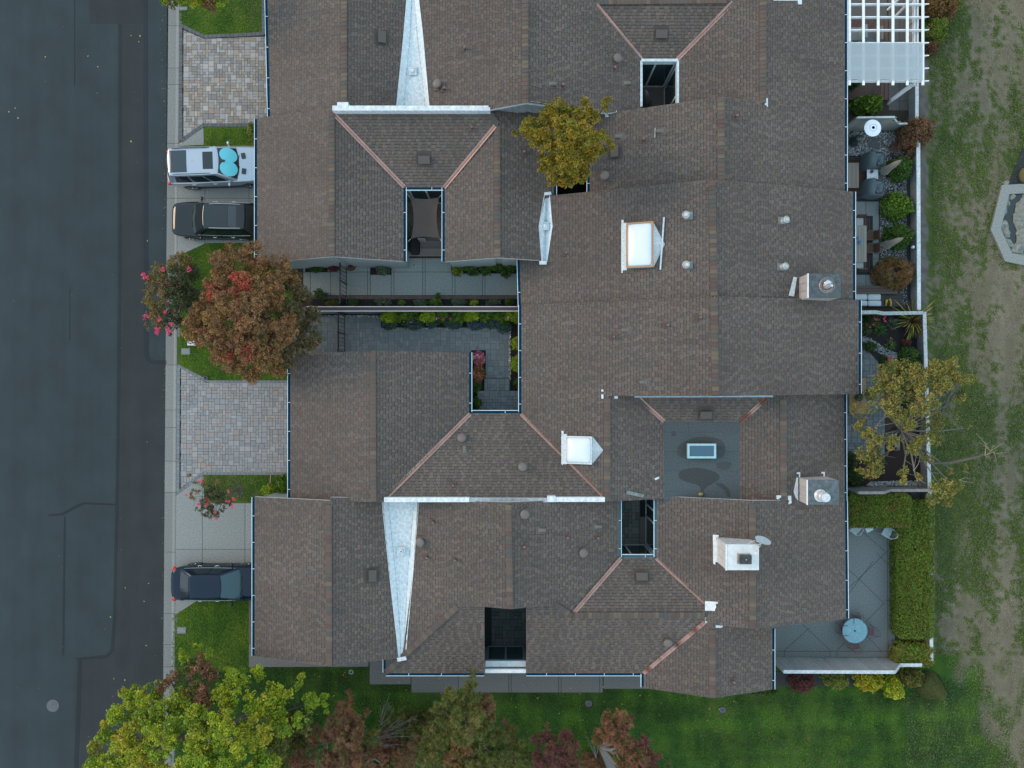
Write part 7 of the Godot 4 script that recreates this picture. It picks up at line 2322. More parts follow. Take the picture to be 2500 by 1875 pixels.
	for e in [[2052, 716, 2085, 732.5, 0.42], [2086, 716.5, 2117, 732.5, 0.43], [2118, 717, 2151, 733, 0.42], [2086, 733.5, 2118, 747, 0.52], [2119, 733.5, 2152, 747.5, 0.5]]:
		var m := M.new()
		var a0 := P(e[0], e[1], e[4])
		var b0 := P(e[2], e[3], e[4])
		var c0 := (a0 + b0) / 2.0
		var rg := []
		for k in [[-0.12, 0.96], [-0.05, 1.0], [0.0, 0.96], [0.03, 0.75], [0.04, 0.02]]:
			var ring := PackedVector3Array()
			for j in 28:
				var t := TAU * j / 28.0
				ring.append(Vector3(c0.x + signf(cos(t)) * pow(absf(cos(t)), 0.3) * (b0.x - a0.x) / 2 * k[1], e[4] + k[0], c0.z + signf(sin(t)) * pow(absf(sin(t)), 0.3) * (b0.z - a0.z) / 2 * k[1]))
			rg.append(ring)
		m.loft(rg, Color(0.60, 0.68, 0.72))
		part(m, "cushion", mt("cloth"), db)
	var ty := M.new()
	ty.tube([P(2163, 746, 0.35), P(2165, 732, 0.42), P(2172, 730, 0.45), P(2175, 738, 0.42), P(2174, 747, 0.35)], [0.05, 0.06, 0.06, 0.06, 0.05], Color(0.62, 0.42, 0.05), 8)
	ty.ball(P(2168, 741, 0.38), Vector3(0.12, 0.07, 0.13), Color(0.05, 0.03, 0.02))
	one(ty, "garden_tool", "cloth", "yellow and black bundle lying on the deck beside the daybed", "garden tool")
	# --- flower yard of the third house ---
	var fb := struct("planting_bed", "dark soil and pebbles of the flower yard")
	flat_sheet("soil", fb, [2090, 772, 2240, 772, 2245, 900, 2140, 905, 2090, 840], G + 0.006, Color(0.035, 0.03, 0.028), "soil")
	pebbles("pebbles", "pale pebbles winding through the flower yard", [2104, 820, 2125, 826, 2160, 850, 2190, 862, 2192, 874, 2165, 872, 2135, 855, 2104, 832], 420, 0.025, 0.06, [Color(0.17, 0.18, 0.2), Color(0.12, 0.13, 0.15), Color(0.24, 0.22, 0.2), Color(0.09, 0.10, 0.115)])
	strap_plant("flax_plant", "large flax plant with long bronze and yellow green strap leaves over the fence", 2226, 782, 150, 1.5, 0.75, 0.042, [Color(0.15, 0.16, 0.02), Color(0.22, 0.22, 0.03), Color(0.09, 0.11, 0.02), Color(0.13, 0.06, 0.03), Color(0.30, 0.27, 0.06), Color(0.10, 0.04, 0.03)])
	strap_plant("grass_plant", "bright green grass-like clump in the flower yard", 2146, 806, 70, 0.45, 0.4, 0.012, [Color(0.05, 0.14, 0.02), Color(0.07, 0.19, 0.025), Color(0.035, 0.10, 0.02)])
	strap_plant("grass_plant", "grey green spiky clump between the pink flowers and the flax", 2175, 792, 80, 0.5, 0.4, 0.011, [Color(0.10, 0.14, 0.09), Color(0.07, 0.11, 0.07), Color(0.13, 0.17, 0.11)])
	strap_plant("grass_plant", "green clump with orange flowers below the spiky plants", 2170, 842, 60, 0.4, 0.35, 0.012, [Color(0.06, 0.14, 0.02), Color(0.04, 0.10, 0.015), Color(0.09, 0.16, 0.02)])
	o = shrub("flowering_shrub", "dark leaved shrub with pink flowers by the eave of the flower yard", 2128, 785, 26, 20, 0.7, "dark", "fine", 1.0, 0.8, "", 0.13)
	flowers(o, "blossom", [[2137, 779], [2141, 780], [2158, 777], [2160, 783], [2133, 792], [2162, 776]], 0.75, 0.035, 6, "pink", 0.34)
	o = shrub("flowering_shrub", "dark mound with a few pink flowers at the house wall", 2112, 800, 18, 22, 0.6, "dark", "fine", 1.0, 0.8, "", 0.13)
	flowers(o, "blossom", [[2116, 794], [2125, 800]], 0.65, 0.03, 3, "pink", 0.32)
	var ff := thing("flower", P(2171, 875), "single crimson flower among the pebbles", "flower")
	flowers(ff, "petals", [[2171, 875]], 0.3, 0.02, 6, "pink", 0.6)
	ff = thing("flower", P(2182, 882), "single yellow flower below the crimson one", "flower")
	flowers(ff, "petals", [[2182, 882]], 0.3, 0.03, 7, "chartreuse", 0.7)
	ff = thing("flower", P(2176, 841), "orange red flowers over the green clump", "flower")
	flowers(ff, "petals", [[2177, 841], [2174, 826], [2178, 836]], 0.5, 0.03, 4, "coral", 0.35)
	shrub("leafy_shrub", "mid green bushy shrub beside the fence at the yard's end", 2222, 868, 24, 24, 0.9, "green", "fine", 1.0, 0.9, "", 0.14)
	shrub("leafy_shrub", "green shrub partly under the top of the mustard tree", 2228, 890, 20, 16, 0.8, "green", "fine", 1.0, 0.9, "", 0.14)
	shrub("leafy_shrub", "low dark red leaved plant below the flax", 2210, 836, 11, 10, 0.5, "wine", "fine", 0.9, 0.7, "", 0.1)
	shrub("ground_cover", "low green edging along the curved paving, upper part", 2122, 846, 18, 14, 0.2, "dark", "fine", 1.0, 0.6, "", 0.09)
	shrub("ground_cover", "low green edging along the curved paving, lower part", 2158, 890, 14, 24, 0.2, "dark", "fine", 1.0, 0.6, "", 0.09)
	var cp := struct("patio", "curved grey paving of the third house's yard")
	pavers(cp, poly([2050, 840, 2104, 846, 2122, 860, 2142, 882, 2154, 905, 2160, 940, 2160, 1110, 2050, 1110]), 0.16, G + 0.012, [Color(0.19, 0.215, 0.23), Color(0.165, 0.19, 0.20), Color(0.21, 0.235, 0.25), Color(0.18, 0.19, 0.2)], 0.4)
	slat_table("wooden_bench", "new pale wood slatted table at the corner under the mustard tree", 2074, 924, 2114, 1009, 0.75, 12, Color(0.42, 0.27, 0.14))
	var jp := thing("potted_plant", P(2096, 970, 0.8), "small dark potted plant on the pale wood table", "potted plant")
	var jm := M.new()
	jm.lathe(P(2094, 970, 0.78), [[0.16, 0.0], [0.2, 0.2], [0.17, 0.22], [0.0, 0.2]], Color(0.07, 0.10, 0.085), 18)
	part(jm, "pot", mt("concrete"), jp)
	jm = M.new()
	jm.lathe(P(2102, 972, 0.8), [[0.06, 0.0], [0.06, 0.12], [0.03, 0.16], [0.0, 0.16]], Color(0.65, 0.75, 0.8), 14)
	part(jm, "white_cup", mt("gloss"), jp)
	lobed(jp, [[2095, 968, 1.05, 7, "dark"], [2104, 962, 1.05, 5, "dark"]], "needle", 1.0, 0.6, 0.08)
	var sb := struct("planting_bed", "bark covered bed under the mustard tree")
	flat_sheet("soil", sb, [2075, 1110, 2252, 1000, 2258, 1186, 2060, 1186], G + 0.004, Color(0.055, 0.035, 0.03), "soil")
	pebbles("pebbles", "row of round pebbles along the weathered fence", [2128, 1176, 2255, 1174, 2256, 1187, 2110, 1187], 330, 0.035, 0.07, [Color(0.22, 0.22, 0.22), Color(0.15, 0.15, 0.155), Color(0.30, 0.29, 0.27)])
	shrub("dark_shrub", "dark green shrub in the corner above the weathered fence", 2088, 1165, 26, 22, 0.9, "dark", "fine", 1.0, 0.9, "", 0.15)
	shrub("dark_shrub", "dark green shrub at the eave under the mustard tree", 2080, 1125, 14, 24, 0.7, "dark", "fine", 0.9, 0.8, "", 0.14)
	shrub("dark_shrub", "deep green shrub below the middle of the mustard tree", 2225, 1005, 30, 36, 1.2, "dark", "fine", 0.8, 0.9, "", 0.17)
	# --- hedged patio of the lowest house ---
	hedge("broad clipped hedge block with reddish leaves above the white chairs", 2072, 1208, 2226, 1288, 1.6, "hedge", "hedge_red", "clipped hedges")
	hedge("long clipped hedge running down beside the patio to the fence end", 2194, 1224, 2281, 1560, 1.0, "hedge", "hedge", "clipped hedges")
	hedge("small clipped yellow green hedge block at the fence end", 2188, 1576, 2281, 1629, 0.9, "hedge_gold", "hedge", "clipped hedges")
	var hp2 := struct("patio", "scored concrete patio beside the hedges")
	flat_sheet("concrete_slab", hp2, [2040, 1270, 2185, 1270, 2185, 1604, 1870, 1604, 1870, 1490, 2040, 1490], G + 0.004, Color(0.215, 0.235, 0.235), "concrete", 0.1)
	var dkj := Color(0.05, 0.055, 0.055)
	var jn := M.new()
	for e in [[2068, 1388, 2094, 1410], [2094, 1410, 2160, 1475], [2158, 1473, 2112, 1520], [2068, 1455, 2132, 1370], [2096, 1290, 2160, 1345], [1976, 1533, 1915, 1588], [1960, 1525, 2027, 1588], [2117, 1553, 2152, 1590], [2062, 1570, 2043, 1588], [1897, 1590, 2168, 1590], [2166, 1300, 2168, 1600], [2043, 1588, 2043, 1602], [2027, 1588, 2027, 1602], [1915, 1588, 1915, 1602], [2162, 1466, 2172, 1466], [2140, 1350, 2172, 1382], [2172, 1340, 2068, 1440]]:
		jn.bar(P(e[0], e[1], G + 0.005), P(e[2], e[3], G + 0.005), 0.022, 0.006, dkj)
	part(jn, "score_line", mt("concrete"), hp2)
	var gt := thing("patio_table", P(2085, 1545), "round blue glass topped patio table with four chairs", "table")
	var tc := P(2087, 1540, 0.74)
	var g1 := M.new()
	g1.lathe(tc, [[0.0, -0.006], [0.63, -0.006], [0.64, 0.0], [0.63, 0.006], [0.0, 0.006]], Color.WHITE, 40)
	part(g1, "glass_top", mt("tint_glass"), gt)
	g1 = M.new()
	g1.lathe(tc, [[0.63, -0.02], [0.665, -0.015], [0.665, 0.012], [0.63, 0.012]], Color(0.16, 0.33, 0.4), 40)
	part(g1, "rim", mt("paint"), gt)
	g1 = M.new()
	for i in 18:
		var t := TAU * i / 18.0
		g1.ball(tc + Vector3(cos(t) * 0.42, 0.009, sin(t) * 0.42), Vector3(0.045, 0.004, 0.03), Color(0.35, 0.30, 0.33), 8, Basis(Vector3.UP, -t))
		g1.ball(tc + Vector3(cos(t + 0.2) * 0.55, 0.009, sin(t + 0.2) * 0.55), Vector3(0.05, 0.004, 0.012), Color(0.25, 0.5, 0.58), 8, Basis(Vector3.UP, -t + 0.8))
		if i % 3 == 0: g1.ball(tc + Vector3(cos(t) * 0.25, 0.009, sin(t) * 0.25), Vector3(0.05, 0.004, 0.02), Color(0.55, 0.66, 0.7), 8, Basis(Vector3.UP, -t))
	part(g1, "painted_pattern", mt("paint"), gt)
	g1 = M.new()
	for i in 4:
		var t := TAU * (i + 0.5) / 4.0
		g1.bar(P(2087, 1541, 0.7), Vector3(tc.x + cos(t) * 0.45, G, tc.z - 0.03 + sin(t) * 0.45), 0.03, 0.03, Color(0.12, 0.13, 0.13))
	part(g1, "leg", mt("paint"), gt)
	g1 = M.new()
	g1.lathe(tc + Vector3(0, 0.006, 0), [[0.05, 0.0], [0.04, 0.03], [0.0, 0.03]], Color(0.02, 0.03, 0.03), 12)
	part(g1, "centre_cap", mt("gloss"), gt)
	var cr := Color(0.13, 0.085, 0.08)
	mesh_chair("brown patio chair left of the round glass table", 2058, 1535, 0.1, cr, "brown chairs round the glass table")
	mesh_chair("brown patio chair right of the round glass table", 2121, 1540, PI, cr, "brown chairs round the glass table")
	mesh_chair("brown patio chair below the round glass table", 2085, 1572, PI / 2 + 0.2, cr, "brown chairs round the glass table")
	mesh_chair("brown patio chair above the round glass table", 2090, 1511, -PI / 2, cr, "brown chairs round the glass table")
	var wcc := Color(0.52, 0.6, 0.64)
	mesh_chair("white wire chair at the eave below the hedge block", 2086, 1292, -2.2, wcc, "")
	mesh_chair("white wire chair at the inner corner of the hedges", 2163, 1298, PI - 0.45, wcc, "")
	var sp := M.new()
	sp.box(P(2122, 1292, 0.45), Vector3(0.18, 0.015, 0.12), wcc, Basis(Vector3.UP, 0.5))
	for e in [[-1, -1], [1, -1], [-1, 1], [1, 1]]: sp.box(P(2122, 1291, 0.28) + Vector3(e[0] * 0.12, 0.0, e[1] * 0.07), Vector3(0.012, 0.16, 0.012), wcc)
	one(sp, "side_table", "paint", "tiny white side table between the two white wire chairs", "table")
	# bed below the long fence
	var mb := struct("planting_bed", "grey mulch bed below the long fence")
	flat_sheet("soil", mb, [1885, 1640, 2240, 1640, 2235, 1668, 2100, 1676, 1890, 1674], G + 0.02, Color(0.085, 0.08, 0.08), "soil")
	shrub("round_shrub", "dark red round clipped shrub below the long fence", 1958, 1664, 32, 27, 0.9, "wine", "fine", 1.1, 0.8, "", 0.14, 0.9)
	shrub("round_shrub", "olive clipped shrub right of the dark red one", 2040, 1660, 33, 22, 0.8, "hedge_gold", "fine", 1.0, 0.8, "", 0.14, 0.9)
	shrub("leafy_shrub", "yellow green shrub below the middle of the long fence", 2122, 1662, 37, 26, 0.9, "lime_yellow", "round", 0.9, 0.9, "", 0.15)
	shrub("leafy_shrub", "yellow green shrub with pale flowers reaching down the lawn", 2183, 1680, 25, 28, 0.9, "lime", "round", 0.9, 0.9, "", 0.15)
	shrub("leafy_shrub", "green shrub beside the cone shaped cypress", 2228, 1655, 33, 24, 0.9, "olive", "round", 0.9, 0.9, "", 0.15)
	var cy := thing("cone_cypress", P(2262, 1668), "smooth green cone shaped cypress at the lawn corner", "cypress")
	var b0 := P(2264, 1670)
	var tip := P(2308, 1702, 2.1)
	var ym := M.new()
	var yr := []
	for i in 9:
		var u := i / 8.0
		var c := b0.lerp(tip, u)
		var r := 0.70 * pow(1.0 - u, 0.72) + 0.02
		var ring := PackedVector3Array()
		for j in 24:
			var t := TAU * j / 24.0
			ring.append(c + Vector3(cos(t) * r * (1 + 0.04 * sin(t * 5 + u * 6)), 0, sin(t) * r * (1 + 0.04 * sin(t * 4))))
		yr.append(ring)
	ym.loft(yr, Color(0.075, 0.10, 0.03))
	part(ym, "twigs", mt("turf"), cy)
	var xf := []
	var cols := PackedColorArray()
	for i in 2600:
		var u := rng.randf() * rng.randf()
		var t := rng.randf() * TAU
		var r := 0.70 * pow(1.0 - u, 0.72) + 0.02
		xf.append(Transform3D(Basis.from_euler(Vector3(rng.randf(), t, rng.randf())).scaled(Vector3.ONE * rng.randf_range(0.35, 0.6)), b0.lerp(tip, u) + Vector3(cos(t) * r, 0, sin(t) * r)))
		cols.append(vary(Color(0.085, 0.115, 0.03), 0.25))
	scatter("foliage", leaf_cluster("fine"), xf, cols, mt("leaf"), cy)
	# verge shrubs
	shrub("round_shrub", "olive green shrub at the garage corner between lawn and roof", 614, 322, 10, 26, 0.9, "hedge_gold", "fine", 1.0, 0.8, "", 0.14)
	shrub("round_shrub", "bright green shrub under the eave above the lowest garage", 692, 1184, 20, 24, 1.0, "bright", "round", 1.0, 0.9, "", 0.15)
	shrub("leafy_shrub", "yellow green loose shrub beside the bright one on the verge", 660, 1198, 24, 16, 0.7, "lime", "fine", 0.9, 0.9, "", 0.14)
	shrub("dark_shrub", "dark green shrub under the left of the brown maple", 470, 735, 30, 40, 1.2, "dark", "fine", 0.8, 0.9, "", 0.2)
	shrub("ground_cover", "low leafy strip at the lawn edge below the lowest roof corner", 1862, 1690, 36, 8, 0.25, "green", "fine", 1.0, 0.7, "", 0.1)
	# small street things
	for e in [[442, 850, 464, 866, "grey utility box lid in the lawn beside the brown maple"], [432, 1531, 454, 1547, "grey utility box lid in the bottom left lawn"], [438, 16, 457, 25, "grey utility box lid at the top of the verge"]]:
		var m := M.new()
		pixel_box(m, e[0], e[1], e[2], e[3], G - 0.05, G + 0.03, Color(0.26, 0.265, 0.26))
		pixel_box(m, e[0] + 2, e[1] + 2, e[2] - 2, e[3] - 2, G, G + 0.036, Color(0.33, 0.335, 0.325))
		one(m, "utility_lid", "concrete", e[4], "utility cover")
	var sg2 := M.new()
	pixel_box(sg2, 457, 832, 478, 843, G, G + 0.4, Color(0.75, 0.77, 0.78))
	one(sg2, "white_sign", "paint", "white panel half hidden under the brown maple", "panel")
	for e in [[1437, 1717, "round dark drain grate in the lawn below the lower path"], [1764, 1733, "round dark drain grate in the lawn below the right roof corner"]]:
		var oo := thing("drain_grate", P(e[0], e[1]), e[2], "drain")
		var m := M.new()
		m.lathe(P(e[0], e[1]), [[0.19, -0.02], [0.19, 0.035], [0.15, 0.04], [0.14, 0.02], [0.0, 0.02]], Color(0.085, 0.085, 0.10), 22)
		part(m, "ring", mt("plain"), oo)
		m = M.new()
		for i in 6: m.bar(P(e[0], e[1], G + 0.03) + Vector3(-0.12 + 0.048 * i, 0, -0.11), P(e[0], e[1], G + 0.03) + Vector3(-0.12 + 0.048 * i, 0, 0.11), 0.02, 0.02, Color(0.13, 0.13, 0.15))
		part(m, "bars", mt("plain"), oo)
	for e in [[858, 1640, 6.5, "round grey green valve cover in the grass below the lowest garage"], [530, 1642, 5.0, "small round pale cover in the lawn by the red sprays"]]:
		var m := M.new()
		m.lathe(P(e[0], e[1]), [[e[2] / 46.0, -0.02], [e[2] / 46.0, 0.05], [e[2] / 60.0, 0.055], [0.0, 0.05]], Color(0.14, 0.2, 0.2), 20)
		one(m, "valve_cover", "plain", e[3], "cover")
	var rc := M.new()
	rc.lathe(P(503, 922), [[0.12, 0.0], [0.12, 0.06], [0.08, 0.065], [0.07, 0.03], [0.0, 0.03]], Color(0.09, 0.1, 0.1), 18)
	one(rc, "garden_light", "plain", "small round black garden light at the driveway corner", "garden light")
	var dp := M.new()
	for i in 40:
		var t := rng.randf() * TAU
		var r := sqrt(rng.randf()) * 0.4
		dp.ball(P(580, 1194) + Vector3(cos(t) * r, -0.005, sin(t) * r * 1.2), Vector3(0.09, 0.02, 0.07), vary(Color(0.16, 0.145, 0.13), 0.25), 6)
	tag(part(dp, "bare_soil", mt("soil"), self), "bare grey soil round the small crape myrtle", "", "", "structure")
	var sr := M.new()
	sr.tube([P(661, 1158), P(660, 1180, 0.5)], [0.03, 0.03], Color(0.45, 0.33, 0.2), 6)
	one(sr, "wood_stake", "wood", "short wooden stake in the verge lawn by the lowest garage", "stake")
	# fallen leaves
	var lfm := leaf_cluster("round")
	for e in [[22, 273], [37, 264], [44, 288], [111, 139], [215, 137], [239, 163], [320, 87], [342, 88], [339, 102], [320, 345], [306, 1435], [352, 1468], [357, 1576], [270, 1506], [363, 1424], [305, 1660], [278, 1657], [360, 588]]:
		var o2 := placed(leafmesh["leaf1"] if leafmesh.has("leaf1") else one_leaf(), "fallen_leaf", mt("petal"), self, Transform3D(Basis(Vector3.UP, rng.randf() * TAU).scaled(Vector3.ONE * rng.randf_range(0.7, 1.2)), P(e[0], e[1], 0.012)))
		tag(o2, "small fallen yellow leaf lying on the street", "leaf", "fallen leaves on the street")
	# leaf litter: too small to count
	var lx := []
	var lc2 := PackedColorArray()
	for i in 260:
		var q := Vector2(rng.randf_range(395, 412), rng.randf_range(-10, 1700)) if rng.randf() < 0.75 else Vector2(rng.randf_range(20, 400), rng.randf_range(-10, 1800))
		lx.append(Transform3D(Basis(Vector3.UP, rng.randf() * TAU).scaled(Vector3.ONE * rng.randf_range(0.25, 0.6)), P(q.x, q.y, 0.012)))
		lc2.append(vary(Color(0.75, 0.6, 0.45) if rng.randf() < 0.6 else Color(0.35, 0.25, 0.2), 0.3))
	for i in 150:
		var q := Vector2(rng.randf_range(500, 1900), rng.randf_range(1640, 1800))
		lx.append(Transform3D(Basis(Vector3.UP, rng.randf() * TAU).scaled(Vector3.ONE * rng.randf_range(0.4, 0.9)), P(q.x, q.y, G + 0.05)))
		lc2.append(vary(Color(0.8, 0.6, 0.5), 0.35))
	tag(scatter("leaf_litter", one_leaf() if not leafmesh.has("leaf1") else leafmesh["leaf1"], lx, lc2, mt("petal"), self), "tiny fallen leaves and twigs along the gutter and on the lawn", "leaf litter", "", "stuff")
	# --- rock pond, upper right ---
	var pd := struct("pond", "concrete edged rock channel at the right edge")
	var outer := poly([2446, 452, 2419, 561, 2454, 638, 2560, 660, 2680, 560, 2640, 440, 2560, 440])
	var po := poly([2446, 452, 2419, 561, 2454, 638, 2560, 660, 2680, 560, 2640, 440], G + 0.12)
	var pin: PackedVector2Array = Geometry2D.offset_polygon(po, -0.5)[0]
	var pe := M.new()
	for i in po.size():
		var pk_a0 := po[i]
		var pk_b0 := po[(i + 1) % po.size()]
		var near := func(q: Vector2) -> Vector2:
			var best := pin[0]
			for k in pin: if k.distance_to(q) < best.distance_to(q): best = k
			return best
		var pk_a1: Vector2 = near.call(pk_a0)
		var pk_b1: Vector2 = near.call(pk_b0)
		var V := func(q: Vector2, y: float) -> Vector3: return Vector3(q.x, y, q.y)
		pe.quad(V.call(pk_a0, G + 0.13), V.call(pk_b0, G + 0.13), V.call(pk_b1, G + 0.13), V.call(pk_a1, G + 0.13), Color(0.33, 0.35, 0.335), Vector3.UP)
		pe.quad(V.call(pk_a0, G - 0.05), V.call(pk_b0, G - 0.05), V.call(pk_b0, G + 0.13), V.call(pk_a0, G + 0.13), Color(0.25, 0.26, 0.25))
		pe.quad(V.call(pk_a1, G - 0.2), V.call(pk_b1, G - 0.2), V.call(pk_b1, G + 0.13), V.call(pk_a1, G + 0.13), Color(0.25, 0.26, 0.25))
	part(pe, "pond_edge", mt("concrete"), pd)
	var rk := M.new()
	for j in 40:
		for i in 40:
			var q := func(ii: int, jj: int) -> Vector3:
				var u := ii / 40.0
				var v := jj / 40.0
				var p := P(lerpf(2436 + 34 * absf(v - 0.55), 2600, u), lerpf(440, 634, v), G + 0.12)
				var e := minf(minf(u, 1 - u), minf(v, 1 - v))
				p.y = G + 0.02 + 0.26 * smoothstep(0.05, 0.3, e) + 0.22 * nz2.get_noise_2d(p.x * 130.0, p.z * 130.0) * smoothstep(0.0, 0.1, e)
				var cx := 2482 - 18 * v + 8 * sin(v * 11.0)
				var d := absf(p.x - P(cx, 500, G).x)
				p.y -= 0.42 * exp(-d * d / 0.045) * smoothstep(0.0, 0.15, 1.0 - v - 0.12)
				return p
			rk.quad(q.call(i, j), q.call(i + 1, j), q.call(i + 1, j + 1), q.call(i, j + 1), vary(Color(0.30, 0.325, 0.30), 0.14), Vector3.UP)
	part(rk, "rock_bed", mt("concrete"), pd)
	var wa := M.new()
	pixel_box(wa, 2446, 458, 2600, 622, G - 0.2, G - 0.01, Color(0.02, 0.03, 0.03))
	part(wa, "water", mt("gloss"), pd)
	var ch := M.new()
	ch.prism(poly([2512, 330, 2470, 425, 2462, 452, 2500, 452, 2520, 400]), G - 0.02, G + 0.02, Color(0.065, 0.075, 0.08))
	part(ch, "channel", mt("soil"), pd)
	var bo := M.new()
	bo.ball(P(2502, 428, 0.3), Vector3(0.3, 0.22, 0.42), Color(0.24, 0.23, 0.10), 12)
	one(bo, "boulder", "soil", "yellowish boulder at the right edge above the pond", "boulder")

func one_leaf() -> Mesh:
	var m := M.new()
	var c := Color(0.5, 0.38, 0.12)
	m.quad(Vector3(-0.05, 0.0, 0), Vector3(0, 0.012, 0.03), Vector3(0.06, 0.0, 0), Vector3(0, 0.015, -0.03), c, Vector3.UP)
	leafmesh["leaf1"] = m.mesh()
	return leafmesh["leaf1"]

# ---------- cars ----------
# local axes: +x forward, y up, z to the car's right
func car(label: String, spec: Dictionary, at: Vector3, yaw: float) -> void:
	var o := thing("parked_car", Vector3.ZERO, label, "car", "cars parked in the driveways")
	var paint := mt(spec.paint)
	var W: float = spec.width / 2.0
	var belt: float = spec.belt
	# body shell: [x, half width factor, top height, bottom height]
	var m := M.new()
	var rings := []
	for s in spec.stations:
		var w: float = W * s[1]
		var top: float = s[2]
		var bot: float = s[3]
		var ring := PackedVector3Array()
		var prof := [[0.0, bot], [0.80, bot], [0.93, bot + 0.08], [0.985, bot + 0.22], [1.0, lerpf(bot, top, 0.55)], [0.985, top - 0.13], [0.95, top - 0.05], [0.86, top - 0.005], [0.6, top + 0.022], [0.3, top + 0.035], [0.0, top + 0.038]]
		for p in prof: ring.append(Vector3(s[0], p[1], p[0] * w))
		for i in range(prof.size() - 2, 0, -1): ring.append(Vector3(s[0], prof[i][1], -prof[i][0] * w))
		rings.append(ring)
	m.loft(rings, Color.WHITE)
	part(m, "body", paint, o)
	# cabin surface: f front, r rear, s side
	var yb := belt - 0.02
	var yt: float = spec.roof - 0.045
	var wid := func(t: float) -> float: return lerpf(W * 0.93, W * spec.tumble, pow(t, 1.15))
	var xf := func(t: float) -> float: return lerpf(spec.cowl, spec.roof_front, t)
	var xr := func(t: float) -> float: return lerpf(spec.tail, spec.roof_rear, t)
	var F := func(u: float, t: float) -> Vector3: return Vector3(xf.call(t) + lerpf(0.16, 0.07, t) * (1.0 - u * u) - 0.05, lerpf(yb, yt, t), u * wid.call(t) * 0.95)
	var R := func(u: float, t: float) -> Vector3: return Vector3(xr.call(t) - lerpf(0.10, 0.05, t) * (1.0 - u * u) + 0.04, lerpf(yb, yt, t), u * wid.call(t) * 0.95)
	var S := func(u: float, t: float, sg: float) -> Vector3:
		return Vector3(lerpf(xf.call(t) - 0.08, xr.call(t) + 0.07, u), lerpf(yb, yt, t), sg * wid.call(t) * (0.965 + 0.035 * sin(PI * u)))
	var ring_at := func(t: float) -> PackedVector3Array:
		var r := PackedVector3Array()
		for i in 9: r.append(F.call(-1.0 + i / 4.0, t))
		for i in 9: r.append(S.call((i + 0.5) / 9.0, t, 1.0))
		for i in 9: r.append(R.call(1.0 - i / 4.0, t))
		for i in 9: r.append(S.call(1.0 - (i + 0.5) / 9.0, t, -1.0))
		return r
	m = M.new()
	var cab := []
	for i in 7: cab.append(ring_at.call(i / 6.0))
	m.loft(cab, Color.WHITE, true, false)
	part(m, "cabin", paint, o)
	# roof skin
	m = M.new()
	var top0: PackedVector3Array = ring_at.call(1.0)
	var cx: float = (spec.roof_front + spec.roof_rear) / 2.0
	var skin := []
	for e in [[1.0, 0.0], [0.97, 0.025], [0.88, 0.042], [0.6, 0.06], [0.3, 0.068], [0.02, 0.07]]:
		var r := PackedVector3Array()
		for p in top0: r.append(Vector3(cx + (p.x - cx) * e[0], p.y + e[1], p.z * e[0]))
		skin.append(r)
	m.loft(skin, Color.WHITE, true, false)
	part(m, "roof", mt(spec.roof_paint), o)
	# glass panels a few mm proud of the cabin
	var panel := func(called: String, fn: Callable, u0: float, u1: float, t0: float, t1: float, off: Vector3, mat: String, col := Color.WHITE) -> void:
		var q := M.new()
		var g := []
		for i in 9:
			var r := PackedVector3Array()
			for j in 7: r.append(fn.call(lerpf(u0, u1, i / 8.0), lerpf(t0, t1, j / 6.0)) + off)
			g.append(r)
		for i in 8:
			for j in 6:
				var nn: Vector3 = (g[i + 1][j] - g[i][j]).cross(g[i][j + 1] - g[i][j]).normalized()
				if nn.dot(off) < 0: nn = -nn
				q.trin(g[i][j], g[i + 1][j], g[i + 1][j + 1], nn, nn, nn, col)
				q.trin(g[i][j], g[i + 1][j + 1], g[i][j + 1], nn, nn, nn, col)
		part(q, called, mt(mat), o)
	panel.call("windshield", F, -0.93, 0.93, 0.03, 0.97, Vector3(0.006, 0.008, 0), "wind_glass" if spec.paint == "car_navy" else "dark_glass")
	panel.call("rear_window", R, -0.88, 0.88, spec.rw0, 0.92, Vector3(-0.006, 0.008, 0), "dark_glass")
	for sg in [-1.0, 1.0]:
		var side := func(u: float, t: float) -> Vector3: return S.call(u, t, sg)
		for e in spec.side_windows:
			panel.call("side_window", side, e[0], e[1], 0.10, 0.86, Vector3(0, 0.003, sg * 0.008), "dark_glass")
		# wheels
		for x in spec.axles:
			var r: float = spec.wheel
			var ax := Basis(Vector3(1, 0, 0), PI / 2.0 * sg)
			var ct := Vector3(x, r, sg * (W - 0.22))
			var q := M.new()
			q.lathe(ct, [[r * 1.13, 0.0], [r * 1.13, 0.205], [0.0, 0.205]], Color(0.008, 0.008, 0.009), 26, ax)
			part(q, "wheel_arch", mt("plain"), o)
			var wh := Node3D.new()
			wh.name = numbered(o, "wheel")
			o.add_child(wh, true)
			q = M.new()
			q.lathe(ct, [[r * 0.7, 0.0], [r * 0.96, 0.01], [r, 0.04], [r, 0.20], [r * 0.95, 0.232], [r * 0.68, 0.236]], Color.WHITE, 28, ax)
			part(q, "tyre", mt("rubber"), wh)
			q = M.new()
			q.lathe(ct, [[r * 0.70, 0.236], [r * 0.66, 0.225], [r * 0.62, 0.16], [0.0, 0.14]], Color(0.12, 0.12, 0.13), 28, ax)
			q.lathe(ct, [[r * 0.71, 0.230], [r * 0.69, 0.242], [r * 0.62, 0.235]], Color.WHITE, 28, ax)
			for k in 5:
				var a := TAU * k / 5.0
				q.bar(ct + ax * Vector3(0, 0.215, 0), ct + ax * (Vector3(cos(a) * r * 0.66, 0.225, sin(a) * r * 0.66)), 0.055, 0.03, Color.WHITE)
			q.lathe(ct, [[0.07, 0.2], [0.06, 0.24], [0.0, 0.245]], Color.WHITE, 14, ax)
			part(q, "rim", mt("chrome"), wh)
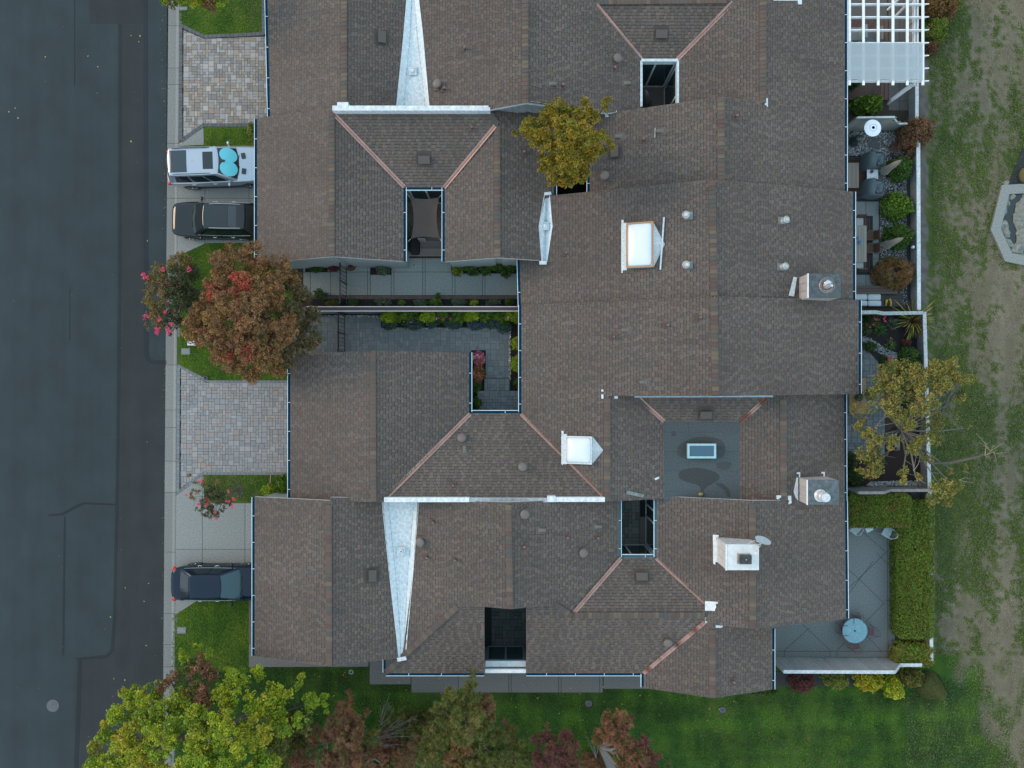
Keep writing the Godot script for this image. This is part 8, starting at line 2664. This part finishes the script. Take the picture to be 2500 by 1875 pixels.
		for e in spec.handles:
			var q := M.new()
			var hw: float = W * 0.985 + 0.012
			q.tube([Vector3(e + 0.10, belt - 0.13, sg * (hw - 0.015)), Vector3(e + 0.05, belt - 0.125, sg * (hw + 0.012)), Vector3(e - 0.05, belt - 0.125, sg * (hw + 0.012)), Vector3(e - 0.10, belt - 0.13, sg * (hw - 0.015))], [0.012, 0.017, 0.017, 0.012], Color.WHITE, 7)
			part(q, "door_handle", mt("chrome"), o)
		var q2 := M.new()
		q2.ball(Vector3(spec.cowl - 0.42, belt + 0.07, sg * (W + 0.10)), Vector3(0.075, 0.085, 0.12), Color.WHITE, 12)
		q2.bar(Vector3(spec.cowl - 0.40, belt + 0.02, sg * (W - 0.08)), Vector3(spec.cowl - 0.42, belt + 0.05, sg * (W + 0.08)), 0.06, 0.035, Color.WHITE)
		part(q2, "side_mirror", paint, o)
		q2 = M.new()
		q2.ball(spec.headlight * Vector3(1, 1, sg), Vector3(0.17, 0.07, 0.15), Color(0.55, 0.6, 0.62), 12, Basis(Vector3.UP, sg * 0.6))
		part(q2, "headlight", mt("gloss"), o)
		q2 = M.new()
		q2.ball(spec.taillight * Vector3(1, 1, sg), Vector3(0.13, 0.085, 0.17), Color(0.42, 0.012, 0.018), 12, Basis(Vector3.UP, -sg * 0.7))
		part(q2, "taillight", mt("gloss"), o)
		# lower sill, door seams
		q2 = M.new()
		q2.bar(Vector3(spec.axles[0] - 0.45, 0.30, sg * (W - 0.005)), Vector3(spec.axles[1] + 0.45, 0.30, sg * (W - 0.005)), 0.03, 0.10, Color(0.03, 0.03, 0.032))
		part(q2, "sill", mt("plain"), o)
		if spec.has("rails"):
			q2 = M.new()
			var pts := []
			for i in 7:
				var u := i / 6.0
				var p: Vector3 = S.call(lerpf(0.13, 0.93, u), 1.0, sg)
				pts.append(p * Vector3(1, 1, 0.93) + Vector3(0, 0.045 + (0.035 if i > 0 and i < 6 else 0.0), 0))
			q2.tube(pts, [0.016, 0.02, 0.02, 0.02, 0.02, 0.02, 0.016], spec.rails, 7)
			part(q2, "roof_rail", mt("gloss"), o)
		q2 = M.new()
		var tr := []
		for i in 9: tr.append(S.call(lerpf(0.04, 0.95, i / 8.0), 0.055, sg) + Vector3(0, 0, sg * 0.010))
		q2.tube(tr, [0.010, 0.012, 0.012, 0.012, 0.012, 0.012, 0.012, 0.012, 0.010], Color(0.7, 0.7, 0.7) if spec.chrome else Color(0.02, 0.02, 0.02), 5)
		part(q2, "window_trim", mt("chrome") if spec.chrome else mt("gloss"), o)
	for e in spec.roof_panels:
		var q := M.new()
		var a := Vector3(e[0], 0, -e[2])
		var n := 8
		for i in n:
			for j in n:
				var f := func(u: float, v: float) -> Vector3:
					var x := lerpf(e[0], e[1], u)
					var z := lerpf(-e[2], e[2], v)
					var fx: float = absf(x - cx) / ((spec.roof_front - spec.roof_rear) / 2.0)
					var fz: float = absf(z) / (W * spec.tumble)
					var k := clampf(maxf(fx, fz), 0, 1)
					var y := 0.07
					for g in [[0.02, 0.07, 0.3, 0.068], [0.3, 0.068, 0.6, 0.06], [0.6, 0.06, 0.88, 0.042], [0.88, 0.042, 1.0, 0.0]]:
						if k >= g[0] and k <= g[2]: y = lerpf(g[1], g[3], (k - g[0]) / (g[2] - g[0]))
					return Vector3(x, yt + y + 0.007, z)
				q.quad(f.call(i / float(n), j / float(n)), f.call((i + 1) / float(n), j / float(n)), f.call((i + 1) / float(n), (j + 1) / float(n)), f.call(i / float(n), (j + 1) / float(n)), e[3], Vector3.UP)
		part(q, e[4], mt("dark_glass") if e[3] == Color.WHITE else mt("gloss"), o)
	if spec.has("shade"):
		for sg in [-1.0, 1.0]:
			var q := M.new()
			var ctr: Vector3 = F.call(sg * 0.44, 0.5)
			var ux: Vector3 = (F.call(sg * 0.44, 0.9) - F.call(sg * 0.44, 0.1)).normalized()
			var uz: Vector3 = (F.call(sg * 0.44 + 0.2, 0.5) - F.call(sg * 0.44 - 0.2, 0.5)).normalized()
			var nn := ux.cross(uz).normalized()
			if nn.y < 0: nn = -nn
			var prev := Vector3.ZERO
			for i in 25:
				var t := TAU * i / 24.0
				var p: Vector3 = ctr + nn * 0.022 + ux * cos(t) * 0.45 + uz * sin(t) * 0.39
				if i > 0: q.tri(ctr + nn * 0.028, prev, p, Color(0.15, 0.60, 0.70), nn)
				prev = p
			part(q, "sun_shade", mt("gloss"), o)
		var q3 := M.new()
		var mp: Vector3 = F.call(0.0, 0.8)
		q3.ball(mp + Vector3(0.03, 0.03, 0), Vector3(0.14, 0.02, 0.07), Color(0.01, 0.02, 0.03), 10)
		part(q3, "mirror_mount", mt("gloss"), o)
		for sg in [-1.0, 1.0]:
			q3 = M.new()
			q3.box(Vector3(spec.cowl + 0.32, belt + 0.035, sg * 0.40), Vector3(0.10, 0.010, 0.14), Color(0.03, 0.035, 0.04), Basis(Vector3.UP, sg * -0.15) * Basis(Vector3(0, 0, 1), -0.06))
			part(q3, "bonnet_vent", mt("plain"), o)
	# bonnet crease and wipers
	var q4 := M.new()
	q4.tube([Vector3(spec.cowl + 0.10, belt + 0.015, -0.45), Vector3(spec.cowl + 0.02, belt + 0.06, 0.1)], [0.012, 0.008], Color(0.01, 0.01, 0.01), 5)
	q4.tube([Vector3(spec.cowl + 0.10, belt + 0.015, 0.12), Vector3(spec.cowl + 0.02, belt + 0.06, 0.6)], [0.012, 0.008], Color(0.01, 0.01, 0.01), 5)
	part(q4, "wiper", mt("plain"), o)
	var gr := M.new()
	var fx2: float = spec.stations[0][0]
	gr.box(Vector3(fx2 + 0.0, 0.55, 0), Vector3(0.03, 0.10, W * 0.5), Color(0.02, 0.02, 0.02))
	part(gr, "grille", mt("plain"), o)
	o.position = at
	o.rotation.y = yaw

func build_cars() -> void:
	# silver estate-bodied car: nose to the garage (+x)
	car("silver car with black roof panels and turquoise sun shades in its windscreen", {
		"paint": "car_silver", "roof_paint": "car_silver", "width": 1.93, "belt": 1.10, "roof": 1.80, "tumble": 0.74, "cowl": 1.17, "roof_front": 0.40, "roof_rear": -2.12, "tail": -2.42, "rw0": 0.1, "wheel": 0.38, "axles": [1.52, -1.50], "chrome": true,
		"stations": [[2.50, 0.62, 0.74, 0.35], [2.44, 0.80, 0.86, 0.28], [2.25, 0.93, 0.97, 0.24], [1.7, 0.985, 1.04, 0.24], [1.0, 1.0, 1.09, 0.24], [0.0, 1.0, 1.10, 0.24], [-1.4, 1.0, 1.11, 0.24], [-2.1, 0.985, 1.10, 0.26], [-2.42, 0.93, 1.05, 0.30], [-2.54, 0.84, 0.95, 0.38]],
		"side_windows": [[0.10, 0.33], [0.36, 0.62], [0.65, 0.90]], "handles": [-0.05, -1.15], "headlight": Vector3(2.30, 0.80, 0.70), "taillight": Vector3(-2.40, 0.95, 0.80), "rails": Color(0.03, 0.03, 0.03), "shade": true,
		"roof_panels": [[-2.06, -1.15, 0.56, Color(0.028, 0.045, 0.055), "rear_roof_panel"], [-0.33, 0.18, 0.44, Color(0.016, 0.024, 0.03), "sunroof"]]},
		P(548, 419, 0.0) * Vector3(1, 0, 1) + Vector3(0, G, 0), 0.035)
	car("black car with a glass roof beside the silver one, nose to the street", {
		"paint": "car_black", "roof_paint": "car_black", "width": 1.86, "belt": 0.98, "roof": 1.64, "tumble": 0.72, "cowl": 1.05, "roof_front": 0.34, "roof_rear": -1.80, "tail": -2.12, "rw0": 0.15, "wheel": 0.36, "axles": [1.38, -1.32], "chrome": true,
		"stations": [[2.30, 0.58, 0.66, 0.32], [2.25, 0.78, 0.80, 0.26], [2.15, 0.86, 0.88, 0.24], [2.0, 0.92, 0.91, 0.22], [1.8, 0.95, 0.93, 0.22], [1.5, 0.985, 0.95, 0.22], [0.9, 1.0, 0.98, 0.22], [0.0, 1.0, 0.985, 0.22], [-1.3, 1.0, 1.0, 0.22], [-1.9, 0.97, 0.99, 0.25], [-2.2, 0.90, 0.94, 0.30], [-2.32, 0.78, 0.85, 0.38]],
		"side_windows": [[0.12, 0.36], [0.39, 0.64], [0.67, 0.88]], "handles": [0.0, -0.95], "headlight": Vector3(2.06, 0.74, 0.66), "taillight": Vector3(-2.16, 0.86, 0.74), "rails": Color(0.35, 0.35, 0.36),
		"roof_panels": [[-0.95, 0.22, 0.54, Color.WHITE, "glass_roof"], [-1.40, -0.98, 0.54, Color(0.03, 0.04, 0.05), "rear_roof_panel"]]},
		P(544, 546, 0.0) * Vector3(1, 0, 1) + Vector3(0, G, 0), PI - 0.015)
	car("dark blue saloon car with red tail lights at the lowest garage", {
		"paint": "car_navy", "roof_paint": "car_navy", "width": 1.84, "belt": 0.92, "roof": 1.44, "tumble": 0.66, "cowl": 1.20, "roof_front": 0.36, "roof_rear": -1.24, "tail": -1.98, "rw0": 0.04, "wheel": 0.34, "axles": [1.42, -1.38], "chrome": true,
		"stations": [[2.42, 0.55, 0.60, 0.32], [2.34, 0.76, 0.72, 0.26], [2.1, 0.90, 0.80, 0.20], [1.6, 0.98, 0.87, 0.20], [1.0, 1.0, 0.91, 0.20], [0.0, 1.0, 0.92, 0.20], [-1.3, 1.0, 0.95, 0.20], [-1.9, 0.965, 0.965, 0.24], [-2.2, 0.89, 0.95, 0.30], [-2.36, 0.78, 0.90, 0.36], [-2.44, 0.66, 0.80, 0.42]],
		"side_windows": [[0.10, 0.42], [0.45, 0.80]], "handles": [-0.05, -0.95], "headlight": Vector3(2.16, 0.68, 0.66), "taillight": Vector3(-2.24, 0.84, 0.76),
		"roof_panels": []},
		P(550, 1413, 0.0) * Vector3(1, 0, 1) + Vector3(0, G, 0), 0.0)

# ---------- sky and camera ----------
func sky_picture() -> ImageTexture:
	var w := 512
	var h := 256
	var im := Image.create(w, h, false, Image.FORMAT_RGBF)
	var f := FastNoiseLite.new()
	f.seed = 11
	f.frequency = 0.9
	f.fractal_octaves = 5
	for j in h:
		var el := PI / 2.0 - PI * (j + 0.5) / h
		for i in w:
			var az := TAU * ((i + 0.5) / w - 0.5)
			var d := Vector3(sin(az) * cos(el), sin(el), -cos(az) * cos(el))
			var e := maxf(0.0, d.y)
			var c := Color(0.50, 0.72, 0.88).lerp(Color(0.62, 0.74, 0.80), pow(1.0 - e, 3.0))
			# afterglow low in the west (-x)
			var west := maxf(0.0, -d.x * 0.96 - d.z * 0.28) 
			c += Color(1.5, 1.02, 0.55) * pow(west, 5.0) * exp(-e * 9.0)
			c += Color(0.36, 0.30, 0.24) * pow(west, 2.0) * exp(-e * 1.6)
			var n := f.get_noise_3d(d.x * 2.0, e * 5.0, d.z * 2.0)
			var cl := smoothstep(0.05, 0.5, n) * 0.5
			c = c.lerp(Color(0.80, 0.80, 0.80) + Color(0.25, 0.16, 0.08) * west, cl)
			if d.y < 0.0:
				c = c.lerp(Color(0.10, 0.11, 0.10), smoothstep(0.0, -0.1, d.y))
			im.set_pixel(i, j, Color(c.r, c.g, c.b))
	return ImageTexture.create_from_image(im)

func _ready() -> void:
	rng.seed = 20240917
	nz.seed = 5
	nz.frequency = 0.02
	nz.fractal_octaves = 3
	nz2.seed = 9
	nz2.frequency = 0.02
	nz2.fractal_octaves = 3
	var cam := Camera3D.new()
	cam.name = "camera"
	cam.position = Vector3(0, CAM_H, 0)
	cam.rotation = Vector3(-PI / 2.0, 0, 0)
	cam.fov = rad_to_deg(2.0 * atan(937.5 / FOC))
	cam.near = 0.5
	cam.far = 1200.0
	add_child(cam, true)
	cam.current = true
	var we := WorldEnvironment.new()
	we.name = "surroundings"
	var env := Environment.new()
	var sk := Sky.new()
	var pm := PanoramaSkyMaterial.new()
	pm.panorama = sky_picture()
	sk.sky_material = pm
	env.background_mode = Environment.BG_SKY
	env.sky = sk
	env.background_energy_multiplier = 1.2
	env.ambient_light_source = Environment.AMBIENT_SOURCE_SKY
	env.tonemap_mode = Environment.TONE_MAPPER_LINEAR
	env.tonemap_exposure = 1.32
	env.sdfgi_enabled = true
	env.ssao_enabled = true
	env.ssil_enabled = true
	we.environment = env
	add_child(we, true)
	var sun := DirectionalLight3D.new()
	sun.name = "sun"
	sun.light_color = Color(1.0, 0.86, 0.72)
	sun.light_energy = 0.5
	sun.light_angular_distance = 25.0
	sun.shadow_enabled = true
	add_child(sun, true)
	sun.look_at_from_position(Vector3(-10, 4.4, -2.8), Vector3.ZERO)
	make_materials()
	build_ground()
	build_houses()
	build_yards()
	build_cars()
	build_trees()
